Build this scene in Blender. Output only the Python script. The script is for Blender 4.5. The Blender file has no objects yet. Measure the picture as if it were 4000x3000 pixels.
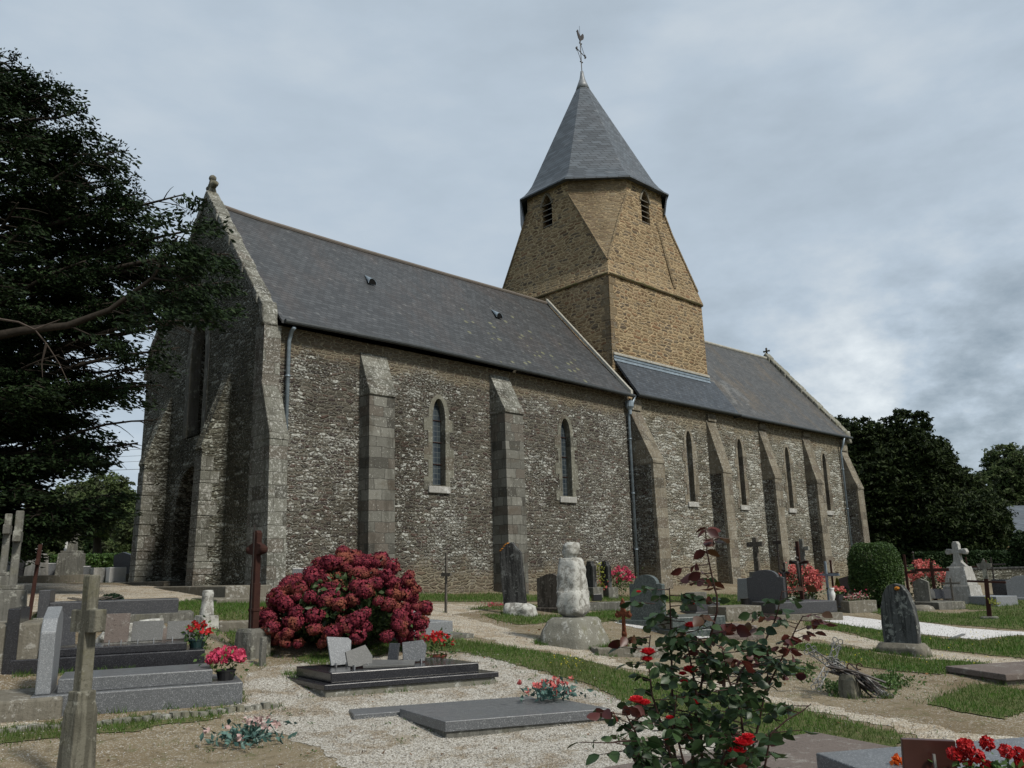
import bpy, bmesh, math, random
import numpy as np
from mathutils import Vector, Matrix, noise as mnoise
from mathutils.geometry import tessellate_polygon, delaunay_2d_cdt
random.seed(7); RNG = np.random.default_rng(11)
SC = bpy.context.scene; COL = SC.collection
# ------------------------------------------------------------------ camera (eye is the origin, x = church axis east, y = north)
CR = np.array([[0.72417455,-0.68919038,-0.02424541],[0.13439819,0.17552953,-0.97525715],[0.67639363,0.70299787,0.21973996]])
FS = 3236.0
cd = bpy.data.cameras.new('camera'); cam = bpy.data.objects.new('camera', cd); COL.objects.link(cam)
cam.matrix_world = Matrix(((CR[0][0],-CR[1][0],-CR[2][0],0),(CR[0][1],-CR[1][1],-CR[2][1],0),(CR[0][2],-CR[1][2],-CR[2][2],0),(0,0,0,1)))
cd.sensor_width = 36; cd.lens = FS/4000*36; cd.clip_start = .05; cd.clip_end = 3000
SC.camera = cam
SC.render.engine = 'CYCLES'
SC.view_settings.view_transform = 'Standard'; SC.view_settings.look = 'None'; SC.view_settings.exposure = 0.45; SC.view_settings.gamma = 1
# ------------------------------------------------------------------ sun
SUN_AZ, SUN_EL = 178.0, 46.0     # compass bearing with y = north
sd = bpy.data.lights.new('sun','SUN'); sun = bpy.data.objects.new('sun', sd); COL.objects.link(sun)
sd.energy = 2.8; sd.angle = math.radians(7); sd.color = (1.0,.95,.86)
a, e = math.radians(SUN_AZ), math.radians(SUN_EL)
sun.rotation_euler = Vector((math.sin(a)*math.cos(e), math.cos(a)*math.cos(e), math.sin(e))).to_track_quat('Z','Y').to_euler()
sun.location = (0,-30,40)
# ------------------------------------------------------------------ node helper
class NT:
    def __init__(s, tree): s.t = tree; s.t.nodes.clear()
    def n(s, typ, props=None, **inp):
        nd = s.t.nodes.new(typ)
        for k,v in (props or {}).items(): setattr(nd,k,v)
        for k,v in inp.items():
            key = int(k[1:]) if k[0]=='_' and k[1:].isdigit() else k.replace('_',' ')
            s.set(nd.inputs[key], v)
        return nd
    def set(s, sock, v):
        if isinstance(v, bpy.types.NodeSocket): s.t.links.new(v, sock)
        elif isinstance(v, bpy.types.Node): s.t.links.new(v.outputs[0], sock)
        else:
            if sock.type=='RGBA' and len(v)==3: v=(*v,1)
            sock.default_value = v
    def m(s, op, a, b=0.0, clamp=False): return s.n('ShaderNodeMath',{'operation':op,'use_clamp':clamp},_0=a,_1=b).outputs[0]
    def vm(s, op, a, b=(0,0,0)): return s.n('ShaderNodeVectorMath',{'operation':op},_0=a,_1=b)
    def mix(s, f, a, b, bt='MIX'):
        nd = s.t.nodes.new('ShaderNodeMix'); nd.data_type='RGBA'; nd.blend_type=bt
        s.set(nd.inputs[0],f); s.set(nd.inputs[6],a); s.set(nd.inputs[7],b); return nd.outputs[2]
    def ss(s, x, lo, hi):   # smoothstep
        nd = s.n('ShaderNodeMapRange',{'interpolation_type':'SMOOTHSTEP'}); s.set(nd.inputs[0],x)
        nd.inputs[1].default_value=lo; nd.inputs[2].default_value=hi; return nd.outputs[0]
    def ramp(s, x, stops, interp='LINEAR'):
        nd = s.t.nodes.new('ShaderNodeValToRGB'); cr=nd.color_ramp; cr.interpolation=interp
        while len(cr.elements)<len(stops): cr.elements.new(.5)
        for el,(p,c) in zip(cr.elements,stops): el.position=p; el.color=(*c,1)
        s.set(nd.inputs[0],x); return nd.outputs[0]
    def noise(s, v, sc, det=3, rough=.55, dim='3D'): return s.n('ShaderNodeTexNoise',{'noise_dimensions':dim},Vector=v,Scale=sc,Detail=det,Roughness=rough).outputs[0]
    def noisec(s, v, sc, det=3): return s.n('ShaderNodeTexNoise',Vector=v,Scale=sc,Detail=det).outputs[1]
    def vor(s, v, sc, feat='F1', rnd=1.0): return s.n('ShaderNodeTexVoronoi',{'feature':feat},Vector=v,Scale=sc,Randomness=rnd)
    def pos(s): return s.n('ShaderNodeNewGeometry').outputs['Position']
    def objc(s): return s.n('ShaderNodeTexCoord').outputs['Object']
def newmat(name):
    m = bpy.data.materials.new(name); m.use_nodes=True; return m, NT(m.node_tree)
def finish(t, col, rough=.85, bump=None, bstr=.4, bdist=.02, spec=.3, metal=0.0, trans=None, **kw):
    b = t.n('ShaderNodeBsdfPrincipled'); t.set(b.inputs['Base Color'],col); t.set(b.inputs['Roughness'],rough)
    t.set(b.inputs['Specular IOR Level'],spec); t.set(b.inputs['Metallic'],metal)
    if bump is not None:
        bn = t.n('ShaderNodeBump',Strength=bstr,Distance=bdist,Height=bump); t.t.links.new(bn.outputs[0], b.inputs['Normal'])
    o = t.n('ShaderNodeOutputMaterial')
    if trans is not None:
        tr = t.n('ShaderNodeBsdfTranslucent',Color=col); mx = t.n('ShaderNodeMixShader',_0=trans)
        t.t.links.new(b.outputs[0],mx.inputs[1]); t.t.links.new(tr.outputs[0],mx.inputs[2]); t.t.links.new(mx.outputs[0],o.inputs[0])
    else: t.t.links.new(b.outputs[0], o.inputs[0])
    return b
# ------------------------------------------------------------------ world: physical sky behind procedural cloud cover
SC.world = bpy.data.worlds.new('World'); SC.world.use_nodes = True
t = NT(SC.world.node_tree)
sky = t.n('ShaderNodeTexSky',{'sky_type':'NISHITA','sun_disc':False,'sun_elevation':e,'sun_rotation':a,'air_density':1.0,'dust_density':2.0})
dirv = t.n('ShaderNodeTexCoord').outputs['Generated']
sep = t.n('ShaderNodeSeparateXYZ',_0=dirv)
zc = t.m('MAXIMUM',sep.outputs[2],.0)
k = t.m('DIVIDE',1.0,t.m('ADD',zc,.16))
flat = t.vm('MULTIPLY',dirv,t.n('ShaderNodeCombineXYZ',X=k,Y=k,Z=1.0).outputs[0]).outputs[0]
def dblob(u,v,w):     # soft bump round one direction of the sky
    d = CR.T@np.array([(u/.553-2000)/FS,(v/.553-1500)/FS,1]); d/=np.linalg.norm(d)
    dt = t.vm('DOT_PRODUCT',dirv,tuple(d)).outputs['Value']
    return t.ss(dt, math.cos(w), 1.0)
n1 = t.noise(flat,.85,8,.58); n2 = t.noise(t.vm('MULTIPLY',dirv,(1,1,1.9)).outputs[0],6.5,8,.60); n3 = t.noise(t.vm('MULTIPLY',dirv,(2.2,2.2,6)).outputs[0],2.3,7,.55)
base = t.m('ADD',t.m('MULTIPLY',n1,.55),t.m('MULTIPLY',n3,.45))
low = t.ss(sep.outputs[2],.42,.06)
side = t.ss(t.vm('DOT_PRODUCT',dirv,tuple(CR[0])).outputs['Value'],-.1,.55)
puff = t.m('MULTIPLY',t.m('SUBTRACT',n2,.5),t.m('MULTIPLY',t.m('ADD',t.m('MULTIPLY',low,1.9),.22),t.m('ADD',side,.16)))
darkb = t.m('ADD',t.m('MULTIPLY',dblob(1640,320,.16),.10),t.m('MULTIPLY',dblob(2060,460,.2),.015))
darkb = t.m('ADD',darkb,t.m('MULTIPLY',dblob(2150,930,.17),.02))
darkb = t.m('ADD',darkb,t.m('MULTIPLY',t.m('SUBTRACT',n1,.45),.22))
lightb = t.m('ADD',t.m('MULTIPLY',dblob(1700,190,.22),.07),t.m('MULTIPLY',dblob(1780,790,.13),.07))
val = t.m('ADD',t.m('SUBTRACT',t.m('ADD',t.m('MULTIPLY',t.m('SUBTRACT',base,.5),.6),t.m('ADD',puff,.5)),darkb),lightb)
cloud = t.ramp(val,[(.16,(.17,.215,.255)),(.36,(.27,.32,.365)),(.50,(.35,.41,.468)),(.62,(.445,.49,.525)),(.80,(.58,.62,.64))])
cloud10 = t.vm('SCALE',cloud); cloud10.inputs['Scale'].default_value = 10.6
col = t.mix(.90, sky.outputs[0], cloud10.outputs[0])
bg = t.n('ShaderNodeBackground',Color=col,Strength=.1)
wo = t.n('ShaderNodeOutputWorld'); t.t.links.new(bg.outputs[0],wo.inputs[0])
# ------------------------------------------------------------------ projection helpers (a picture point -> a place on the ground)
def ray(u,v): return CR.T@np.array([(u/.553-2000)/FS,(v/.553-1500)/FS,1.0])
def P(u,v,dep): return ray(u,v)*dep
CP = np.array([(0,0,-1.6),(-4,4,-1.6),(2,5,-1.6),(6,4,-1.62),(12,3,-1.6),(25,2,-1.6),(5.6,6.5,-1.62),(3.7,9.7,-1.48),(0,9,-1.5),(10,9,-1.28),(14,10.7,-1.22),(21,12,-1.2),(23,7,-1.45),(17,5,-1.55),(19,15.5,-.85),(9,17,-.5),(14,17.5,-.58),(20,17.5,-.65),(30,17.5,-.66),(40,17.5,-.66),(46,20,-.65),(5,12.5,-.95),(2,16,-.55),(5,22,-.12),(9,26,-.05),(0,24,-.05),(-6,15,-.7),(-8,8,-1.5),(60,20,-.7),(60,40,-.6),(35,9,-1.1),(50,10,-1.0),(-10,30,0),(20,45,0),(0,45,0),(35,0,-1.6),(30,13,-1.0),(-8,-5,-1.6),(30,-6,-1.7),(10,-8,-1.7)],float)
def _U(r): r=np.maximum(r,1e-9); return r*r*np.log(r)
_n=len(CP); _A=np.block([[_U(np.hypot(CP[:,None,0]-CP[None,:,0],CP[:,None,1]-CP[None,:,1]))+np.eye(_n)*3,np.c_[np.ones(_n),CP[:,:2]]],[np.c_[np.ones(_n),CP[:,:2]].T,np.zeros((3,3))]])
_W=np.linalg.solve(_A,np.r_[CP[:,2],0,0,0])
def T(x,y):
    x=np.asarray(x,float); y=np.asarray(y,float); sh=x.shape; x=x.ravel(); y=y.ravel()
    cx=np.clip(x,-14,64); cy=np.clip(y,-12,48)
    r=np.hypot(cx[:,None]-CP[:,0],cy[:,None]-CP[:,1])
    z=_U(r)@_W[:_n]+_W[_n]+_W[_n+1]*cx+_W[_n+2]*cy
    z=np.clip(z,-1.75,.05)
    z=z+.012*np.sin(x*1.7+np.sin(y*1.3)*2)+.012*np.sin(y*2.1+1.3*np.sin(x*.9))
    return z.reshape(sh) if sh else float(z[0])
def at(u,v):
    d=ray(u,v); d=d/np.hypot(d[0],d[1]); ts=np.arange(1.5,120,.25); pz=d[2]*ts; tz=T(d[0]*ts,d[1]*ts)
    i=np.argmax(pz<tz)
    if not (pz<tz).any(): return np.array([d[0]*60,d[1]*60,T(d[0]*60,d[1]*60)])
    lo,hi=ts[i]-.25,ts[i]
    for _ in range(18):
        mm=(lo+hi)/2
        if d[2]*mm<T(d[0]*mm,d[1]*mm): hi=mm
        else: lo=mm
    p=d*hi; return np.array([p[0],p[1],T(p[0],p[1])])
def dep(p): return float(CR[2]@np.asarray(p,float))
def mpp(p): return dep(p)/(FS*.553)      # metres per picture unit at that depth
# ------------------------------------------------------------------ object helpers
def tag(o,label=None,cat=None,group=None,kind=None):
    for k_,v_ in (('label',label),('category',cat),('group',group),('kind',kind)):
        if v_: o[k_]=v_
    return o
def thing(name,label,cat,loc=(0,0,0),rz=0.0,group=None,tilt=None):
    o=bpy.data.objects.new(name,None); COL.objects.link(o); o.location=tuple(float(c) for c in loc)
    o.rotation_euler=(tilt[0] if tilt else 0,tilt[1] if tilt else 0,rz); o.empty_display_size=.1
    return tag(o,label,cat,group)
class MB:
    def __init__(s): s.v=[]; s.f=[]
    def add(s,vs,fs):
        k_=len(s.v); s.v+= [tuple(map(float,q)) for q in vs]; s.f+=[tuple(i+k_ for i in f) for f in fs]; return s
    def box(s,x0,x1,y0,y1,z0,z1):
        return s.add([(x0,y0,z0),(x1,y0,z0),(x1,y1,z0),(x0,y1,z0),(x0,y0,z1),(x1,y0,z1),(x1,y1,z1),(x0,y1,z1)],
                     [(0,3,2,1),(4,5,6,7),(0,1,5,4),(1,2,6,5),(2,3,7,6),(3,0,4,7)])
    def prism(s,prof,axis,a0,a1):
        """closed 2-D outline extruded along an axis; outline (u,w): axis x -> (y,z), axis y -> (x,z), axis z -> (x,y)"""
        def mk(u,w,q): return {'x':(q,u,w),'y':(u,q,w),'z':(u,w,q)}[axis]
        n=len(prof); vs=[mk(u,w,a0) for u,w in prof]+[mk(u,w,a1) for u,w in prof]
        tri=tessellate_polygon([[Vector((u,w,0)) for u,w in prof]])
        fs=[tuple(t_) for t_ in tri]+[tuple(i+n for i in reversed(t_)) for t_ in tri]
        fs+=[(i,(i+1)%n,(i+1)%n+n,i+n) for i in range(n)]
        return s.add(vs,fs)
    def tube(s,pts,rad,n=8,cap=True):
        pts=[Vector(tuple(map(float,p))) for p in pts]; R=rad if isinstance(rad,(list,tuple)) else [rad]*len(pts); vs=[];fs=[]
        up=Vector((0,0,1)); pr=None
        for i,p in enumerate(pts):
            d=(pts[min(i+1,len(pts)-1)]-pts[max(i-1,0)]); 
            if d.length<1e-9: d=Vector((0,0,1))
            d.normalize()
            a_=d.cross(up if abs(d.z)<.95 else Vector((1,0,0))) if pr is None else pr-d*pr.dot(d)
            if a_.length<1e-6: a_=d.cross(Vector((1,0,0)))
            a_.normalize(); pr=a_; b_=d.cross(a_)
            for j in range(n):
                an=2*math.pi*j/n; vs.append(p+(a_*math.cos(an)+b_*math.sin(an))*R[i])
        for i in range(len(pts)-1):
            for j in range(n): fs.append((i*n+j,i*n+(j+1)%n,(i+1)*n+(j+1)%n,(i+1)*n+j))
        if cap: fs.append(tuple(range(n-1,-1,-1))); fs.append(tuple((len(pts)-1)*n+j for j in range(n)))
        return s.add(vs,fs)
    def lathe(s,prof,c=(0,0,0),n=16,sx=1,sy=1,cap=True):
        vs=[];fs=[]
        for r,z in prof:
            for j in range(n): an=2*math.pi*j/n; vs.append((c[0]+r*sx*math.cos(an),c[1]+r*sy*math.sin(an),c[2]+z))
        for i in range(len(prof)-1):
            for j in range(n): fs.append((i*n+j,i*n+(j+1)%n,(i+1)*n+(j+1)%n,(i+1)*n+j))
        if cap: fs.append(tuple(range(n-1,-1,-1))); fs.append(tuple((len(prof)-1)*n+j for j in range(n)))
        return s.add(vs,fs)
    def rough(s,sec,n=28,amp=.02,sc=5,p=4,seed=0,rows=6):
        """stack of squarish rings (z,wx,wy,cx,cy) with weathered surface"""
        ring=[]
        for i in range(len(sec)-1):
            for k_ in range(rows):
                f=k_/rows; ring.append([sec[i][j]*(1-f)+sec[i+1][j]*f for j in range(5)])
        ring.append(list(sec[-1])); vs=[];fs=[]
        for z,wx,wy,cx,cy in ring:
            for j in range(n):
                an=2*math.pi*(j+.5)/n; c_,s_=math.cos(an),math.sin(an); r=1/((abs(c_)**p+abs(s_)**p)**(1/p))
                x=cx+c_*r*wx/2; y=cy+s_*r*wy/2; q=Vector((x*sc+seed*7.3,y*sc,z*sc)); k2=amp*(mnoise.noise(q)+.5*mnoise.noise(q*2.7))
                vs.append((x+c_*k2,y+s_*k2,z+amp*.4*mnoise.noise(q+Vector((9,9,9)))))
        m=len(ring)
        for i in range(m-1):
            for j in range(n): fs.append((i*n+j,i*n+(j+1)%n,(i+1)*n+(j+1)%n,(i+1)*n+j))
        fs.append(tuple(range(n-1,-1,-1))); 
        cz=ring[-1]; vs.append((cz[3],cz[4],cz[0]+amp*.3))
        for j in range(n): fs.append(((m-1)*n+j,(m-1)*n+(j+1)%n,len(vs)-1))
        return s.add(vs,fs)
    def ball(s,c,r,n=10,amp=0.0,sc=6,sz=1.0):
        prof=[(max(1e-3,math.sin(math.pi*i/n)),-math.cos(math.pi*i/n)) for i in range(n+1)]; vs=[];fs=[];m=2*n
        for a_,z in prof:
            for j in range(m):
                an=2*math.pi*j/m; d=Vector((a_*math.cos(an),a_*math.sin(an),z)); k2=1+amp*mnoise.noise(d*sc+Vector(c)*3.1)
                vs.append((c[0]+d.x*r*k2,c[1]+d.y*r*k2,c[2]+d.z*r*k2*sz))
        for i in range(n):
            for j in range(m): fs.append((i*m+j,i*m+(j+1)%m,(i+1)*m+(j+1)%m,(i+1)*m+j))
        return s.add(vs,fs)
    def build(s,name,mat,parent=None,bevel=0,smooth=False,seg=2,label=None):
        me=bpy.data.meshes.new(name); me.from_pydata(s.v,[],s.f); me.update()
        bm=bmesh.new(); bm.from_mesh(me); bmesh.ops.recalc_face_normals(bm,faces=bm.faces); bm.to_mesh(me); bm.free()
        if smooth: me.polygons.foreach_set('use_smooth',[True]*len(me.polygons))
        me.materials.append(mat); o=bpy.data.objects.new(name,me); COL.objects.link(o)
        if parent: o.parent=parent
        if bevel:
            b=o.modifiers.new('bevel','BEVEL'); b.width=bevel; b.segments=seg; b.limit_method='ANGLE'; b.angle_limit=math.radians(35)
        if label: o['label']=label
        return o
def fast(name,V,F,mat,parent=None,smooth=False):
    """V (n,3), F (m,k) arrays -> object"""
    me=bpy.data.meshes.new(name); V=np.asarray(V,np.float32); F=np.asarray(F,np.int32); k_=F.shape[1]
    me.vertices.add(len(V)); me.vertices.foreach_set('co',V.ravel()); me.loops.add(F.size); me.loops.foreach_set('vertex_index',F.ravel())
    me.polygons.add(len(F)); me.polygons.foreach_set('loop_start',np.arange(0,F.size,k_,dtype=np.int32)); me.polygons.foreach_set('loop_total',np.full(len(F),k_,np.int32))
    if smooth: me.polygons.foreach_set('use_smooth',np.ones(len(F),bool))
    me.update(calc_edges=True); me.validate(); me.materials.append(mat)
    o=bpy.data.objects.new(name,me); COL.objects.link(o)
    if parent: o.parent=parent
    return o
def leafcards(C,size,aspect=.5,droop=0.0,flat=0.0,var=.35,rng=RNG,fold=.15,D=None):
    """diamond leaves (two triangles folded on the midrib) round each centre"""
    n=len(C); C=np.asarray(C,float)
    d=rng.normal(size=(n,3)) if D is None else D+rng.normal(size=(n,3))*.35; d[:,2]=d[:,2]*(1-flat)-droop; d/=np.linalg.norm(d,axis=1)[:,None]+1e-9
    w=rng.normal(size=(n,3)); w[:,2]*=(1-flat); w-=d*(w*d).sum(1)[:,None]; w/=np.linalg.norm(w,axis=1)[:,None]+1e-9
    u=np.cross(d,w); s_=size*(1+var*rng.uniform(-1,1,n))[:,None]
    a=C-d*s_*.5; b=C+d*s_*.5; l=C+w*s_*aspect*.5+u*s_*fold; r=C-w*s_*aspect*.5+u*s_*fold
    V=np.stack([a,l,b,r],1).reshape(-1,3); i=np.arange(n)[:,None]*4
    F=np.concatenate([i+np.array([[0,1,2]]),i+np.array([[0,2,3]])],1).reshape(-1,3)
    return V,F
def merge(parts):
    V=[];F=[];k_=0
    for v,f in parts: V.append(v); F.append(f+k_); k_+=len(v)
    return np.concatenate(V),np.concatenate(F)
# ------------------------------------------------------------------ materials
def rubble(name,cols,mortar,sc=(2.9,9.5),mw=.05,lich=.5,lichc=(.42,.42,.37),stain=.5,dark=(.03,.027,.022),rnd=.75,bs=.7,diag=False,pale=.0,fine=11,warp=1.0,repoint=None):
    m,t=newmat(name); p=t.pos(); s3=t.n('ShaderNodeSeparateXYZ',_0=p)
    u=t.m('MULTIPLY',t.m('SUBTRACT',s3.outputs[0],s3.outputs[1]),.7) if diag else t.m('ADD',s3.outputs[0],s3.outputs[1])
    w1=t.n('ShaderNodeSeparateColor',_0=t.noisec(p,1.3,3)); w2=t.n('ShaderNodeSeparateColor',_0=t.noisec(p,6,2))
    v=t.m('ADD',t.m('MULTIPLY',s3.outputs[2],sc[1]),t.m('ADD',t.m('MULTIPLY',w1.outputs[0],2.6*warp),t.m('MULTIPLY',w2.outputs[0],.55*warp)))
    row=t.n('ShaderNodeTexWhiteNoise',{'noise_dimensions':'1D'},W=t.m('FLOOR',v)).outputs[0]
    uu=t.m('ADD',t.m('MULTIPLY',u,t.m('MULTIPLY',t.m('ADD',t.m('MULTIPLY',row,.9),.65),sc[0])),t.m('MULTIPLY',w2.outputs[1],.5))
    q=t.n('ShaderNodeCombineXYZ',X=t.m('ADD',uu,t.m('MULTIPLY',row,37.0)),Y=v,Z=0.0).outputs[0]
    v1=t.n('ShaderNodeTexVoronoi',{'feature':'F1','voronoi_dimensions':'2D'},Vector=q,Scale=1.0,Randomness=rnd); ve=t.n('ShaderNodeTexVoronoi',{'feature':'DISTANCE_TO_EDGE','voronoi_dimensions':'2D'},Vector=q,Scale=1.0,Randomness=rnd)
    rnd_=t.n('ShaderNodeSeparateColor',_0=v1.outputs['Color'])
    c=t.ramp(rnd_.outputs[0],[(i/(len(cols)-1),c_) for i,c_ in enumerate(cols)])
    c=t.mix(t.m('MULTIPLY',t.noise(p,30,6,.8),.9),c,t.mix(1.0,c,(.36,.36,.35),'MULTIPLY'))
    fr=t.m('FRACT',v); rowe=t.m('MINIMUM',fr,t.m('SUBTRACT',1.0,fr))
    ed=t.m('MINIMUM',ve.outputs[0],t.m('MULTIPLY',rowe,1.3))
    ew=t.m('ADD',t.m('MULTIPLY',t.noise(p,7,4,.7),.16),mw-.07); es=t.ss(t.m('SUBTRACT',ed,ew),.05,-.02)
    mc=t.mix(t.noise(p,4,5,.75),mortar,tuple(x*.4 for x in mortar)); c=t.mix(es,c,mc)
    big=t.noise(p,.42,6,.66)
    c=t.mix(t.m('MULTIPLY',t.ss(big,.45,.64),stain),c,t.mix(1.0,c,tuple(min(1,x*7) for x in dark),'MULTIPLY'))
    keep=1.0
    if repoint:      # bands repointed with tan mortar at the foot and under the eaves
        zz=t.m('ADD',s3.outputs[2],t.m('MULTIPLY',t.m('SUBTRACT',t.noise(p,.9,4),.5),1.5))
        band=t.m('MAXIMUM',t.ss(zz,.35,-.15),t.ss(zz,5.1,5.5)); keep=t.m('SUBTRACT',1.0,t.m('MULTIPLY',band,.85))
        tan=t.mix(es,t.mix(.55,c,(.17,.135,.09)),repoint); c=t.mix(t.m('MULTIPLY',band,.8),c,tan)
    # lichen: ragged pale crusts that come in drifts
    sq=t.vm('MULTIPLY',p,(1,1,1.7)).outputs[0]
    zone=t.noise(t.vm('ADD',p,(13,5,2)).outputs[0],.8,6,.7)
    f1=t.noise(sq,fine,6,.80); thr=t.m('SUBTRACT',.80-.12*lich,t.m('MULTIPLY',zone,.27))
    spot=t.ss(t.m('SUBTRACT',f1,thr),.0,.035)
    if pale:      # whole small stones crusted white, broken up, in drifts
        pm=t.m('GREATER_THAN',rnd_.outputs[2],t.m('SUBTRACT',1.04-pale,t.m('MULTIPLY',t.ss(zone,.40,.66),pale*2.6)))
        spot=t.m('MAXIMUM',spot,t.m('MULTIPLY',pm,t.m('MULTIPLY',t.ss(t.noise(p,14,5,.78),.46,.53),t.ss(ed,.03,.10))))
    f2=t.vor(sq,7.5); l2=t.n('ShaderNodeSeparateColor',_0=f2.outputs['Color'])
    sp2=t.m('MULTIPLY',t.ss(t.m('ADD',f2.outputs[0],t.m('MULTIPLY',t.noise(p,30,4,.8),.45)),.50,.40),t.m('GREATER_THAN',l2.outputs[1],t.m('SUBTRACT',1.12-.10*lich,t.m('MULTIPLY',zone,.36))))
    spot=t.m('MAXIMUM',spot,sp2)
    c=t.mix(t.m('MULTIPLY',t.m('MULTIPLY',spot,keep),min(.9,.3+lich*.6)),c,t.mix(t.noise(p,3,3),lichc,tuple(x*.72 for x in lichc)))
    h=t.m('ADD',t.m('MULTIPLY',t.ss(ed,.0,.22),1.0),t.m('ADD',t.m('MULTIPLY',rnd_.outputs[1],.5),t.m('MULTIPLY',t.noise(p,26,5,.75),.5)))
    finish(t,c,.92,h,bs,.06,.12); return m
M={}
M['wall_nave']=rubble('rubble_nave',[(.070,.064,.054),(.13,.118,.094),(.058,.044,.041),(.16,.148,.12),(.10,.066,.054),(.18,.17,.142),(.072,.064,.058),(.085,.06,.053)],(.20,.188,.15),sc=(4.6,11),lich=.93,lichc=(.48,.49,.45),pale=.095,fine=15,repoint=(.25,.22,.155))
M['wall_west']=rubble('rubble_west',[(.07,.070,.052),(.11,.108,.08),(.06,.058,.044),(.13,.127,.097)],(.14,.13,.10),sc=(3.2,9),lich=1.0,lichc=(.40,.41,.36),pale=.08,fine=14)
M['wall_chancel']=rubble('rubble_chancel',[(.10,.092,.068),(.18,.165,.12),(.075,.065,.05),(.22,.205,.155),(.14,.10,.07),(.25,.235,.185)],(.25,.23,.18),lich=1.0,lichc=(.54,.55,.50),stain=.3,pale=.14,fine=15,repoint=(.30,.265,.19))
M['wall_tower']=rubble('rubble_tower',[(.19,.13,.075),(.34,.25,.15),(.15,.092,.055),(.42,.32,.19),(.24,.14,.08),(.35,.27,.17),(.20,.16,.115),(.115,.088,.065)],(.50,.385,.235),sc=(3.0,7.4),mw=.085,lich=.0,stain=.2,dark=(.09,.09,.075),rnd=.7,warp=.45)
M['wall_diag']=rubble('rubble_tower_face',[(.24,.19,.13),(.33,.26,.17),(.21,.15,.10),(.31,.26,.18)],(.40,.31,.19),sc=(2.6,13),mw=.10,lich=.3,stain=.4,diag=True)
def ashlar(name,c1,c2,mort,bw=.42,bh=.27,lich=.4,lichc=(.4,.4,.36),brown=.35):
    m,t=newmat(name); p=t.pos(); s=t.n('ShaderNodeSeparateXYZ',_0=p)
    u=t.m('ADD',s.outputs[0],s.outputs[1]); nz=t.m('MULTIPLY',t.noise(p,1.1,3),.14)
    wq=t.n('ShaderNodeSeparateColor',_0=t.noisec(p,5,4)); q=t.n('ShaderNodeCombineXYZ',X=t.m('ADD',t.m('ADD',u,nz),t.m('MULTIPLY',wq.outputs[0],.07)),Y=t.m('ADD',t.m('ADD',s.outputs[2],t.m('MULTIPLY',nz,.6)),t.m('MULTIPLY',wq.outputs[1],.06)),Z=0.0).outputs[0]
    b=t.n('ShaderNodeTexBrick',{'offset':.5,'squash':1.25,'squash_frequency':3},Vector=q,Color1=(0,0,0),Color2=(1,1,1),Mortar=(.5,.5,.5),Scale=1.0,Mortar_Size=.009,Mortar_Smooth=.5,Bias=0.0,Brick_Width=bw,Row_Height=bh)
    r_=t.n('ShaderNodeSeparateColor',_0=b.outputs[0]).outputs[0]; c=t.mix(r_,c1,c2); c=t.mix(t.m('MULTIPLY',t.m('GREATER_THAN',r_,.87),brown*1.6),c,(.075,.052,.038)); c=t.mix(t.m('MULTIPLY',t.m('LESS_THAN',r_,.10),brown*1.4),c,(.05,.047,.04))
    c=t.mix(t.m('MULTIPLY',t.noise(p,22,6,.75),.85),c,t.mix(1.0,c,(.45,.44,.42),'MULTIPLY'))
    c=t.mix(t.m('MULTIPLY',t.ss(t.noise(t.vm('MULTIPLY',p,(1,1,2.2)).outputs[0],1.5,4,.6),.52,.66),brown),c,(.075,.058,.038))
    lv=t.vor(t.vm('ADD',p,t.vm('SCALE',t.noisec(p,12,3)).outputs[0]).outputs[0],11); lc=t.n('ShaderNodeSeparateColor',_0=lv.outputs['Color'])
    sp=t.m('MULTIPLY',t.ss(t.m('ADD',lv.outputs[0],t.m('MULTIPLY',t.noise(p,30,5,.8),.5)),.60,.42),t.m('GREATER_THAN',lc.outputs[0],1-.55*lich))
    f9=t.noise(p,15,6,.8); sp=t.m('MAXIMUM',sp,t.ss(t.m('SUBTRACT',f9,t.m('SUBTRACT',.70-.06*lich,t.m('MULTIPLY',t.noise(p,1.1,5,.7),.20))),.0,.04))
    c=t.mix(t.m('MULTIPLY',sp,.65),c,lichc)
    c=t.mix(t.m('MULTIPLY',t.ss(t.noise(t.vm('MULTIPLY',p,(2.2,2.2,.5)).outputs[0],1.3,5,.7),.50,.64),.5),c,t.mix(1.0,c,(.35,.34,.31),'MULTIPLY'))
    c=t.mix(b.outputs['Fac'],c,mort)
    finish(t,c,.9,t.m('SUBTRACT',t.m('MULTIPLY',t.noise(p,18,5,.7),.5),t.m('MULTIPLY',b.outputs['Fac'],.7)),.5,.03,.15); return m
M['ashlar']=ashlar('ashlar_grey',(.12,.118,.103),(.235,.232,.205),(.05,.047,.04),lich=.12)
M['ashlar_w']=ashlar('ashlar_lichen',(.12,.12,.10),(.22,.22,.19),(.07,.066,.055),bh=.3,bw=.5,lich=.95,lichc=(.46,.46,.43))
M['ashlar_tan']=ashlar('ashlar_tan',(.17,.145,.105),(.25,.225,.175),(.10,.09,.07),bw=.5,bh=.34,lich=.7)
M['ashlar_dark']=ashlar('ashlar_shade',(.08,.078,.065),(.13,.128,.11),(.03,.028,.024),bh=.3,bw=.5,lich=.5,lichc=(.2,.2,.18))
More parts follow.
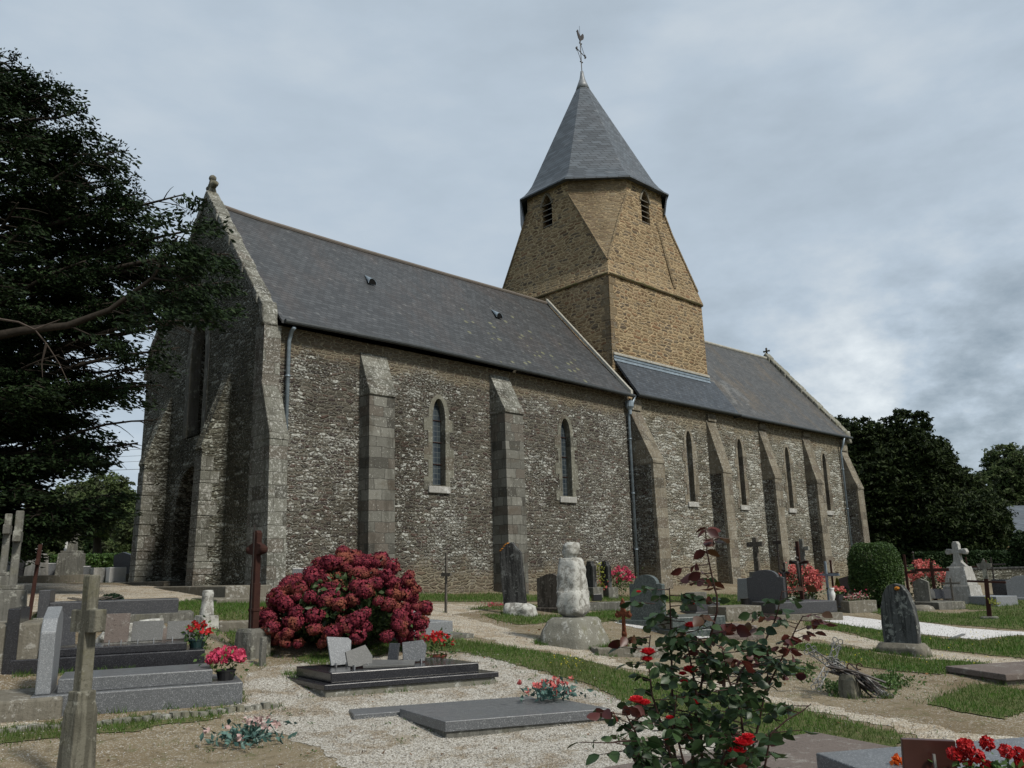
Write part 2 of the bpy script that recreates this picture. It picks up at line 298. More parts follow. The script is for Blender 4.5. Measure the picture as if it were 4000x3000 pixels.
def slate(name,base,brown,bl,rowz=.095,bw=.2,spots=0.0,stainc=.6,pale=0.0,vstrip=0.0):
    m,t=newmat(name); p=t.pos(); s=t.n('ShaderNodeSeparateXYZ',_0=p)
    u=t.m('ADD',s.outputs[0],t.m('MULTIPLY',s.outputs[1],.37))
    q=t.n('ShaderNodeCombineXYZ',X=u,Y=s.outputs[2],Z=0.0).outputs[0]
    b=t.n('ShaderNodeTexBrick',{'offset':.5},Vector=q,Color1=(0,0,0),Color2=(1,1,1),Mortar=(0,0,0),Scale=1.0,Mortar_Size=.009,Mortar_Smooth=.3,Bias=0.0,Brick_Width=bw,Row_Height=rowz)
    r=t.n('ShaderNodeSeparateColor',_0=b.outputs[0]).outputs[0]
    c=t.mix(r,tuple(x*.70 for x in base),tuple(x*1.30 for x in base))
    stn=t.ss(t.noise(t.vm('MULTIPLY',p,(.9,.35,.35)).outputs[0],1.1,6,.68),.46,.66)
    c=t.mix(t.m('MULTIPLY',stn,stainc),c,t.mix(r,brown,tuple(x*1.5 for x in brown)))
    c=t.mix(t.m('MULTIPLY',t.noise(p,12,5,.8),.35),c,t.mix(1.0,c,bl,'MULTIPLY'))
    if spots:
        lv=t.vor(t.vm('MULTIPLY',p,(1,1,1)).outputs[0],3.1); lc=t.n('ShaderNodeSeparateColor',_0=lv.outputs['Color'])
        zone=t.m('MULTIPLY',t.ss(t.m('ABSOLUTE',t.m('SUBTRACT',s.outputs[0],19.0)),4.6,.6),t.ss(s.outputs[2],9.4,7.0))
        sp=t.m('MULTIPLY',t.ss(t.m('ADD',lv.outputs[0],t.m('MULTIPLY',t.noise(p,26,4,.7),.5)),.56,.45),t.m('GREATER_THAN',lc.outputs[0],t.m('SUBTRACT',1.0,t.m('MULTIPLY',zone,spots))))
        c=t.mix(t.m('MULTIPLY',sp,.6),c,(.20,.20,.11))
    if pale:
        zone=t.m('MULTIPLY',t.ss(t.m('ABSOLUTE',t.m('SUBTRACT',t.m('SUBTRACT',s.outputs[0],t.m('MULTIPLY',s.outputs[2],-.25)),33.0)),2.2,.4),t.ss(t.noise(p,1.6,5,.7),.50,.60))
        c=t.mix(t.m('MULTIPLY',zone,pale),c,(.17,.17,.16))
    g=t.n('ShaderNodeTexWhiteNoise',{'noise_dimensions':'3D'},Vector=t.vm('FLOOR',t.vm('MULTIPLY',q,(1/bw*2,1/rowz,1)).outputs[0]).outputs[0]).outputs[0]
    c=t.mix(t.m('MULTIPLY',t.m('GREATER_THAN',g,.985),.16),c,(.26,.26,.25))  # odd slates painted paler as glints
    hgt=t.m('SUBTRACT',t.m('FRACT',t.m('DIVIDE',s.outputs[2],-rowz)),t.m('MULTIPLY',b.outputs['Fac'],.8))
    c=t.mix(t.m('MULTIPLY',b.outputs['Fac'],.75),c,tuple(x*.25 for x in base))
    finish(t,c,.55,hgt,.35,.012,.35); return m
M['slate_nave']=slate('slate_nave',(.050,.053,.056),(.054,.044,.040),(.5,.5,.5),spots=.5,stainc=.5)
M['slate_chancel']=slate('slate_chancel',(.062,.062,.060),(.075,.060,.042),(.5,.5,.48),stainc=.9,pale=.6)
M['slate_new']=slate('slate_new',(.042,.050,.060),(.05,.055,.062),(.7,.7,.7),stainc=.3)
M['slate_spire']=slate('slate_spire',(.075,.088,.102),(.075,.080,.09),(.7,.7,.7),rowz=.13,stainc=.4)
def simple(name,col,rough=.6,spec=.3,metal=0,n=0.0,ns=20,c2=None,bump=0.0,trans=None):
    m,t=newmat(name); p=t.objc(); c=col
    if n: c=t.mix(t.m('MULTIPLY',t.ss(t.noise(p,ns,5,.65),.35,.65),n),col,c2 or tuple(x*.4 for x in col))
    finish(t,c,rough,t.noise(p,ns*1.5,4) if bump else None,bump,.01,spec,metal,trans); return m
M['zinc']=simple('zinc',(.22,.27,.31),.45,.5,.35,.5,6)
M['lead']=simple('lead',(.20,.21,.22),.5,.5,.2,.5,8)
M['gutter']=simple('gutter_dark',(.035,.04,.042),.5,.4,0,.5,5)
M['iron']=simple('wrought_iron',(.018,.018,.018),.5,.4,.0,.6,20,(.05,.03,.02))
M['rust']=simple('rust',(.038,.017,.012),.85,.15,0,.8,14,(.03,.012,.01),.4)
M['rust_red']=simple('rust_orange',(.13,.042,.020),.85,.15,0,.8,22,(.055,.02,.012),.4)
M['wood']=simple('old_wood',(.11,.10,.085),.9,.1,0,.7,26,(.04,.036,.03),.5)
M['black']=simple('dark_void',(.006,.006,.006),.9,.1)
M['door']=simple('dark_door',(.015,.011,.009),.8,.1,0,.4,8)
M['louvre']=simple('louvre_board',(.17,.155,.13),.85,.1,0,.5,14)
M['mortarflash']=simple('lime_flashing',(.36,.35,.31),.9,.1,0,.6,7,(.2,.19,.16))
M['ridge']=simple('ridge_tile',(.13,.115,.10),.85,.2,0,.6,4,(.12,.10,.085))
def glassmat():
    m,t=newmat('leaded_glass'); p=t.pos(); s=t.n('ShaderNodeSeparateXYZ',_0=p)
    q=t.n('ShaderNodeCombineXYZ',X=s.outputs[0],Y=s.outputs[2],Z=0.0).outputs[0]
    b=t.n('ShaderNodeTexBrick',{'offset':0.0},Vector=q,Color1=(.018,.026,.034),Color2=(.035,.045,.05),Mortar=(.10,.11,.11),Scale=1.0,Mortar_Size=.006,Mortar_Smooth=.1,Bias=0.0,Brick_Width=.12,Row_Height=.15)
    finish(t,b.outputs[0],.25,t.noise(p,9,2),.25,.02,.5); return m
M['glass']=glassmat()
def granite(name,c1,c2,c3,sc=170,rough=.25,spec=.5,big=0.0):
    m,t=newmat(name); p=t.objc(); v=t.vor(p,sc); s=t.n('ShaderNodeSeparateColor',_0=v.outputs['Color'])
    c=t.ramp(s.outputs[0],[(0,c1),(.35,c1),(.55,c2),(.8,c2),(.92,c3)],'CONSTANT')
    if big: c=t.mix(t.m('MULTIPLY',t.ss(t.noise(p,18,6,.7),.42,.62),big),c,c3)
    c=t.mix(t.m('MULTIPLY',t.noise(p,3.1,4,.65),.35),c,t.mix(1.0,c,(.55,.55,.52),'MULTIPLY'))
    finish(t,c,t.m('ADD',t.m('MULTIPLY',t.noise(p,6,4),.3),rough-.1),None,0,.01,spec); return m
M['granite']=granite('granite_grey',(.085,.09,.095),(.125,.13,.137),(.26,.27,.28),rough=.32)
M['granite_light']=granite('granite_pale',(.15,.16,.17),(.20,.21,.22),(.32,.33,.34),rough=.5)
M['granite_black']=granite('granite_black',(.014,.014,.017),(.022,.023,.027),(.06,.06,.065),sc=220,rough=.16,spec=.6)
M['granite_green']=granite('granite_green',(.035,.048,.048),(.07,.085,.08),(.12,.135,.13),sc=60,rough=.3,big=.4)
M['granite_dark']=granite('granite_dark',(.035,.036,.040),(.055,.056,.06),(.10,.10,.105),sc=120,rough=.4)
M['granite_brown']=granite('granite_brown',(.05,.035,.033),(.075,.055,.050),(.11,.09,.085),sc=120,rough=.5)
def old(name,c1,c2,lc,amt=.5,ls=9,streak=0.0,sc=3.0,moss=0.0):
    m,t=newmat(name); p=t.objc()
    c=t.mix(t.noise(p,sc,6,.7),c1,c2)
    if streak: c=t.mix(t.m('MULTIPLY',t.ss(t.noise(t.vm('MULTIPLY',p,(9,9,.9)).outputs[0],1.6,5,.65),.44,.58),streak),c,tuple(x*.3 for x in c1))
    n=t.noise(p,ls,7,.72); n_=t.noise(p,ls*.3,4)
    c=t.mix(t.m('MULTIPLY',t.ss(t.m('ADD',t.m('MULTIPLY',n,.7),t.m('MULTIPLY',n_,.3)),.60-.2*amt,.66-.2*amt),.9),c,lc)
    c=t.mix(t.m('MULTIPLY',t.ss(t.noise(p,ls*2.6,5,.7),.58,.66),.55),c,tuple(x*.35 for x in c1))
    if moss: c=t.mix(t.m('MULTIPLY',t.ss(t.noise(p,2.3,5,.7),.5,.62),moss),c,(.10,.095,.04))
    finish(t,c,.92,t.noise(p,ls*2,6,.7),.6,.025,.12); return m
M['lichen_white']=old('stone_white_lichen',(.17,.165,.145),(.27,.26,.235),(.43,.43,.40),.72,9,moss=.12)
M['lichen_base']=old('stone_mossy_grey',(.14,.135,.11),(.20,.195,.165),(.34,.34,.31),.35,11,moss=.35)
M['stone_dark']=old('slate_headstone_dark',(.040,.041,.040),(.075,.075,.072),(.11,.115,.11),.3,12,.8)
M['stone_mottled']=old('headstone_mottled',(.065,.068,.068),(.11,.115,.11),(.22,.23,.21),.42,8,.7)
M['stone_brown']=old('headstone_brown',(.075,.066,.055),(.12,.105,.088),(.18,.165,.14),.35,12,.6)
M['stone_grey']=old('stone_weathered',(.10,.098,.085),(.16,.156,.138),(.25,.25,.22),.35,10,.35,moss=.2)
M['stone_pale']=old('stone_pale',(.26,.255,.235),(.36,.355,.33),(.44,.44,.42),.35,10,.3)
M['concrete']=old('concrete_weathered',(.11,.105,.08),(.17,.162,.13),(.22,.215,.18),.25,9,.55,moss=.3)
M['kerb']=old('kerb_sandstone',(.125,.115,.09),(.185,.17,.14),(.29,.28,.25),.3,12,.2)
M['slab_brown']=old('slab_redstone',(.11,.09,.08),(.155,.13,.115),(.21,.195,.175),.3,10)
M['marble']=simple('marble_white',(.55,.55,.53),.4,.5,0,.4,6,(.38,.38,.37))
M['plaque_grey']=granite('plaque_stone',(.085,.085,.08),(.11,.11,.105),(.16,.16,.155),rough=.4)
M['plaque_brown']=simple('plaque_brown',(.050,.018,.014),.35,.5,0,.4,5)
M['pot_green']=simple('pot_green',(.012,.035,.035),.4,.5)
M['pot_black']=simple('pot_black',(.01,.01,.011),.35,.5)
M['pot_terra']=simple('pot_terracotta',(.14,.045,.03),.8,.2)
M['steel']=simple('steel_clip',(.5,.5,.5),.3,.5,.8)
def leafmat(name,c1,c2,rough=.5,trans=.25,c3=None,spec=.3,nsc=1.2):
    m,t=newmat(name); g=t.n('ShaderNodeNewGeometry'); r=g.outputs['Random Per Island']
    c=t.mix(r,c1,c2)
    if c3: c=t.mix(t.ss(t.noise(g.outputs['Position'],nsc,4),.48,.62),c,c3)
    finish(t,c,rough,None,0,.01,spec,0,trans); return m
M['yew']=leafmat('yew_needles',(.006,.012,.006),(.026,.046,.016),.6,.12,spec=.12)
M['yew_far']=leafmat('yew_far_needles',(.008,.014,.006),(.036,.052,.016),.6,.15,spec=.12)
M['leaf_far']=leafmat('broadleaf_far',(.045,.07,.025),(.10,.13,.05),.6,.3,(.06,.07,.04),.12)
M['leaf_topiary']=leafmat('topiary_leaves',(.02,.045,.012),(.07,.12,.03),.5,.25)
M['leaf_hedge']=leafmat('hedge_leaves',(.012,.024,.010),(.03,.055,.018),.6,.2,spec=.15)
M['leaf_shrub']=leafmat('shrub_leaves',(.008,.020,.010),(.02,.045,.02),.45,.15)
M['leaf_weed']=leafmat('weed_leaves',(.03,.07,.015),(.09,.15,.04),.5,.3)
M['leaf_yellow']=leafmat('golden_conifer',(.14,.16,.02),(.28,.30,.05),.6,.3)
M['leaf_hyd']=leafmat('hydrangea_leaves',(.025,.045,.015),(.06,.09,.03),.45,.25)
M['leaf_rose']=leafmat('rose_leaves',(.012,.030,.010),(.042,.078,.028),.42,.28,spec=.35)
M['leaf_rose_red']=leafmat('rose_leaves_red',(.045,.010,.010),(.10,.022,.016),.4,.3,(.06,.03,.012),.4,6)
M['leaf_silver']=leafmat('artificial_leaves',(.03,.07,.06),(.10,.18,.155),.4,.1)
M['hyd_flower']=leafmat('hydrangea_florets',(.075,.012,.024),(.25,.036,.052),.75,.2,(.22,.07,.045),.15,2.2)
M['pink_flower']=leafmat('pink_petals',(.45,.07,.10),(.62,.16,.19),.6,.3)
M['salmon_flower']=leafmat('salmon_petals',(.50,.10,.10),(.62,.20,.17),.6,.3)
M['magenta_flower']=leafmat('carmine_petals',(.45,.03,.09),(.62,.10,.17),.6,.3)
M['red_flower']=leafmat('red_petals',(.34,.010,.014),(.55,.03,.03),.55,.3)
M['orange_flower']=leafmat('orange_petals',(.50,.07,.01),(.65,.14,.02),.55,.3)
M['rose_petal']=leafmat('rose_petals',(.50,.012,.022),(.70,.05,.06),.5,.3)
M['palefl']=leafmat('pale_petals',(.45,.30,.28),(.60,.45,.42),.6,.3)
M['yellowfl']=leafmat('buttercup_petals',(.6,.5,.03),(.7,.6,.06),.6,.2)
M['grass']=leafmat('grass_blades',(.035,.085,.012),(.085,.155,.026),.55,.3,(.07,.105,.025),.2,.9)
M['bark']=simple('bark',(.036,.030,.024),.9,.1,0,.7,9,(.02,.017,.014),.5)
M['bark_pale']=simple('dead_branch_bark',(.075,.06,.05),.9,.1,0,.5,9)
M['stem_red']=simple('rose_stem',(.035,.016,.012),.6,.3)
M['stem_green']=simple('rose_stem_green',(.03,.038,.016),.6,.3)
def groundmat(name,kind):
    m,t=newmat(name); p=t.pos(); v=t.vor(p,85); s=t.n('ShaderNodeSeparateColor',_0=v.outputs['Color']); v2=t.vor(p,21); s2=t.n('ShaderNodeSeparateColor',_0=v2.outputs['Color'])
    big=t.noise(p,.35,6,.6); mid=t.noise(p,2.2,6,.65); fine=t.noise(p,60,4,.7)
    if kind=='gravel':
        c=t.ramp(s.outputs[0],[(0,(.14,.12,.095)),(.3,(.26,.24,.20)),(.6,(.37,.35,.305)),(.85,(.50,.48,.44))])
        c=t.mix(t.m('MULTIPLY',t.ss(mid,.48,.62),.7),c,t.mix(1.0,c,(.52,.42,.30),'MULTIPLY')); c=t.mix(t.m('MULTIPLY',t.ss(t.noise(t.vm('ADD',p,(3,1,8)).outputs[0],1.4,7,.75),.54,.62),.6),c,(.19,.15,.095))
        h=t.m('ADD',v.outputs[0],t.m('MULTIPLY',fine,.3)); d=.012
    elif kind=='white':
        c=t.ramp(s.outputs[0],[(0,(.33,.32,.31)),(.4,(.50,.49,.48)),(1,(.66,.65,.64))]); h=v.outputs[0]; d=.012
    elif kind=='path':
        c=t.ramp(s.outputs[0],[(0,(.17,.14,.10)),(.35,(.30,.26,.195)),(.7,(.40,.355,.285)),(.93,(.55,.52,.46))])
        c=t.mix(t.m('MULTIPLY',t.ss(mid,.46,.66),.6),c,t.mix(1.0,c,(.62,.50,.36),'MULTIPLY')); h=v.outputs[0]; d=.012
    elif kind=='soil':
        c=t.mix(mid,(.185,.142,.088),(.125,.098,.062)); c=t.mix(t.m('MULTIPLY',t.ss(big,.42,.62),.6),c,(.22,.185,.125))
        peb=t.m('GREATER_THAN',s.outputs[0],.84); c=t.mix(t.m('MULTIPLY',peb,t.m('MULTIPLY',t.ss(mid,.7,.35),.85)),c,(.42,.40,.36))
        c=t.mix(t.m('MULTIPLY',t.ss(t.noise(p,7,6,.75),.52,.62),.55),c,(.085,.068,.042))
        c=t.mix(t.m('MULTIPLY',t.ss(t.noise(t.vm('ADD',p,(4,9,1)).outputs[0],3.4,6,.75),.54,.64),.45),c,(.07,.085,.03))
        h=t.m('ADD',t.noise(p,14,6,.75),t.m('MULTIPLY',v.outputs[0],.3)); d=.03
        far=t.ss(t.vm('LENGTH',p).outputs['Value'],36,55); c=t.mix(far,c,t.mix(mid,(.045,.075,.02),(.075,.11,.035)))
    else:
        c=t.mix(mid,(.06,.080,.025),(.10,.105,.045)); c=t.mix(t.m('MULTIPLY',t.ss(t.noise(p,9,5,.7),.5,.65),.7),c,(.15,.12,.07)); h=t.noise(p,90,3); d=.02
    finish(t,c,.95,h,.6,d,.08); return m
for k_ in('gravel','white','path','soil','turf'): M['g_'+k_]=groundmat('ground_'+k_,k_)
# ================================================================== GROUND
def gridmesh(name,xs,ys,mat,off=0):
    X,Y=np.meshgrid(xs,ys,indexing='ij'); Z=T(X,Y)+off; V=np.stack([X,Y,Z],-1).reshape(-1,3); n,m=len(xs),len(ys)
    i=np.arange((n-1)*(m-1)); a_=(i//(m-1))*m+i%(m-1); F=np.stack([a_,a_+m,a_+m+1,a_+1],1)
    return fast(name,V,F,mat,smooth=True)
xs=np.r_[-900,-500,-250,-120,-60,-35,-20,np.arange(-12,46,.25),np.arange(46,66,1.0),75,95,130,200,350,600,1200]
ys=np.r_[-900,-400,-150,-60,-30,-15,np.arange(-6,28,.25),np.arange(28,50,1.0),60,80,120,200,350,600,1200]
tag(gridmesh('ground',xs,ys,M['g_soil']),'sandy cemetery ground','ground',kind='structure')
def wobble_outline(pts,step=.035,amp=.06):
    """picture outline -> ground outline with ragged edge"""
    g=[at(*p)[:2] for p in pts]; out=[]
    for i in range(len(g)):
        a_,b_=g[i],g[(i+1)%len(g)]; L=np.hypot(*(b_-a_)); st=max(step,.005*np.hypot(*a_)); n=max(1,int(L/st)); nr=np.array([-(b_-a_)[1],(b_-a_)[0]])/(L+1e-9)
        for j in range(n):
            q=a_+(b_-a_)*j/n; w=amp*1.6*mnoise.noise((q[0]*1.1,q[1]*1.1,3.1))+amp*mnoise.noise((q[0]*4,q[1]*4,3.1))+amp*.6*mnoise.noise((q[0]*9,q[1]*9,7.7))+.02*mnoise.noise((q[0]*31,q[1]*31,7.7)); out.append(q+nr*w)
    return out
def pip(px,py,poly):
    poly=np.asarray(poly); ins=np.zeros(len(px),bool); j=len(poly)-1
    for i in range(len(poly)):
        xi,yi=poly[i]; xj,yj=poly[j]
        c=((yi>py)!=(yj>py)) & (px<(xj-xi)*(py-yi)/(yj-yi+1e-12)+xi); ins^=c; j=i
    return ins
def sheet(name,pts,mat,off,label=None,amp=.06):
    ol=wobble_outline(pts,amp=amp); A=np.array(ol); lo,hi=A.min(0),A.max(0); st=.3
    gx,gy=np.meshgrid(np.arange(lo[0],hi[0],st),np.arange(lo[1],hi[1],st)); gx=gx.ravel(); gy=gy.ravel(); k_=pip(gx,gy,A)
    vs=[Vector(q) for q in ol]+[Vector((x,y)) for x,y in zip(gx[k_],gy[k_])]; n=len(ol)
    r=delaunay_2d_cdt(vs,[(i,(i+1)%n) for i in range(n)],[list(range(n))],1,1e-5)
    V=np.array([(q.x,q.y) for q in r[0]]); F=[f for f in r[2] if len(f)==3]
    V3=np.c_[V,T(V[:,0],V[:,1])+off]; o=fast(name,V3,np.array(F),mat); me=o.data
    up=sum(p.normal.z for p in me.polygons)
    if up<0: me.flip_normals()
    tag(o,label,None,kind='structure'); return A
GRAV=[
 ('gravel_path',[(535,1452),(620,1437),(760,1425),(905,1412),(1010,1412),(1098,1434),(1180,1458),(1262,1480),(1318,1506),(1405,1546),(1500,1575),(1640,1604),(1760,1625),(1880,1640),(1960,1652),(2020,1700),(900,1730),(740,1655),(650,1605),(575,1572),(520,1548),(500,1500)],'gravel','white gravel between the flat tombs',.004,.1),
 ('gravel_path',[(-80,1262),(200,1263),(430,1270),(580,1292),(760,1300),(905,1303),(1090,1307),(1045,1320),(975,1330),(900,1330),(760,1325),(640,1318),(560,1308),(440,1298),(345,1304),(322,1330),(200,1338),(120,1322),(-60,1335)],'path','pale gravel path in front of the church',.005,.12),
 ('gravel_path',[(900,1328),(985,1330),(1050,1346),(1110,1362),(1160,1380),(1210,1394),(1262,1406),(1330,1431),(1424,1443),(1560,1478),(1659,1503),(1750,1520),(1817,1534),(1907,1550),(1998,1564),(2065,1586),(2260,1606),(2260,1652),(1976,1594),(1908,1573),(1772,1545),(1659,1519),(1540,1492),(1421,1460),(1330,1441),(1244,1423),(1106,1397),(1010,1372),(930,1352)],'path','gravel path crossing the cemetery',.005,.12),
 ('gravel_plot',[(1746,1336),(1790,1330),(1834,1331),(1919,1343),(1984,1344),(2073,1356),(2212,1366),(2290,1368),(2290,1376),(2200,1372),(2116,1383),(2039,1375),(1986,1370),(1916,1362),(1784,1342)],'white','white gravel grave plot',.007,.04),
 ('gravel_path',[(1717,1362),(1780,1356),(1834,1371),(1905,1386),(1990,1402),(2084,1413),(2260,1430),(2260,1448),(2100,1438),(2085,1428),(1996,1424),(1910,1408),(1830,1394),(1770,1382),(1710,1384)],'path','narrow gravel path on the right',.005,.06),
 ('gravel_plot',[(1325,1345),(1365,1338),(1420,1343),(1570,1353),(1600,1372),(1500,1380),(1400,1362)],'white','white gravel beside the green headstone',.007,.04),
 ('gravel_path',[(-60,1558),(120,1562),(300,1552),(520,1533),(560,1540),(470,1548),(320,1560),(135,1580),(-60,1600)],'path','gravel strip before the grey tomb',.005,.05),
]
GPOLY=[]
for nm,pts,mk,lb,off,amp in GRAV: GPOLY.append(sheet(nm,pts,M['g_gravel'] if mk=='gravel' else M['g_'+mk],off,lb,amp))
GR=[
 [(880,1283),(1000,1284),(1130,1284),(1260,1287),(1372,1290),(1480,1286),(1604,1286),(1604,1323),(1545,1320),(1470,1302),(1372,1300),(1215,1299),(1100,1300),(880,1298)],
 [(345,1306),(400,1298),(470,1296),(590,1297),(620,1318),(560,1342),(470,1340),(430,1336),(395,1324),(365,1314)],
 [(478,1364),(520,1355),(560,1350),(600,1370),(560,1408),(535,1412),(505,1388)],
 [(632,1420),(700,1412),(780,1396),(905,1380),(1000,1383),(1106,1399),(1180,1411),(1250,1424),(1330,1445),(1390,1457),(1450,1477),(1560,1500),(1659,1521),(1740,1536),(1797,1548),(1880,1570),(1965,1590),(1900,1626),(1825,1621),(1742,1605),(1640,1584),(1500,1562),(1415,1543),(1327,1504),(1272,1477),(1180,1453),(1106,1433),(1000,1410),(905,1400),(830,1414),(740,1437),(672,1436)],
 [(1042,1327),(1106,1330),(1211,1330),(1300,1320),(1400,1318),(1405,1332),(1300,1346),(1211,1340),(1165,1348),(1122,1350),(1075,1340)],
 [(1005,1319),(1060,1307),(1110,1305),(1165,1308),(1160,1314),(1060,1318)],
 [(1742,1344),(1784,1345),(1834,1351),(1916,1365),(1986,1372),(2039,1381),(2116,1386),(2200,1376),(2280,1376),(2280,1424),(2212,1423),(2084,1410),(1994,1400),(1909,1389),(1834,1366),(1746,1358)],
 [(1706,1401),(1746,1391),(1834,1400),(1900,1414),(1996,1427),(2084,1430),(2134,1434),(2085,1448),(2034,1459),(1934,1450),(1871,1442),(1821,1429),(1796,1417)],
 [(1996,1521),(2050,1500),(2096,1481),(2134,1479),(2212,1494),(2280,1505),(2280,1530),(2212,1536),(2179,1557),(2109,1548),(2034,1530)],
 [(1850,1317),(1919,1313),(1986,1321),(2064,1326),(2140,1318),(2280,1312),(2280,1364),(2212,1362),(2109,1354),(1986,1343),(1909,1330)],
 [(2060,1311),(2134,1301),(2280,1288),(2280,1306),(2184,1314),(2100,1318)],
 [(-40,1594),(87,1580),(135,1575),(212,1571),(282,1559),(320,1556),(400,1548),(478,1546),(480,1555),(350,1567),(287,1580),(212,1584),(100,1597),(-40,1612)],
]
GA=[sheet('grass_verge',pts,M['g_turf'],.010,'mown grass verge',.07) for pts in GR]
# grass blades: nobody could count them
V_=[];N_=0
CV=[];HT=[]
for A in GA:
    lo,hi=A.min(0),A.max(0); area=(hi-lo).prod(); c=A.mean(0); dist=np.hypot(*c); den=min(2600,max(260,2600*(8.5/dist)**1.7)); n=int(area*den)
    if n>900000: n=900000
    x=RNG.uniform(lo[0],hi[0],n); y=RNG.uniform(lo[1],hi[1],n); k_=pip(x,y,A); x=x[k_]; y=y[k_]
    k2=RNG.random(len(x))<.45; x=x+np.where(k2,RNG.normal(0,.07+dist*.004,len(x)),0); y=y+np.where(k2,RNG.normal(0,.07+dist*.004,len(x)),0)
    CV.append(np.c_[x,y]); HT.append(np.full(len(x),1.0)*min(1.6,max(1,dist/11)))
# sparse tufts on the sandy soil near the front
n=5200; x=RNG.uniform(0,9,n); y=RNG.uniform(3.5,9,n); nz=np.array([mnoise.noise((a_*1.6,b_*1.6,2)) for a_,b_ in zip(x,y)]); k_=nz>.12
for A in GPOLY: k_&=~pip(x,y,A)
CV.append(np.c_[x[k_],y[k_]]); HT.append(np.full(k_.sum(),.55))
C=np.concatenate(CV); H=np.concatenate(HT); n=len(C); z=T(C[:,0],C[:,1])
hgt=(.035+.035*RNG.random(n))*(.8+.5*np.array([mnoise.noise((a_*.8,b_*.8,5)) for a_,b_ in C])+.2)*np.minimum(H,1.2); wd=.0045*H*(.7+.6*RNG.random(n)); an=RNG.uniform(0,6.28,n); ln=RNG.normal(size=(n,2))*.35
b0=np.c_[C[:,0]+np.cos(an)*wd,C[:,1]+np.sin(an)*wd,z]; b1=np.c_[C[:,0]-np.cos(an)*wd,C[:,1]-np.sin(an)*wd,z]; tp=np.c_[C+ln*hgt[:,None],z+hgt]
o=fast('grass',np.stack([b0,b1,tp],1).reshape(-1,3),np.arange(3*n).reshape(-1,3),M['grass']); tag(o,'short green grass blades on the verges','grass',kind='stuff')
# loose pebbles
CV=[]
for A,(nm,pts,mk,lb,off,amp) in zip(GPOLY,GRAV):
    lo,hi=A.min(0),A.max(0); dist=np.hypot(*A.mean(0)); n=int((hi-lo).prod()*min(900,900*(9/dist)**2)); x=RNG.uniform(lo[0],hi[0],n); y=RNG.uniform(lo[1],hi[1],n); k_=pip(x,y,A); x=x[k_];y=y[k_]; k2=RNG.random(len(x))<.5; CV.append(np.c_[x+np.where(k2,RNG.normal(0,.16,len(x)),0),y+np.where(k2,RNG.normal(0,.16,len(x)),0)])
n=14000; x=RNG.uniform(-1,14,n); y=RNG.uniform(4,16,n); CV.append(np.c_[x,y])
C=np.concatenate(CV); n=len(C); z=T(C[:,0],C[:,1])+.014; r=(.003+.007*RNG.random(n)**2)
oct_=np.array([(1,0,0),(0,1,0),(-1,0,0),(0,-1,0),(0,0,.7),(0,0,-.7)]); of=np.array([(0,1,4),(1,2,4),(2,3,4),(3,0,4),(1,0,5),(2,1,5),(3,2,5),(0,3,5)])
V=(oct_[None]*r[:,None,None]*RNG.uniform(.7,1.3,(n,6,1)))+np.c_[C,z][:,None]; F=(of[None]+(np.arange(n)*6)[:,None,None]).reshape(-1,3)
M['pebble']=leafmat('pebbles',(.16,.145,.12),(.52,.50,.46),.9,0.0,spec=.1)
o=fast('gravel',V.reshape(-1,3),F,M['pebble']); tag(o,'loose pale pebbles on the paths','gravel',kind='stuff')
n=420; x=RNG.uniform(-1,15,n); y=RNG.uniform(4.2,15,n); C=np.c_[x,y,T(x,y)+.016]
M['litter']=leafmat('fallen_leaves',(.06,.03,.015),(.16,.085,.04),.8,0.0,spec=.1)
o=fast('leaf_litter',*leafcards(C,.045,.6,flat=.85,rng=RNG),M['litter']); tag(o,'small brown fallen leaves scattered on the ground','leaves',kind='stuff')
n=900; x=RNG.uniform(-1,15,n); y=RNG.uniform(4.2,13,n); k_=np.array([mnoise.noise((a_*.9,b_*.9,8.2)) for a_,b_ in zip(x,y)])>.16; C=np.c_[x,y][k_]; C=np.repeat(C,7,0)+RNG.normal(0,.022,(k_.sum()*7,2)); C=np.c_[C,T(C[:,0],C[:,1])+RNG.uniform(.008,.03,len(C))]
o=fast('small_weeds',*leafcards(C,.026,.5,flat=.4,rng=RNG),M['leaf_weed']); tag(o,'tiny low weeds sprouting in the sand and gravel','weeds',kind='stuff')
# buttercups on the diagonal verge, clods of earth and weeds
def inpts(lst): return [at(*p) for p in lst]

# ================================================================== CHURCH
CH=thing('church','long medieval stone church with slate roofs and a squat tower under an octagonal spire','church',(9,18,-.6))
def cb(mb,name,mat,parent=None,**kw):      # church part: geometry given in world metres
    pl=np.array((9,18,-.6)); mb.v=[(x-pl[0],y-pl[1],z-pl[2]) for x,y,z in mb.v]
    return mb.build(name,mat,parent or CH,**kw)
def lancet(cx,z0,z1,w,ah,n=7):
    pts=[(cx-w/2,z0),(cx+w/2,z0)]
    for i in range(n+1):
        f=i/n; pts.append((cx+w/2*(1-f**1.65 if f<1 else 0),z1-ah+ah*math.sin(f*math.pi/2)**.92 if f<1 else z1))
    for i in range(n-1,-1,-1):
        f=i/n; pts.append((cx-w/2*(1-f**1.65),z1-ah+ah*math.sin(f*math.pi/2)**.92))
    return pts
def holed(mb,outer,holes,fn,depth=None,flip=False):
    """planar wall with openings; fn(u,w,d)->xyz, openings get reveals of given depth"""
    polys=[[Vector((u,w,0)) for u,w in outer]]+[[Vector((u,w,0)) for u,w in reversed(h)] for h in holes]
    tri=tessellate_polygon(polys); flat=[q for pl in polys for q in pl]
    mb.add([fn(q.x,q.y,0) for q in flat],[tuple(t_) for t_ in tri])
    for h in holes:
        n=len(h); 
        if depth: mb.add([fn(u,w,0) for u,w in h]+[fn(u,w,depth) for u,w in h],[(i,(i+1)%n,(i+1)%n+n,i+n) for i in range(n)])
fS=lambda Y:(lambda u,w,d:(u,Y+d,w))
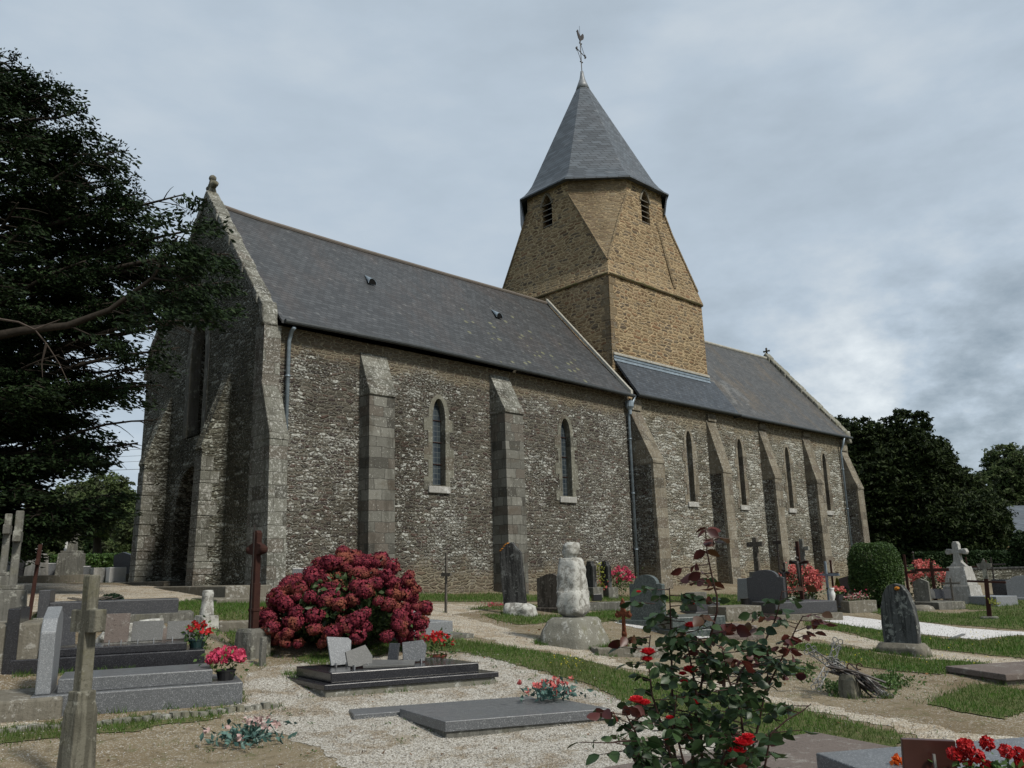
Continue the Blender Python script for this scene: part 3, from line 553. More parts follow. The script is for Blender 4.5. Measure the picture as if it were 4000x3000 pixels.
fW=lambda X:(lambda u,w,d:(X+d,u,w))
NW_=[(14.42,2.33,4.80,.46),(19.66,2.26,4.80,.46)]
CW_=[(26.60,2.36,5.06,.36),(30.22,2.36,5.08,.36),(34.12,2.36,5.08,.36),(37.62,2.36,5.06,.36)]
mb=MB(); holed(mb,[(9,-1.4),(23.02,-1.4),(23.02,5.98),(9,6.02)],[lancet(c,z0,z1,w+.02,.62) for c,z0,z1,w in NW_],fS(18),.34)
mb.box(9.01,23.0,25.0,25.4,-1.4,6.0); cb(mb,'nave_wall',M['wall_nave'])
mb=MB(); holed(mb,[(23.02,-1.4),(40.3,-1.4),(40.3,6.0),(23.02,6.0)],[lancet(c,z0,z1,w+.02,.55) for c,z0,z1,w in CW_],fS(18.003),.34)
mb.box(23.02,40.29,25.0,25.4,-1.4,6.0); cb(mb,'chancel_wall',M['wall_chancel'])
# west gable with the deep portal bay
def arch(c,w,z0,zs,zt,n=8):
    r=[(c-w/2,z0)]
    for i in range(n+1): f=i/n; r.append((c-w/2*math.cos(f*math.pi/2)**1.0*(1-.0*f),zs+(zt-zs)*math.sin(f*math.pi/2)**.85))
    for i in range(n-1,-1,-1): f=i/n; r.append((c+w/2*math.cos(f*math.pi/2),zs+(zt-zs)*math.sin(f*math.pi/2)**.85))
    r.append((c+w/2,z0)); return list(reversed(r))
wn=lancet(21.65,3.7,7.0,.95,1.1); dr=arch(21.65,1.9,-1.0,1.5,2.9)
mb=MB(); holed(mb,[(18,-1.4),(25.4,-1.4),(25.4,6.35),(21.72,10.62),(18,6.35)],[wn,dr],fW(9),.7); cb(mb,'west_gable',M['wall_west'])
M['stone_shade']=old('portal_stone_shaded',(.035,.033,.028),(.06,.057,.048),(.10,.10,.09),.3,9)  # stone coloured dark to stand in for the shade of the recess
cb(MB().box(9.62,9.7,21.0,22.3,3.5,7.2),'west_window',M['glass'])
cb(MB().box(9.62,9.7,20.5,22.8,-1.2,3.0),'door',M['door'])
for g_,(cc,z0,z1,w,ah) in enumerate(((21.65,3.7,7.0,.95,1.1),)):
    inn=lancet(cc,z0+.02,z1,w-.02,ah); out=[(cc-w/2-.25,z0-.15),(cc+w/2+.25,z0-.15)]; z=z0
    out=[(cc+(u-cc)*1.0+math.copysign(.24,u-cc) if abs(u-cc)>.03 else cc,q+(.22 if abs(u-cc)<.3 else 0)) for u,q in inn]
    mb=MB(); holed(mb,out,[inn],fW(8.975),.3); n=len(out); mb.add([(8.975,u,q) for u,q in out]+[(9.02,u,q) for u,q in out],[(j,(j+1)%n,(j+1)%n+n,j+n) for j in range(n)])
    fr_=cb(mb,'window_frame',M['stone_grey'] if 'stone_grey' in M else M['ashlar_w'])
    for yy in (21.5,21.8): cb(MB().box(9.30,9.38,yy-.04,yy+.04,3.7,6.6),'mullion',M['stone_shade'],fr_)
for y0,y1 in ((19.58,19.96),(23.30,23.68)):
    prf=[(9.1,-1.4),(8.30,-1.4),(8.37,3.05),(8.33,3.10),(8.36,3.22),(8.97,5.05),(9.1,5.05)]
    b_=cb(MB().prism(prf,'y',y0,y1),'buttress',M['wall_west'],bevel=.012)
    mb=MB(); z=-1.0; i=0
    while z<2.75:
        h=.30+.06*((i*7)%3); w=.46 if i%2 else .30; xo=8.30+.07*(z+1.4)/4.45
        mb.box(xo-.012,xo+w,y0-.014,y0+.01,z+.010,z+h-.010); mb.box(xo-.012,xo+.02,y0-.012,y1+.012,z+.010,z+h-.010); z+=h; i+=1
    cb(mb,'quoin',M['ashlar_w'],b_,bevel=.01)
# low ledge and kerb of the west front
cb(MB().box(7.95,8.99,17.05,21.0,-1.3,-.17),'plinth',M['kerb'],bevel=.02)
cb(MB().box(7.55,7.95,16.7,20.3,-1.3,-.40).box(7.55,9.6,16.55,17.05,-1.3,-.42),'step',M['kerb'],bevel=.02)
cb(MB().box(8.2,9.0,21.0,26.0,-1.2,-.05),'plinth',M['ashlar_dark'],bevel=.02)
# coping of the west gable
mb=MB(); n=13
for sgn in (-1,1):
    for i in range(n):
        f0,f1=i/n+.003,(i+1)/n-.003
        y0=21.72+sgn*(3.78-3.78*f0); y1=21.72+sgn*(3.78-3.78*f1); z0=6.33+4.40*f0; z1=6.33+4.40*f1; j=.012*((i*5)%3)
        mb.prism([(y0,z0-.14),(y0,z0+.13+j),(y1,z1+.13+j),(y1,z1-.14)],'x',8.95-j,9.30+j)
cb(mb,'gable_coping',M['ashlar_w'],bevel=.03)
for y in (17.93,25.45):
    cb(MB().rough([(5.95,.42,.22,9.15,y+.02),(6.35,.42,.30,9.15,y+(.12 if y<20 else -.12)),(6.58,.36,.22,9.15,y+(.16 if y<20 else -.16))],amp=.03,seed=2),'kneeler',M['ashlar_w'],smooth=True)
mb=MB().rough([(10.55,.40,.46,9.12,21.72),(10.75,.24,.26,9.12,21.72),(10.95,.17,.15,9.12,21.72),(11.22,.17,.15,9.12,21.72)],n=16,amp=.015,p=3)
mb.rough([(10.93,.15,.44,9.12,21.72),(11.07,.15,.44,9.12,21.72)],n=20,amp=.02,p=3,rows=3)
mb.ball((9.12,21.72,11.24),.105,8,.15); mb.ball((9.12,21.50,11.0),.085,8,.15); mb.ball((9.12,21.94,11.0),.085,8,.15)
cb(mb,'gable_cross',M['concrete'],smooth=True)
# roofs
def roof(name,mat,x0,x1,ez,rz_,ey=17.70,ry=21.72,th=.07,n=24,north=True):
    mb=MB(); vs=[];fs=[]
    for i in range(n+1):
        x=x0+(x1-x0)*i/n; e_=ez(x); r_=rz_(x)
        cols=[(ey,e_)]+[(ey+(ry-ey)*f,e_+(r_-e_)*f-.05*math.sin(math.pi*f)) for f in (.08,.3,.6,.85,1.0)]
        if north: cols+=[(2*ry-ey,e_)]
        for y,z in cols: vs.append((x,y,z))
        for y,z in cols: vs.append((x,y,z-th))
    k_=len(cols)
    for i in range(n):
        a_=i*2*k_; b_=a_+2*k_
        for j in range(k_-1): fs+=[(a_+j,a_+j+1,b_+j+1,b_+j),(a_+k_+j,b_+k_+j,b_+k_+j+1,a_+k_+j+1)]
        fs+=[(a_,b_,b_+k_,a_+k_),(a_+k_-1,a_+2*k_-1,b_+2*k_-1,b_+k_-1)]
    for s_ in (0,n*2*k_):
        for j in range(k_-1): fs.append((s_+j,s_+j+1,s_+j+1+k_,s_+j+k_))
    mb.add(vs,fs); return cb(mb,name,mat)
ez=lambda x: float(np.interp(x,[9,10,13.2,17,20,23.1],[6.06,6.08,6.12,6.06,6.0,5.93])); rzf=lambda x: float(np.interp(x,[9,10.5,14,18,21,23],[10.48,10.38,10.34,10.34,10.36,10.34]))
NR=roof('nave_roof',M['slate_nave'],9.34,22.98,ez,rzf)
CRf=roof('chancel_roof',M['slate_chancel'],29.4,40.1,lambda x:6.02,lambda x: 10.70+(x-34)*.02)
roof('crossing_roof',M['slate_chancel'],23.3,29.5,lambda x:5.9,lambda x: 7.4,ey=18.6,th=.05)
mb=MB().tube([(x,21.72,rzf(x)+.02) for x in np.linspace(9.4,23.0,22)],.075,8); cb(mb,'ridge_tiles',M['ridge'],NR)
mb=MB().tube([(x,21.72,10.70+(x-34)*.02+.02) for x in np.linspace(29.5,40.1,14)],.075,8); cb(mb,'ridge_tiles',M['mortarflash'],CRf)
mb=MB().prism([(17.70,6.02),(18.83,7.62),(18.83,7.50),(17.74,5.93)],'x',23.36,30.0); LT=cb(mb,'lean_to_roof',M['slate_new'])
cb(MB().prism([(18.70,7.47),(18.80,7.66),(18.80,7.55)],'x',23.30,29.6).box(23.30,29.62,18.74,18.80,7.60,7.70),'flashing',M['zinc'],LT)
cb(MB().box(23.28,29.55,18.70,18.80,7.70,7.80),'mortar_fillet',M['mortarflash'],LT,bevel=.02)
# verge strip of mortar at the east end of the nave roof and the bit of gable wall behind it
mb=MB().prism([(17.75,5.98),(21.72,10.42),(21.72,10.56),(17.75,6.13)],'x',22.9,23.02); cb(mb,'verge_mortar',M['mortarflash'],NR)
mb=MB().prism([(17.98,5.6),(18.85,5.6),(21.72,5.6),(25.4,5.6),(25.4,6.0),(21.72,10.25),(17.98,6.05)],'x',23.05,23.25); cb(mb,'nave_east_gable',M['wall_tower'])
# wall plates under the eaves, gutters and down pipes
for x0,x1,z,y in ((9.4,22.95,None,17.64),(29.9,40.15,6.0,17.64)):
    pts=[(x,y,(ez(x) if z is None else z)-.03) for x in np.linspace(x0,x1,14)]
    cb(MB().tube(pts,.062,10),'gutter',M['gutter'])
cb(MB().tube([(23.2,17.66,6.0),(29.98,17.66,6.0)],.06,10).box(29.9,30.0,17.66,17.95,5.9,6.0),'gutter',M['gutter'])
def pipe(x,zt,zb,hop):
    pts=[(x+(.10 if hop else 0),17.66,5.93),(x,17.78,zt+.12),(x,17.9,zt-.12),(x,17.9,zb)]
    mb=MB().tube(pts,.05,10); z=zt-1.0
    while z>zb: mb.tube([(x,17.9,z-.025),(x,17.9,z+.025)],.066,10); z-=1.9
    p_=cb(mb,'down_pipe',M['zinc'],smooth=True)
    if hop: cb(MB().lathe([(.06,-.35),(.075,-.2),(.15,-.08),(.15,.12),(.12,.14)],(x,17.84,5.62),12),'hopper_head',M['zinc'],p_)
pipe(9.66,5.75,-.6,False); pipe(22.90,5.4,-.75,True); pipe(39.33,5.4,-.75,False)
# buttresses
def buttress(x0,x1,yf,zl,zt,mat,yt=17.98,pil=None,lip=.03,bat=.06,lm=None):
    prof=[(18.2,-1.4),(yf-bat,-1.4),(yf,zl-.12)]
    b_=cb(MB().prism(prof+[(18.2,zl-.12)],'x',x0,x1),'buttress',mat,bevel=.012)
    cap=MB(); k_=4; pr=[(18.2,zl-.13),(yf-lip,zl-.13),(yf-lip,zl-.05)]
    for i in range(1,k_): f=i/k_; y=yf+(yt-yf)*f; z=zl-.02+(zt-zl)*f; pr+=[(y-.012,z-.012),(y,z+.022)]
    pr+=[(yt,zt),(18.2,zt)]; cap.prism(pr,'x',x0-lip*.5,x1+lip*.5)
    cb(cap,'weathering',lm or mat,b_,bevel=.012)
    if pil: cb(MB().box(x0+.02,x1-.02,17.9,18.1,zt-.02,5.88),'pilaster',mat,b_)
    return b_
buttress(11.80,12.60,17.56,4.66,5.72,M['ashlar'],lm=M['ashlar_w'],lip=.045); buttress(16.40,17.14,17.38,4.68,5.80,M['ashlar'],lm=M['ashlar_w'],lip=.045)
b_=buttress(8.97,9.43,17.36,3.22,4.55,M['ashlar_w'],yt=17.86,lip=.02,bat=.16)
cb(MB().prism([(18.3,-1.4),(17.86,-1.4),(17.86,5.95),(18.3,5.95)],'x',8.975,9.42),'corner_pilaster',M['ashlar_w'],b_)
for x0,x1,yf,zl,zt in ((23.04,23.68,17.08,3.62,5.50),(27.92,28.52,17.42,3.62,5.62),(31.86,32.42,17.44,3.62,5.66),(35.68,36.34,17.5,3.62,5.7),(39.48,40.12,17.36,3.55,5.35)):
    buttress(x0,x1,yf,zl,zt,M['ashlar_tan'],pil=True,lip=.03,lm=M['ashlar_tan'])
    mb=MB().box(x0-.012,x0+.3,yf+.10,18.0,-1.3,zl-.16); cb(mb,'side_rubble',M['wall_nave'],CH)
# windows with dressed surrounds
def window(c,z0,z1,w,ah,mat,sill=True,depth=.26):
    inn=lancet(c,z0+.02,z1,w,ah); k_=len(inn); out=[]; hb=[]
    z=z0-.12; i=0; H=z1-ah
    left=[];right=[]
    while z<H: h=.36+.1*((i*3)%2); m_=.15 if i%2 else .30; m2=.30 if i%3 else .16; left+= [(c-w/2-m_,z),(c-w/2-m_,min(z+h,H))]; right+=[(c+w/2+m2,z),(c+w/2+m2,min(z+h,H))]; z+=h; i+=1
    head=[(c+w/2+.14,H+.02),(c+w/2+.13,H+.25),(c+w/2+.03,z1-.05),(c+.07,z1+.12),(c-.07,z1+.12),(c-w/2-.03,z1-.05),(c-w/2-.13,H+.25),(c-w/2-.14,H+.02)]
    outer=right+head+list(reversed(left))
    mb=MB(); holed(mb,outer,[inn],fS(17.985),.02+depth); n=len(outer); mb.add([(u,17.985,q) for u,q in outer]+[(u,18.01,q) for u,q in outer],[(j,(j+1)%n,(j+1)%n+n,j+n) for j in range(n)])
    f_=cb(mb,'window_frame',mat)
    g=MB().prism([(u*.92+c*.08,q) for u,q in inn],'y',18.2,18.22); cb(g,'glass',M['glass'],f_)
    for q in np.linspace(z0,H,4)[1:]: cb(MB().tube([(c-w/2,18.18,q),(c+w/2,18.18,q)],.012,6),'saddle_bar',M['rust'],f_)
    if sill: cb(MB().box(c-w/2-.16,c+w/2+.14,17.93,18.02,z0-.20,z0-.01),'window_sill',M['ashlar_w'] if mat is M['ashlar_w'] else M['stone_pale'],f_,bevel=.02)
M['ashlar_win']=ashlar('ashlar_window',(.15,.148,.12),(.21,.205,.165),(.12,.115,.09),bw=.6,bh=.36,lich=.5)
for c,z0,z1,w in NW_: window(c,z0,z1,w,.6,M['ashlar_win'])
for c,z0,z1,w in CW_: window(c,z0,z1,w,.5,M['ashlar_tan'])
# east gable
mb=MB().prism([(18,-1.4),(25.4,-1.4),(25.4,6.2),(21.8,10.85),(18,6.2)],'x',40.1,40.32); cb(mb,'east_gable',M['wall_chancel'])
mb=MB()
for i in range(14):
    f0,f1=i/14+.004,(i+1)/14-.004; j=.02*((i*5)%3); y0=17.95+3.85*f0; y1=17.95+3.85*f1; z0=6.15+4.75*f0; z1=6.15+4.75*f1
    mb.prism([(y0,z0-.1),(y0,z0+.26+j),(y1,z1+.26+j),(y1,z1-.1)],'x',39.98-j,40.5)
    y0=25.65-3.85*f0; y1=25.65-3.85*f1; mb.prism([(y0,z0-.1),(y0,z0+.26),(y1,z1+.26),(y1,z1-.1)],'x',40.0,40.5)
cb(mb,'gable_coping',M['lichen_base'],bevel=.04)
cb(MB().rough([(5.75,.5,.3,40.2,17.9),(6.35,.46,.4,40.2,18.0)],amp=.03),'kneeler',M['lichen_base'],smooth=True)
mb=MB().box(40.12,40.2,21.73,21.81,11.05,11.42).box(40.12,40.2,21.64,21.90,11.24,11.31); mb.ball((40.16,21.77,11.42),.055,6).ball((40.16,21.62,11.275),.055,6).ball((40.16,21.92,11.275),.055,6); cb(mb,'gable_cross',M['stone_brown'],bevel=.01)
# roof vents
for x in (13.48,18.72):
    y=20.28; z=ez(x)+(y-17.7)*(rzf(x)-ez(x))/4.02
    mb=MB(); vs=[];m_=10
    for i in range(m_+1): an=math.pi*i/m_; vs.append((x+.15*math.cos(an),y-.30+.0*math.sin(an),z-.30+.17*math.sin(an)+.03))
    ap=(x,y+.14,z+.14); mb.add(vs+[ap],[(i,i+1,m_+1) for i in range(m_)])
    mb2=[(a_*.9+x*.1,b_+.015,c_-.012) for a_,b_,c_ in vs]; v_=cb(mb,'roof_vent',M['zinc']); v_.modifiers.new('s','SOLIDIFY').thickness=.012
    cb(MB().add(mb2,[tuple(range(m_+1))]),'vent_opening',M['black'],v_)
# ------------------------------------------------------------------ tower
X0,X1,Y0,Y1=23.28,29.48,18.8,25.0; ZS=10.92
mb=MB(); mb.add([(X0-.12,Y0-.05,4.6),(X1+.05,Y0-.05,4.6),(X1+.05,Y1,4.6),(X0-.12,Y1,4.6),(X0,Y0,ZS-.06),(X1,Y0,ZS-.06),(X1,Y1,ZS-.06),(X0,Y1,ZS-.06)],[(0,1,5,4),(1,2,6,5),(2,3,7,6),(3,0,4,7),(4,5,6,7),(3,2,1,0)])
TW=cb(mb,'tower',M['wall_tower'])
cx,cy=26.28,21.94; AP=2.86; ts=AP*math.tan(math.pi/8); ZB,ZC,ZT=13.8,14.85,15.62
cor=[(X0,Y0,-1,-1),(X1,Y0,1,-1),(X1,Y1,1,1),(X0,Y1,-1,1)]
TZ=11.5
mb=MB(); dg=MB(); strips=MB()
Bp={};Cp={};Tp={}
for i,(qx,qy,sx,sy) in enumerate(cor):
    tx,ty=qx-sx*.10,qy-sy*.08; f=(ZB-TZ)/(ZC-TZ)
    Tp[i]=(tx,ty,TZ)
    # on the y-facing (N/S) face and on the x-facing (E/W) face
    cy_=(cx+sx*ts,cy+sy*AP); cx_=(cx+sx*AP,cy+sy*ts)
    Bp[i]=((tx+(cy_[0]-tx)*f,cy_[1],ZB),(cx_[0],ty+(cx_[1]-ty)*f,ZB)); Cp[i]=((cy_[0],cy_[1],ZC),(cx_[0],cx_[1],ZC))
    a_,b_=Bp[i]; c_,d_=Cp[i]
    cb(MB().add([Tp[i],a_,b_,c_,d_,(c_[0],c_[1],ZT),(d_[0],d_[1],ZT)],[(0,1,2),(1,3,4,2),(3,5,6,4)]),'belfry_corner_face',M['wall_diag'],TW)
for fi,(i,j,side) in enumerate(((0,1,0),(1,2,1),(2,3,0),(3,0,1))):
    qi=(cor[i][0]+cor[i][2]*.06,cor[i][1]+cor[i][3]*.06,ZS); qj=(cor[j][0]+cor[j][2]*.06,cor[j][1]+cor[j][3]*.06,ZS); ti,tj=Tp[i],Tp[j]; bi,bj=Bp[i][side],Bp[j][side]; ci,cj=Cp[i][side],Cp[j][side]
    mb.add([qi,qj,tj,bj,bi,ti],[(0,1,2,5),(5,2,3,4)])
    up=[bi,bj,cj,(cj[0],cj[1],ZT),(ci[0],ci[1],ZT),ci]
    if fi in (0,3):
        if fi==0: holed(mb,[(p_[0],p_[2]) for p_ in up],[lancet(26.28,13.84,15.28,.56,.5)],fS(cy-AP),.4)
        else: holed(mb,[(p_[1],p_[2]) for p_ in up],[lancet(21.98,13.84,15.28,.56,.5)],fW(cx-AP),.4)
    else: mb.add(up,[(0,1,2,3,4,5)])
mb.box(X0-.055,X1+.055,Y0-.055,Y1+.055,ZS-.07,ZS-.005); cb(mb,'belfry_wall',M['wall_tower'],TW); cb(MB().tube([(27.05,19.12,14.1),(27.35,18.98,12.6),(27.62,18.84,11.25)],[.07,.085,.09],6),'stone_rib',M['wall_diag'],TW)
# dressed stones up the diagonal edges
for i in (0,1,3):
    for s_ in (0,1):
        path=[Tp[i],Bp[i][s_],Cp[i][s_]]; cb(MB().tube([(p_[0],p_[1],p_[2]) for p_ in path],.055,5),'edge_stone',M['wall_diag'],TW)
# corner quoins of the shaft
mb=MB(); z=7.3; i=0
while z<ZS-.3:
    h=.24+.05*((i*5)%3); w=.42 if i%2 else .24; f=(z-4.6)/(ZS-4.66); ox=-.12*(1-f); oy=-.05*(1-f)
    mb.box(X0+ox-.012,X0+ox+w,Y0+oy-.012,Y0+oy+.02,z+.01,z+h-.01); mb.box(X0+ox-.012,X0+ox+.02,Y0+oy-.012,Y0+oy+.66-w,z+.01,z+h-.01); z+=h; i+=1
M['quoin_tan']=ashlar('tower_quoins',(.17,.125,.075),(.23,.185,.12),(.2,.15,.09),lich=.2)
cb(mb,'quoin',M['quoin_tan'],TW,bevel=.01)
# string course, slightly mossy; shadow under the overhang painted in as dark brown
st=MB(); n=40
ring=[(X0,Y0),(X1,Y0),(X1,Y1),(X0,Y1)]
for q in range(4):
    a_,b_=ring[q],ring[(q+1)%4]; pts=[]
    for i in range(n+1): f=i/n; x=a_[0]+(b_[0]-a_[0])*f; y=a_[1]+(b_[1]-a_[1])*f; pts.append((x,y,ZS+.012*mnoise.noise((x*2,y*2,0))))
    st.tube([(x_+(.05 if q==1 else -.05 if q==3 else 0),y_+(-.05 if q==0 else .05 if q==2 else 0),z_-.03) for x_,y_,z_ in pts],[.05+.03*mnoise.noise((p_[0]*3,p_[1]*3,1)) for p_ in pts],6)
M['moss']=old('mossy_shaded_string',(.07,.055,.035),(.12,.095,.055),(.08,.08,.03),.5,6)
cb(st,'string_course',M['moss'],TW)
for side in (0,1):
    lo=MB(); 
    if side==0:
        hood=MB().tube([(26.28+.33*math.copysign(abs(f)**.8,f)*1.0,cy-AP-.01,14.80+.55*(1-abs(f))**.7) for f in np.linspace(-1,1,13)],.05,6)
        fr=cb(hood,'belfry_window',M['ashlar_tan'],TW)
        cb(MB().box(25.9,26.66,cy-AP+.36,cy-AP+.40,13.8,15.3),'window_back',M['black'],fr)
        for k_ in range(5): z=13.98+k_*.24; cb(MB().add([(26.01,cy-AP+.02,z-.09),(26.55,cy-AP+.02,z-.09),(26.55,cy-AP+.26,z+.07),(26.01,cy-AP+.26,z+.07),(26.01,cy-AP+.02,z-.06),(26.55,cy-AP+.02,z-.06),(26.55,cy-AP+.26,z+.10),(26.01,cy-AP+.26,z+.10)],[(0,3,2,1),(4,5,6,7),(0,1,5,4),(1,2,6,5),(2,3,7,6),(3,0,4,7)]),'louvre',M['louvre'],fr)
    else:
        X_=cx-AP; hood=MB().tube([(X_-.01,21.98+.33*math.copysign(abs(f)**.8,f),14.80+.55*(1-abs(f))**.7) for f in np.linspace(-1,1,13)],.05,6)
        fr=cb(hood,'belfry_window',M['ashlar_tan'],TW)
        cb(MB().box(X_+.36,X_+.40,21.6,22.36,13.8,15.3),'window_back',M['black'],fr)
        for k_ in range(5): z=13.98+k_*.24; cb(MB().add([(X_+.02,21.71,z-.09),(X_+.02,22.25,z-.09),(X_+.26,22.25,z+.07),(X_+.26,21.71,z+.07),(X_+.02,21.71,z-.06),(X_+.02,22.25,z-.06),(X_+.26,22.25,z+.10),(X_+.26,21.71,z+.10)],[(0,3,2,1),(4,5,6,7),(0,1,5,4),(1,2,6,5),(2,3,7,6),(3,0,4,7)]),'louvre',M['louvre'],fr)
def octring(ap,z,dx=0,dy=0): R_=ap/math.cos(math.pi/8); return [(cx+dx+R_*math.cos(math.pi/8+k_*math.pi/4),cy+dy+R_*math.sin(math.pi/8+k_*math.pi/4),z) for k_ in range(8)]
prof=[(3.17,15.47),(2.98,15.63),(2.80,15.85),(2.62,16.13),(2.47,16.45),(.27,21.25)]; ax,ay=-.30,-.05; vs=[];fs=[]
for ap,z in prof: g=max(0,(z-15.47)/5.78); vs+=octring(ap,z,ax*g,ay*g)
for i in range(len(prof)-1):
    for j in range(8): fs.append((i*8+j,i*8+(j+1)%8,(i+1)*8+(j+1)%8,(i+1)*8+j))
vs+=octring(3.17,15.41); k_=len(prof)*8
for j in range(8): fs.append((j,(j+1)%8,k_+(j+1)%8,k_+j))
vs+=octring(2.7,15.50); 
for j in range(8): fs.append((k_+j,k_+(j+1)%8,k_+8+(j+1)%8,k_+8+j))
SP=cb(MB().add(vs,fs),'spire',M['slate_spire'])
# slate-hung skirt where the spire laps the set-back corner faces
for js in ((6,),(2,)):
    sk=MB(); A_=octring(3.12,15.44); B_=octring(2.98,14.55)
    for j in js:
        k_=(j+1)%8; sk.add([A_[j],A_[k_],B_[k_],B_[j]],[(0,1,2,3)])
    o=cb(sk,'spire_skirt',M['slate_new'],SP); o.modifiers.new('s','SOLIDIFY').thickness=.06
lx,ly=cx+ax,cy+ay
cb(MB().lathe([(.33,21.18),(.22,21.5),(.13,21.75),(.085,22.0),(.07,22.15)],(lx,ly,0),12),'lead_cap',M['lead'],SP,smooth=True)
WC=cb(MB().tube([(lx,ly,22.1),(lx-.02,ly,24.0)],.022,6).tube([(lx-.02,ly,24.0),(lx-.03,ly,24.5)],.008,5),'weathercock',M['iron'],SP)
mb=MB(); zc=23.12; dx_,dy_=.42,.10
mb.tube([(lx-dx_,ly-dy_,zc),(lx+dx_,ly+dy_,zc)],.02,6)
for s_ in(-1,1):
    mb.ball((lx+s_*dx_,ly+s_*dy_,zc),.05,5); mb.tube([(lx+s_*dx_*.9,ly+s_*dy_*.9,zc),(lx,ly,zc+s_*.48)],.012,5)
    mb.ball((lx+s_*dx_*.9,ly+s_*dy_*.9,zc+.07),.035,5).ball((lx+s_*dx_*.9,ly+s_*dy_*.9,zc-.07),.035,5); mb.ball((lx+.06,ly,zc+s_*.48),.035,5).ball((lx-.06,ly,zc+s_*.48),.035,5)
cb(mb,'vane_cross',M['iron'],WC)
rp=[(-.20,.30),(-.24,.36),(-.20,.40),(-.16,.46),(-.12,.42),(-.10,.34),(-.02,.22),(.08,.22),(.13,.32),(.20,.40),(.26,.36),(.27,.22),(.22,.10),(.12,.02),(.04,-.04),(.0,-.14),(-.04,-.14),(-.03,-.04),(-.12,.06),(-.17,.18)]
cb(MB().prism([(lx-.02+u*.95,23.78+w) for u,w in rp],'y',ly-.02,ly+.02),'rooster',M['iron'],WC)
# ================================================================== CEMETERY
RZ=math.radians(-17)
def skew(mb,k):      # the old plots are not quite square
    mb.v=[(x-k*y,y,z) for x,y,z in mb.v]; return mb
RT=CR[0][:2]/np.linalg.norm(CR[0][:2])      # horizontal direction of the picture's x
def hsprof(kind,W,H):
    w=W/2
    if kind=='flat': return [(-w,0),(w,0),(w,H),(-w,H)]
    if kind=='round':
        r=[(-w,0),(w,0)]+[(w*math.cos(a_),H-w*.62+w*.62*math.sin(a_)) for a_ in np.linspace(0,math.pi,13)]; return r
    if kind=='arch':
        return [(-w*.96,0),(w*.96,0),(w,H*.45),(w*.93,H*.68),(w*.72,H*.86),(w*.42,H*.97),(0,H),(-w*.42,H*.97),(-w*.72,H*.86),(-w*.93,H*.68),(-w,H*.45)]
    if kind=='peak': return [(-w,0),(w,0),(w,H*.86),(0,H),(-w,H*.86)]
    if kind=='slant': return [(-w,0),(w,0),(w,H*.86),(w*.2,H*.98),(-w*.3,H),(-w,H*.84)]
    if kind=='shoulder': return [(-w,0),(w,0),(w,H*.80),(w*.78,H*.82),(w*.55,H*.90),(w*.45,H),(-w*.45,H),(-w*.55,H*.90),(-w*.78,H*.82),(-w,H*.80)]
    if kind=='curve': return [(-w,0),(w,0),(w,H*.78),(w*.85,H*.80)]+[(w*.7*math.cos(a_),H*.80+H*.20*math.sin(a_)) for a_ in np.linspace(0,math.pi,11)]+[(-w*.85,H*.80),(-w,H*.78)]
    if kind=='trap': return [(-w,0),(w,0),(w*.94,H*.35),(w*.80,H),(-w*.80,H),(-w*.94,H*.35)]
def headstone(name,label,uv0,uv1,vt,vb,kind,mat,t=.10,base=None,bmat=None,rz=RZ,tilt=None,bh=.14,bev=.01,cat='headstone',bw=None,W=None,group=None,seedless=False):
    p=at((uv0+uv1)/2,vb); m_=mpp(p); H=(vb-vt)*m_; nx=np.array([math.cos(rz),math.sin(rz)]); ny=np.array([-nx[1],nx[0]])
    if W is None: W=max(.15,((uv1-uv0)*m_-t*abs(nx@RT))/max(.35,abs(ny@RT)))
    o=thing(name,label,cat,p,rz,group); z0=0
    if base:
        b_=(bw or W*1.25); MB().box(-t*1.4,t*1.4,-b_/2,b_/2,-.12,bh).build('plinth',bmat or mat,o,bevel=.015); z0=bh
    h_=MB().prism([(u,w) for u,w in hsprof(kind,W,H-z0+.0)],'x',-t/2,t/2).build('slab',mat,o,bevel=bev); h_.location=(0,0,z0-.01)
    if tilt: h_.rotation_euler=(tilt[0],tilt[1],0)
    if not base: h_.location=(0,0,-.08); 
    return o,p,m_,W,H
def cross(name,label,u,vt,vb,mat,shaft=.09,th=.06,arm=.7,armz=.72,base=None,bmat=None,rz=RZ,tilt=(0,0),cat='cross',ends=None,armh=None,bname='base_stone',H=None,group=None,bevel=.008):
    p=at(u,vb); m_=mpp(p); H=H or (vb-vt)*m_; o=thing(name,label,cat,p,rz,group); z0=0
    if base:
        bx,by,bz=base; MB().rough([(-.15,bx*1.1,by*1.1,0,0),(bz*.7,bx,by,0,0),(bz,bx*.86,by*.86,0,0)],amp=.012,sc=6,p=6,rows=3).build(bname,bmat or M['stone_grey'],o,smooth=False); z0=bz-.02
    w=shaft/2; A_=arm/2; ah=(armh or shaft)/2; az=z0+(H-z0)*armz
    prof=[(-w*1.15,z0-.05),(w*1.15,z0-.05),(w,az-ah),(A_,az-ah),(A_,az+ah),(w,az+ah),(w*.95,H),(-w*.95,H),(-w,az+ah),(-A_,az+ah),(-A_,az-ah),(-w,az-ah)]
    s_=MB().prism(prof,'x',-th/2,th/2).build('cross_shaft',mat,o,bevel=bevel); s_.rotation_euler=(tilt[0],tilt[1],0)
    if ends:
        for y,z in ((-A_,az),(A_,az),(0,H)): MB().ball((0,y,z),ends,6).build('end_knob',mat,s_)
    return o,p,m_,H,az
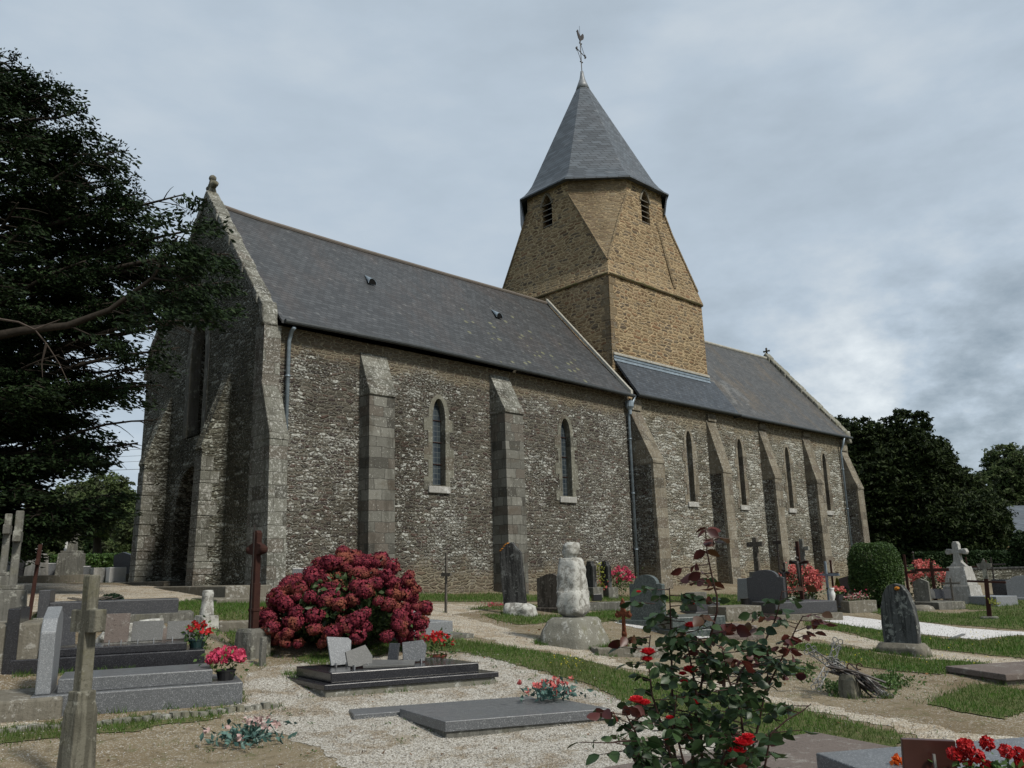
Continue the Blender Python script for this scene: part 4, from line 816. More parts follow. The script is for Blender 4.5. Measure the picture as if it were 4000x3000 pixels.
def flowers(parent_loc,r,n,mat,h,leaf=M['leaf_weed'],size=.045,seed=1,sp=1.0,nl=90,up=.3,zsq=.6,ball_=True):
    g=np.random.default_rng(seed); P_=[];L=[]
    for i in range(n):
        d=g.normal(size=3); d[2]=abs(d[2])*sp+up*.2; d/=np.linalg.norm(d); c=d*r*np.array([1,1,zsq])*g.uniform(.75,1.08)+np.array([0,0,h]); q=c+g.normal(size=(9,3))*size*.32; P_.append(q)
    L=g.normal(size=(nl,3))*np.array([r*.55,r*.55,r*.38])+np.array([0,0,h*.95]); L[:,2]=np.maximum(L[:,2],.02)
    return [leafcards(q,size,.85,rng=g) for q in P_],leafcards(L,size*1.2,.5,rng=g)
def putflowers(f_,mat,o):
    if len(f_)<=24:
        for q in f_: fast('flower',*q,mat,o)
    else: fast('flowers',*merge(f_),mat,o)
def potted(name,label,loc,mat_f,pr=.11,ph=.13,r=.2,n=40,pot='pot_green',seed=1,size=.045,leaf='leaf_weed',zsq=.6,cat='flower pot',nl=110,rough=False,stems=True,h=None):
    o=thing(name,label,cat,loc,.3)
    if ph>0: MB().lathe([(pr*.78,0),(pr,ph*.85),(pr*1.08,ph*.86),(pr*1.08,ph),(pr*.9,ph),(pr*.85,ph*.8)],(0,0,0),16,cap=False).lathe([(pr*.87,ph*.8),(pr*.87,ph*.82)],(0,0,0),16).build('pot',M[pot],o,smooth=False)
    f_,l_=flowers(loc,r,n,None,h if h is not None else ph+r*.35,size=size,seed=seed,nl=nl,zsq=zsq)
    putflowers(f_,M[mat_f],o); b_=fast('foliage',*l_,M[leaf],o); return o
def toploc(o_loc,rz,x,y,z):
    c_,s_=math.cos(rz),math.sin(rz); return (o_loc[0]+x*c_-y*s_,o_loc[1]+x*s_+y*c_,o_loc[2]+z)
def plaque(name,label,loc,rz,w,h,t=.03,mat='plaque_grey',tilt=.25,prof=None,clips=True,cat='memorial plaque'):
    o=thing(name,label,cat,loc,rz); pr=prof or [(-w/2,0),(w/2,0),(w/2,h),(-w/2,h)]
    s_=MB().prism(pr,'y',-t/2,t/2).build('tablet',M[mat],o,bevel=.004); s_.rotation_euler=(-tilt,0,0); s_.location=(0,0,.015)
    if clips:
        k_=MB(); k_=MB().box(-w*.25-.006,-w*.25+.006,-t-.03,-t*.2,0,.05).build('clip',M['steel'],o); MB().box(w*.25-.006,w*.25+.006,-t-.03,-t*.2,0,.05).build('clip',M['steel'],o)
    return o
# ---- A: grey granite tomb, front left
pA=at(285,1536); rA=math.radians(-19); A0=at(60,1553); A1=at(523,1521); vA=(A1-A0)[:2]; LA=np.hypot(*vA); rA=math.atan2(vA[1],vA[0]); WA=1.05
oA=thing('granite_tomb','speckled grey granite tomb with thick upright headstone, behind the concrete cross','tomb',(A0[0],A0[1],(A0[2]+A1[2])/2-.02),rA)
MB().box(0,LA,0,WA,-.15,.25).build('plinth',M['granite'],oA,bevel=.012)
MB().box(.24,LA-.33,.12,WA-.12,.25,.40).build('ledger_slab',M['granite'],oA,bevel=.012)
MB().prism([(.10,.251),(WA-.22,.251),(WA-.14,1.02),(WA-.42,1.16),(.22,1.04),(.10,.9)],'x',.03,.18).build('headstone',M['granite_light'],oA,bevel=.015)
hz=lambda x,y,z: toploc(oA.location,rA,x,y,z)
potted('flower_pot','black pot of dense carmine pink begonias on the grey granite tomb end',hz(LA-.17,.30,.25),'magenta_flower',.11,.12,.215,95,'pot_black',3,.05,zsq=.62,h=.22)
# rubble kerb before tomb A
mb=MB(); g=np.random.default_rng(5)
K0=at(-40,1586); K1=at(600,1526); n=30
for i in range(n):
    f=(i+.5)/n; q=K0+(K1-K0)*f; L_=np.hypot(*(K1-K0)[:2])/n; z=T(q[0],q[1])
    mb.rough([(z-.06,L_*g.uniform(.9,1.15),.16,q[0],q[1]),(z+g.uniform(.03,.06),L_*g.uniform(.8,1.0),.13,q[0],q[1])],n=14,amp=.02,sc=9,seed=i,rows=2,p=4)
tag(mb.build('stone_edging',M['lichen_base']),'low crumbling stone edging along the front of the grey granite tomb','kerb')
# ---- B: black tomb behind A
B0=at(22,1492); B1=at(441,1470); B1=np.array([*(A1[:2]+np.array([-math.sin(rA),math.cos(rA)])*1.75),A1[2]+.08]); rB=rA
dB=P(441,1467,dep(at(441,1500))); LB=2.35
pB=toploc(oA.location,rA,LA-.30-LB,1.75,.10)
oB=thing('black_tomb','polished black stepped tomb behind the grey granite tomb, bearing a row of plaques','tomb',pB,rB)
MB().box(-.25,LB+.05,-.05,1.1,-.2,.14).build('plinth',M['granite_black'],oB,bevel=.01)
MB().box(.05,LB-.02,.04,1.0,.14,.40).build('body',M['granite_black'],oB,bevel=.012)
MB().box(.35,LB-.25,.12,.95,.40,.50).build('ledger_slab',M['granite_black'],oB,bevel=.012)
MB().box(-.02,.12,.05,1.0,.14,1.02).build('headstone',M['granite_black'],oB,bevel=.012)
hb=lambda x,y,z: toploc(oB.location,rB,x,y,z)
plaque('plaque','tall pinkish plaque leftmost of the row on the black tomb',hb(1.22,.55,.50),rB-.15,.30,.38,mat='slab_brown',tilt=.15)
plaque('plaque','wide grey plaque in the middle of the row on the black tomb',hb(1.60,.55,.50),rB-.15,.40,.27,tilt=.3)
plaque('plaque','second wide grey plaque, right of the middle one on the black tomb',hb(2.02,.6,.50),rB-.1,.34,.25,tilt=.28)
plaque('plaque','narrow blue-grey plaque at the right end of the row on the black tomb',hb(2.27,.62,.40),rB+.5,.18,.26,mat='granite',tilt=.2,clips=False)
plaque('plaque','curved dark ornament plaque beside the granite headstone',hb(.62,.5,.50),rB+.6,.26,.42,mat='granite_dark',tilt=.05,prof=[(-.13,0),(.13,0),(.12,.18),(.05,.34),(-.06,.42),(-.13,.36)],clips=False)
potted('flower_pot','green pot of small red flowers on the black tomb',hb(LB-.10,.50,.40),'red_flower',.12,.11,.20,16,'pot_green',8,.055,nl=120,zsq=.75)
# ---- C: dark low tomb behind
c0=at(78,1345); rc=rA
oC=thing('dark_tomb','low dark granite tomb with small headstone behind the black tomb','tomb',c0,rc)
MB().box(0,.16,0,.9,-.2,.50).build('headstone',M['granite_dark'],oC,bevel=.012); MB().box(.16,2.1,.02,.88,-.2,.30).build('body',M['granite_dark'],oC,bevel=.012); MB().box(-.05,2.35,-.08,.98,-.2,.07).build('plinth',M['stone_grey'],oC,bevel=.012)
mb=MB(); g=np.random.default_rng(3)
for i in range(9): a_=g.uniform(0,6); x=.5+g.uniform(0,1.0); mb.tube([(x,.3+g.uniform(0,.3),.31),(x+.22*math.cos(a_),.4+.1*math.sin(a_),.36)],.014,5)
q=mb.build('dry_sprig',M['wood']); q.location=oC.location; q.rotation_euler=(0,0,rc); tag(q,'dry twig sprig lying on the low dark tomb','sprig')
# broken white stones
for i,(u,v,w,h,lb) in enumerate(((253,1395,.55,.30,'broken white lichened stone left of the others behind the plaques'),(318,1392,.62,.34,'largest broken white lichened stone behind the plaques'),(360,1388,.5,.20,'low pinkish white broken stone nearest the sandy path'))):
    p=at(u,v); q=MB().rough([(-.1,w,.35,0,0),(h*.5,w*.95,.3,0,0),(h,w*.6,.16,.04,0)],amp=.06,sc=4,seed=i,p=3).build('broken_stone',M['lichen_white'] if i<2 else M['slab_brown'],smooth=True); q.location=p; q.rotation_euler=(0,0,.4*i); tag(q,lb,'stone')
# sandstone slabs far left edge
p=at(30,1530); q=MB().box(-.8,.5,-.5,.6,-.2,.14).build('kerb_slab',M['kerb'],bevel=.03); q.location=p; q.rotation_euler=(0,0,rA); tag(q,'worn sandstone kerb block at the left edge under the dark tombs','kerb')
p=at(55,1440); q=MB().box(-.55,.15,-.3,.7,-.2,.55).build('stone_block',M['kerb'],bevel=.03); q.location=p; q.rotation_euler=(0,0,rA); tag(q,'worn sandstone block behind the left end of the black tomb','stone block')
# ---- concrete cross in front
p=at(160,1703); m_=mpp(p); o=thing('concrete_cross','weathered concrete cross on a tall square pedestal, nearest the camera at left','cross',p,math.radians(14))
MB().add([(-.115,-.11,-.1),(.115,-.11,-.1),(.115,.11,-.1),(-.115,.11,-.1),(-.095,-.09,.58),(.095,-.09,.58),(.095,.09,.58),(-.095,.09,.58),(-.07,-.07,.70),(.07,-.07,.70),(.07,.07,.70),(-.07,.07,.70)],[(0,3,2,1),(0,1,5,4),(1,2,6,5),(2,3,7,6),(3,0,4,7),(4,5,9,8),(5,6,10,9),(6,7,11,10),(7,4,8,11),(8,9,10,11)]).build('pedestal',M['concrete'],o,bevel=.012)
s_=MB().box(-.078,.078,-.075,.075,.66,.74).build('collar',M['concrete'],o,bevel=.012)
MB().prism([(-.055,.70),(.055,.70),(.046,1.20),(.18,1.20),(.18,1.38),(.045,1.38),(.048,1.66),(-.048,1.66),(-.045,1.38),(-.18,1.38),(-.18,1.20),(-.046,1.20)],'x',-.05,.05).build('cross_shaft',M['concrete'],o,bevel=.012)
# ---- far left tall stone crosses
def stonecross(label,u,vt,vb,w,mat,base,rz=RZ,arm=.46,group=None,name='stone_cross',armz=.80,ped=.40,th=None):
    p=at(u,vb); m_=mpp(p); H=(vb-vt)*m_; o=thing(name,label,'cross',p,rz,group); th=th or w*.8; k_=H*ped
    MB().add([(x*base/2,y*base/2,z) for z in (-.1,) for x,y in ((-1,-1),(1,-1),(1,1),(-1,1))]+[(x*base*.42,y*base*.42,k_) for x,y in ((-1,-1),(1,-1),(1,1),(-1,1))],[(0,3,2,1),(4,5,6,7),(0,1,5,4),(1,2,6,5),(2,3,7,6),(3,0,4,7)]).build('pedestal',mat,o,bevel=.015)
    MB().box(-base*.36,base*.36,-base*.36,base*.36,k_,k_+.07).build('cap',mat,o,bevel=.012)
    az=H*armz; MB().prism([(-w*.7,k_+.05),(w*.7,k_+.05),(w*.5,k_+.05+(az-k_)*.35),(w*.45,az-w*.55),(arm/2,az-w*.6),(arm/2,az+w*.6),(w*.45,az+w*.55),(w*.5,H),(-w*.5,H),(-w*.45,az+w*.55),(-arm/2,az+w*.6),(-arm/2,az-w*.6),(-w*.45,az-w*.55),(-w*.5,k_+.05+(az-k_)*.35)],'x',-th/2,th/2).build('cross_shaft',mat,o,bevel=.012)
    return o,p
stonecross('tall grey stone cross on a pale pedestal at the left edge of the picture',14,1106,1392,.13,M['stone_grey'],.44,arm=.46,armz=.80,ped=.40)
stonecross('second tall stone cross just behind the leftmost one',-4,1112,1330,.13,M['stone_grey'],.44,arm=.46,armz=.84,ped=.38)
q=MB().rough([(-.1,.5,.5,0,0),(.22,.46,.46,0,0),(.30,.34,.34,0,0)],amp=.02).build('stone_block',M['lichen_white'],smooth=True); q.location=at(12,1420); tag(q,'pale lichened stone block at the left edge below the tall crosses','stone block')
# rusty leaning cross left
o,p,m_,H,az=cross('rusty_cross','tall thin rusted iron cross leaning at the far left',52,1180,1405,M['rust'],.07,.05,.38,.80,tilt=(0,.05),base=(.34,.34,.2),bmat=M['kerb'])
# ---- rusty iron cross on stone block
p=at(545,1417); o=thing('rusty_cross','rust-brown iron cross with rounded arms standing in a stone block left of the red hydrangea','cross',p,math.radians(12))
MB().rough([(-.15,.40,.40,0,0),(.33,.38,.38,0,0),(.38,.33,.33,0,0)],amp=.015,sc=4,p=8,rows=3).build('base_stone',M['stone_grey'],o)
MB().box(-.055,.055,-.055,.055,.3,1.02).box(-.065,.065,-.065,.065,.62,.66).build('lower_shaft',M['rust'],o,bevel=.006)
mb=MB().prism([(-.05,1.0),(.05,1.0),(.045,1.42),(.13,1.44),(.16,1.50),(.13,1.57),(.05,1.60),(.055,1.74),(.03,1.78),(-.03,1.78),(-.055,1.74),(-.05,1.60),(-.13,1.57),(-.16,1.50),(-.13,1.44),(-.045,1.42)],'x',-.045,.045); mb.ball((0,-.15,1.50),.065,7).ball((0,.15,1.50),.065,7).ball((0,0,1.72),.055,7); mb.build('cross_head',M['rust'],o,bevel=.006)
MB().box(-.07,-.055,-.012,.0,.3,1.86).build('rod',M['iron'],o)
p=at(566,1438); q=MB().box(-.045,.045,-.03,.03,-.1,.38).build('marker_stake',M['stone_grey'],bevel=.01); q.location=p; q.rotation_euler=(0,.03,.3); tag(q,'short pale marker stake in front of the rusty cross block','stake')
# small obelisk
p=at(445,1357); o=thing('small_obelisk','small white lichened broken obelisk on a block beside the grass','obelisk',p,.2)
MB().rough([(-.1,.34,.34,0,0),(.20,.30,.30,0,0)],amp=.02,p=6,rows=3).build('block',M['lichen_white'],o); MB().rough([(.19,.20,.20,0,0),(.40,.16,.16,0,0),(.56,.15,.15,0,0),(.60,.13,.12,0,0)],n=18,amp=.012,sc=9,p=5).build('shaft',M['lichen_white'],o,smooth=True)
mb=MB().box(.15,1.25,-.45,-.35,-.1,.10).box(.15,1.25,.25,.35,-.1,.08).box(1.15,1.25,-.35,.25,-.1,.07); q=mb.build('grave_kerb',M['kerb'],bevel=.02); q.location=at(450,1356); q.rotation_euler=(0,0,RZ-.1); tag(q,'low broken stone kerb to the right of the small obelisk','kerb')
# small clipped shrub
def clump(name,label,cat,p,rx,ry,rz_,mat,n=5000,size=.04,seed=1,stem=True,sq=2.0,core=True,lum=.16,z0=.05,parts=True,rest=None,fl=.0,trunk=.05):
    g=np.random.default_rng(seed); o=thing(name,label,cat,p)
    d=g.normal(size=(n,3)); d/=np.linalg.norm(d,axis=1)[:,None]; k_=(np.abs(d)**sq).sum(1)**(-1/sq); r=g.uniform(.55,1,n)**.35
    nz=np.array([mnoise.noise((q[0]*2.2+seed,q[1]*2.2,q[2]*2.2))+.5*mnoise.noise((q[0]*5,q[1]*5+seed,q[2]*5)) for q in d])
    C=d*(k_*r*(1+lum*nz))[:,None]*np.array([rx,ry,rz_])+np.array([0,0,z0+rz_])
    C[:,2]=np.maximum(C[:,2],.03); fast('foliage',*leafcards(C,size,.55,rng=g,flat=fl),mat,o)
    if stem: MB().tube([(0,0,-.1),(.02,0,z0+rz_*.6)],[trunk,trunk*.6],7).build('stem',M['bark'],o)
    if core:
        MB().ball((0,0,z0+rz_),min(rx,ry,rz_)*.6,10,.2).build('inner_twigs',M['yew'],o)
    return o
p=at(240,1326); m_=mpp(p); clump('round_shrub','small dark green clipped shrub on the gravel path near the church front','shrub',p,.19,.19,.145,M['leaf_shrub'],5200,.035,4,sq=2.4)
q=clump('round_shrub','tiny dark shrub at the right foot of the small clipped shrub','shrub',at(261,1327),.06,.06,.04,M['leaf_shrub'],500,.03,5,core=False,stem=False)
# ---- hydrangea
p=at(742,1413); p=np.array([p[0]+.25,p[1]+.45,T(p[0]+.25,p[1]+.45)]); HY=thing('hydrangea_bush','big hydrangea bush covered with deep crimson flower heads','bush',p)
g=np.random.default_rng(21); mm=mpp(p)
heads=[]
def hy_in(x,z):   # outline across the picture, metres
    return True
tries=0; cand=[]
LB=[(-.92,.34,.36,.0),(-.62,.66,.42,.1),(-.22,.82,.44,-.1),(.10,1.04,.40,.0),(.44,.84,.40,-.1),(.72,.66,.36,.1),(.92,.88,.17,.0),(.95,.42,.34,.0),(1.18,.56,.15,.0),(.30,.36,.78,-.2),(-.35,.36,.70,-.25),(.0,.5,.85,.2),(-1.10,.30,.2,-.1)]
for i in range(5200):
    l=LB[g.integers(len(LB))]; d=g.normal(size=3); d/=np.linalg.norm(d); c=np.array([l[0]*RT[0]-l[3]*RT[1],l[0]*RT[1]+l[3]*RT[0],l[1]])+d*l[2]*np.array([1,1,.86])*g.uniform(.97,1.07)
    c=c+d*.13*mnoise.noise((c[0]*3.1,c[1]*3.1,c[2]*3.1+11))*1.6
    if c[2]<.10: continue
    if any(np.linalg.norm((c-np.array([k_[0]*RT[0]-k_[3]*RT[1],k_[0]*RT[1]+k_[3]*RT[0],k_[1]]))/np.array([1,1,.86]))<k_[2]*.93 for k_ in LB): continue
    if mnoise.noise((c[0]*2.3,c[1]*2.3,c[2]*2.3+4))>.62: continue
    cand.append(c)
cam_h=CR[2][:2]/np.linalg.norm(CR[2][:2])
for c in cand:
    if all(np.linalg.norm(c-h_[0])>.126*(.8+.35*(h_[1]/.12)) for h_ in heads): heads.append((c,g.uniform(.065,.15)))
heads.sort(key=lambda h_: (h_[0][:2]@cam_h)*1.0-h_[0][2]*.15)
def headmesh(seed,n=260):
    r=np.random.default_rng(seed); d=r.normal(size=(n,3)); d/=np.linalg.norm(d,axis=1)[:,None]; d*=r.uniform(.82,1.06,n)[:,None]
    nz=np.array([mnoise.noise((q[0]*1.8+seed,q[1]*1.8,q[2]*1.8)) for q in d]); d*=(1+.22*nz)[:,None]*np.array([1,1,.8]); 
    u=d/np.linalg.norm(d,axis=1)[:,None]; w=np.cross(u,r.normal(size=(n,3))); w/=np.linalg.norm(w,axis=1)[:,None]; x=np.cross(u,w); s_=.17
    t_=u*.07*r.normal(size=(n,1)); V=np.stack([d+w*s_+t_,d+x*s_-t_,d-w*s_+t_,d-x*s_-t_],1).reshape(-1,3); i=np.arange(n)[:,None]*4
    return V,np.concatenate([i+np.array([[0,1,2]]),i+np.array([[0,2,3]])],1).reshape(-1,3)
HM=[headmesh(s_) for s_ in range(5)]; protos=[fast('flower_head',V,F,M['hyd_flower'],HY) for V,F in HM]; rest=[]
for i,(c,r_) in enumerate(heads):
    if i<100:
        if i<5: o=protos[i]
        else: o=protos[i%5].copy(); COL.objects.link(o); o.parent=HY
        o.location=tuple(c); o.scale=(r_,r_,r_*.95); o.rotation_euler=(g.uniform(0,.5),g.uniform(0,.5),g.uniform(0,6.28))
    else:
        V,F=HM[i%5]; an=g.uniform(0,6.28); R_=np.array([[math.cos(an),-math.sin(an),0],[math.sin(an),math.cos(an),0],[0,0,1]]); rest.append((V@R_.T*r_+c,F))
if rest: tag(fast('flower_head',*merge(rest),M['hyd_flower'],HY),None,None,None,'stuff')
L=g.normal(size=(5200,3)); L/=np.linalg.norm(L,axis=1)[:,None]; L*=np.array([.92,.92,.60])*g.uniform(.5,.99,(5200,1))**.5; L[:,2]+=.60; L=L[L[:,2]>.04]
fast('foliage',*leafcards(L,.10,.6,rng=g),M['leaf_hyd'],HY)
mb=MB()
for i in range(26): a_=g.uniform(0,6.28); mb.tube([(.12*math.cos(a_),.12*math.sin(a_),-.05),(.5*math.cos(a_),.5*math.sin(a_),.6),(.8*math.cos(a_),.8*math.sin(a_),1.0)],[.016,.012,.006],5)
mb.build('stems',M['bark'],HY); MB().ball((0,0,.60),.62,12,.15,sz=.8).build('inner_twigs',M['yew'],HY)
# ---- grey tomb right of the hydrangea
p=at(905,1380); rg=math.radians(-10); o=thing('grey_tomb','low plain blue-grey tomb half hidden behind the right side of the hydrangea','tomb',p,rg)
MB().box(-.6,.62,-.05,.75,-.15,.26).build('body',M['granite_light'],o,bevel=.012); MB().box(-.6,.22,.1,.5,.26,.42).build('stele',M['granite_light'],o,bevel=.012); MB().box(-.7,1.0,-.12,.85,-.15,.03).build('plinth',M['stone_grey'],o,bevel=.01)
p=at(645,1290); p=P(648,1240,17.4); q=MB().box(-.16,.16,-.02,.02,-.75,.12).build('grave_board',M['granite'],bevel=.01); q.location=p; q.rotation_euler=(0,0,RZ); tag(q,'blue-grey headstone half hidden behind the top left of the hydrangea','headstone')
# wooden cross
cross('wooden_cross','thin grey wooden cross standing alone before the nave wall',963,1196,1324,M['wood'],.055,.04,.36,.63,rz=math.radians(-5),tilt=(0,.02),armh=.075)
# leaning dark slate stone
o,p,m_,W,H=headstone('headstone','tall dark leaning headstone with an orange lichen patch on top',1090,1142,1165,1328,'slant',M['stone_dark'],t=.10,rz=math.radians(22),tilt=(-.09,.02))
L=np.array([(0.0,.10,0),(0,.16,-.06),(0,.22,-.12)]); 
q=MB().rough([(-.15,.5,.72,0,0),(.16,.44,.66,0,0),(.24,.30,.50,0,.06)],amp=.05,sc=4,p=4).build('plinth_stone',M['lichen_white'],smooth=True); q.location=(p[0]+.06,p[1]-.06,p[2]); q.rotation_euler=(0,0,math.radians(22));  tag(q,'rough white lichened block at the foot of the tall leaning headstone','stone block')
M['orange_lichen']=simple('orange_lichen',(.42,.17,.03),.9,.1,0,.5,25)
mb=MB(); h_=H+.0
for (y,z,r_) in ((.03,h_-.005,.05),(.08,h_-.02,.045),(.12,h_-.05,.04),(.17,h_-.10,.045),(.215,h_-.13,.04)): mb.ball((0,y,z),r_,6,.3,sz=.45)
q=mb.build('lichen_patch',M['orange_lichen'],o); q.location=(0,0,-.10); q.rotation_euler=(-.09,.02,0)
# little thing on top of it : small metal ring ornament
# brown headstone & its neighbour
headstone('headstone','broad brown headstone with cut corners, left of the white broken cross',1168,1216,1240,1322,'slant',M['stone_brown'],t=.12,base=True,bh=.10,rz=math.radians(2),W=.80)
# ---- white broken cross monument
p=at(1240,1390); o=thing('broken_stone_cross','chunky white lichen-covered broken stone cross on a rough trapezoid base','cross',p,math.radians(12))
MB().rough([(-.25,1.12,1.05,0,0),(.10,.98,.92,0,0),(.36,.78,.74,.02,0),(.42,.66,.62,.02,0)],n=40,amp=.035,sc=3,p=5,rows=6).build('base_stone',M['lichen_base'],o,smooth=True)
MB().rough([(.42,.26,.26,.05,0),(.50,.44,.42,.03,0),(.62,.50,.46,.02,0),(.84,.47,.44,.02,0),(.86,.44,.42,.02,0),(1.10,.42,.40,.02,0),(1.34,.38,.35,.01,0),(1.40,.33,.30,.01,0)],n=40,amp=.028,sc=5,p=6,rows=5).build('shaft',M['lichen_white'],o,smooth=True)
MB().rough([(1.38,.18,.18,0,0),(1.43,.20,.20,0,0),(1.47,.24,.28,.01,-.01),(1.60,.25,.28,.0,-.01),(1.66,.18,.22,0,-.02)],n=28,amp=.035,sc=7,p=3,rows=4,seed=4).build('broken_head',M['lichen_white'],o,smooth=True)
# two small dark headstones near the wall
for (u0,u1,vt,vb,lb) in ((1266,1290,1213,1290,'small dark shouldered headstone directly behind the white broken cross'),(1294,1328,1213,1290,'small dark shouldered headstone right of the white broken cross, beside pink flowers')):
    headstone('headstone',lb,u0,u1,vt,vb,'shoulder',M['stone_dark'],t=.12,base=True,bh=.27,bmat=M['stone_grey'],rz=math.radians(-15),W=.40,bw=.68,group='pair of small dark headstones')
p=at(1348,1290); o=thing('pink_flower_bush','pink azalea-like flower bush against the church wall right of two small dark headstones','bush',(p[0],p[1]+.1,p[2]))
f_,l_=flowers(p,.42,80,None,.42,size=.06,seed=4,nl=500,zsq=1.1); 
putflowers(f_,M['magenta_flower'],o); fast('foliage',*l_,M['leaf_weed'],o)
p=at(1293,1290); o=thing('ivy_plant','thin climbing green plant with a few pink flowers between two small dark headstones','plant',(p[0]+.1,p[1],p[2])); g2=np.random.default_rng(9)
C=np.c_[g2.normal(0,.07,160),g2.normal(0,.07,160),g2.uniform(.1,.95,160)]; fast('foliage',*leafcards(C,.06,.6,rng=g2),M['leaf_yellow'],o); fast('flowers',*leafcards(C[:22]*np.array([1.4,1.4,.5]),.07,.9,rng=g2),M['salmon_flower'],o)
# kerbed grave behind the white cross
p=at(1345,1320); o=thing('kerbed_grave','long low grey kerbed grave between white broken cross and green headstone','grave',p,math.radians(-30))
MB().box(-.95,.75,-.06,.06,-.15,.22).build('kerb',M['stone_grey'],o,bevel=.015); MB().box(-.95,.75,.75,.87,-.15,.2).build('kerb',M['stone_grey'],o,bevel=.015)
p=at(1291,1312); q=MB().box(-.13,.10,-.08,.08,.16,.33).build('planter',M['pot_black'],bevel=.01); q.location=p; q.rotation_euler=(0,0,-.5); tag(q,'small black trough planter on the kerbed grave behind the white cross','planter')
# rust orange small cross with kerb
p=at(1350,1398); o=thing('rusty_cross','small ornate orange-rusted iron cross on the low kerb before the green headstone','cross',p,math.radians(5))
pr=[(-.055,0),(.055,0),(.03,.14),(.045,.20),(.03,.27),(.025,.50),(.07,.47),(.13,.46),(.125,.58),(.06,.56),(.035,.60),(.05,.68),(.02,.74),(0,.78)]
pr=pr+[(-x,z) for x,z in reversed(pr[:-1])]; MB().prism([(u*1.05,w*1.02) for u,w in pr],'x',-.018,.018).build('cross_shaft',M['rust_red'],o,bevel=.004)
for y,z in ((-.13,.52),(.13,.52),(0,.70),(0,.22)): MB().ball((0,y,z),.038,6,sz=1).build('end_knob',M['rust_red'],o)
p=at(1365,1418); q=MB().box(-.55,.55,-.10,.10,-.15,.14).box(-.55,-.42,.1,.85,-.15,.12).build('grave_kerb',M['kerb'],bevel=.015); q.location=p; q.rotation_euler=(0,0,math.radians(-38)); tag(q,'low worn kerb under the small orange rusty cross','kerb')
# green mottled headstone
o,p,m_,W,H=headstone('headstone','broad mottled green-grey polished headstone with raised shoulder beside the rose bush',1366,1438,1243,1352,'curve',M['granite_green'],t=.13,base=True,bh=.12,rz=math.radians(8),bw=1.25)
# tomb slabs behind the rose
def tomb(label,u0,u1,vt,vb,mat,D_=.8,rz=RZ,name='tomb',plinth=True,pm=None,cat='tomb'):
    p=at((u0+u1)/2,vb); m_=mpp(p); H=(vb-vt)*m_; nx=np.array([math.cos(rz),math.sin(rz)]); ny=np.array([-nx[1],nx[0]])
    L_=max(.3,((u1-u0)*m_-D_*abs(ny@RT))/max(.3,abs(nx@RT))); o=thing(name,label,cat,(p[0],p[1]+D_*.4,p[2]),rz)
    if plinth: MB().box(-L_/2-.08,L_/2+.08,-D_/2-.08,D_/2+.08,-.2,H*.35).build('plinth',pm or mat,o,bevel=.012)
    MB().box(-L_/2,L_/2,-D_/2,D_/2,H*.35 if plinth else -.2,H).build('ledger_slab',mat,o,bevel=.012); return o,L_,H
tomb('polished green tomb slab right of the green headstone, behind the rose bush',1448,1600,1332,1372,M['granite_green'],1.0,math.radians(-28))
tomb('brown stone slab lying low behind the rose bush',1560,1665,1352,1380,M['slab_brown'],.9,math.radians(-28))
tomb('sandstone kerbed tomb in front of the large dark curved headstone',1560,1668,1310,1340,M['kerb'],.8,math.radians(-25),plinth=False)
tomb('small dark slab on the grass behind the green headstone',1500,1572,1302,1330,M['granite_dark'],.6,math.radians(-25))
p=at(1505,1305); q=MB().box(-.3,.3,-.15,.15,-.1,.32).build('stone_block',M['stone_grey'],bevel=.012); q.location=p; tag(q,'squat grey block on the grass under the rose top','stone block')
# light grey headstone + vase
headstone('headstone','pale grey flared headstone left of the large dark curved one',1597,1634,1245,1302,'trap',M['granite_light'],t=.12,rz=math.radians(5),W=.62)
p=at(1611,1318); q=MB().lathe([(.09,0),(.10,.05),(.12,.28),(.14,.30)],(0,0,0),14).build('vase',M['pot_black']); q.location=p; tag(q,'black vase at the foot of the pale grey flared headstone','vase')
o,p,m_,W,H=headstone('headstone','large dark granite headstone with curved top',1624,1696,1232,1322,'curve',M['granite_dark'],t=.14,base=True,bh=.16,rz=math.radians(8),bmat=M['granite_black'],bw=1.25)
o,p,m_,H,az=cross('stone_cross','grey stone cross on a pedestal behind the large dark curved headstone',1643,1163,1310,M['stone_brown'],.13,.10,.50,.80,rz=math.radians(0),base=(.42,.42,.95),bmat=M['stone_grey'],bname='pedestal')
cross('iron_cross','short thin iron cross with a dark square plate against the chancel buttress',1690,1160,1300,M['iron'],.04,.03,.30,.88,rz=math.radians(-5),armh=.10,base=(.3,.3,.35))
# black platform tomb with crosses
o,L_,H_=tomb('long black granite tomb with stepped base right of the dark curved headstone',1665,1838,1300,1338,M['granite_dark'],1.0,math.radians(-27),pm=M['kerb'])
def crucifix(label,u,vt,vb,arm,mat,rz,figmat,w=.09,armz=.70,fig=True,name='crucifix'):
    o,p,m_,H,az=cross(name,label,u,vt,vb,mat,w,w*.7,arm,armz,rz=rz)
    if fig:
        s_=H*.16; F=MB().tube([(-.06,0,az-s_*2.3),(-.07,0,az-s_*1.2),(-.075,0,az-s_*.2),(-.07,0,az+s_*.15)],[.02,.04,.055,.03],8)
        F.ball((-.08,0,az+s_*.38),.045,7); F.tube([(-.07,-arm*.42,az+s_*.25),(-.075,-.05,az-.02),(-.075,.05,az-.02),(-.07,arm*.42,az+s_*.25)],[.014,.026,.026,.014],6); F.build('figure',figmat,o,smooth=True)
    return o
crucifix('tall dark brown iron crucifix with figure above the pink flowers',1736,1172,1322,.55,M['rust'],math.radians(0),M['iron'])
crucifix('slim black ornate iron crucifix left of the tall brown crucifix',1703,1217,1318,.28,M['iron'],math.radians(0),M['iron'],w=.05,armz=.78)
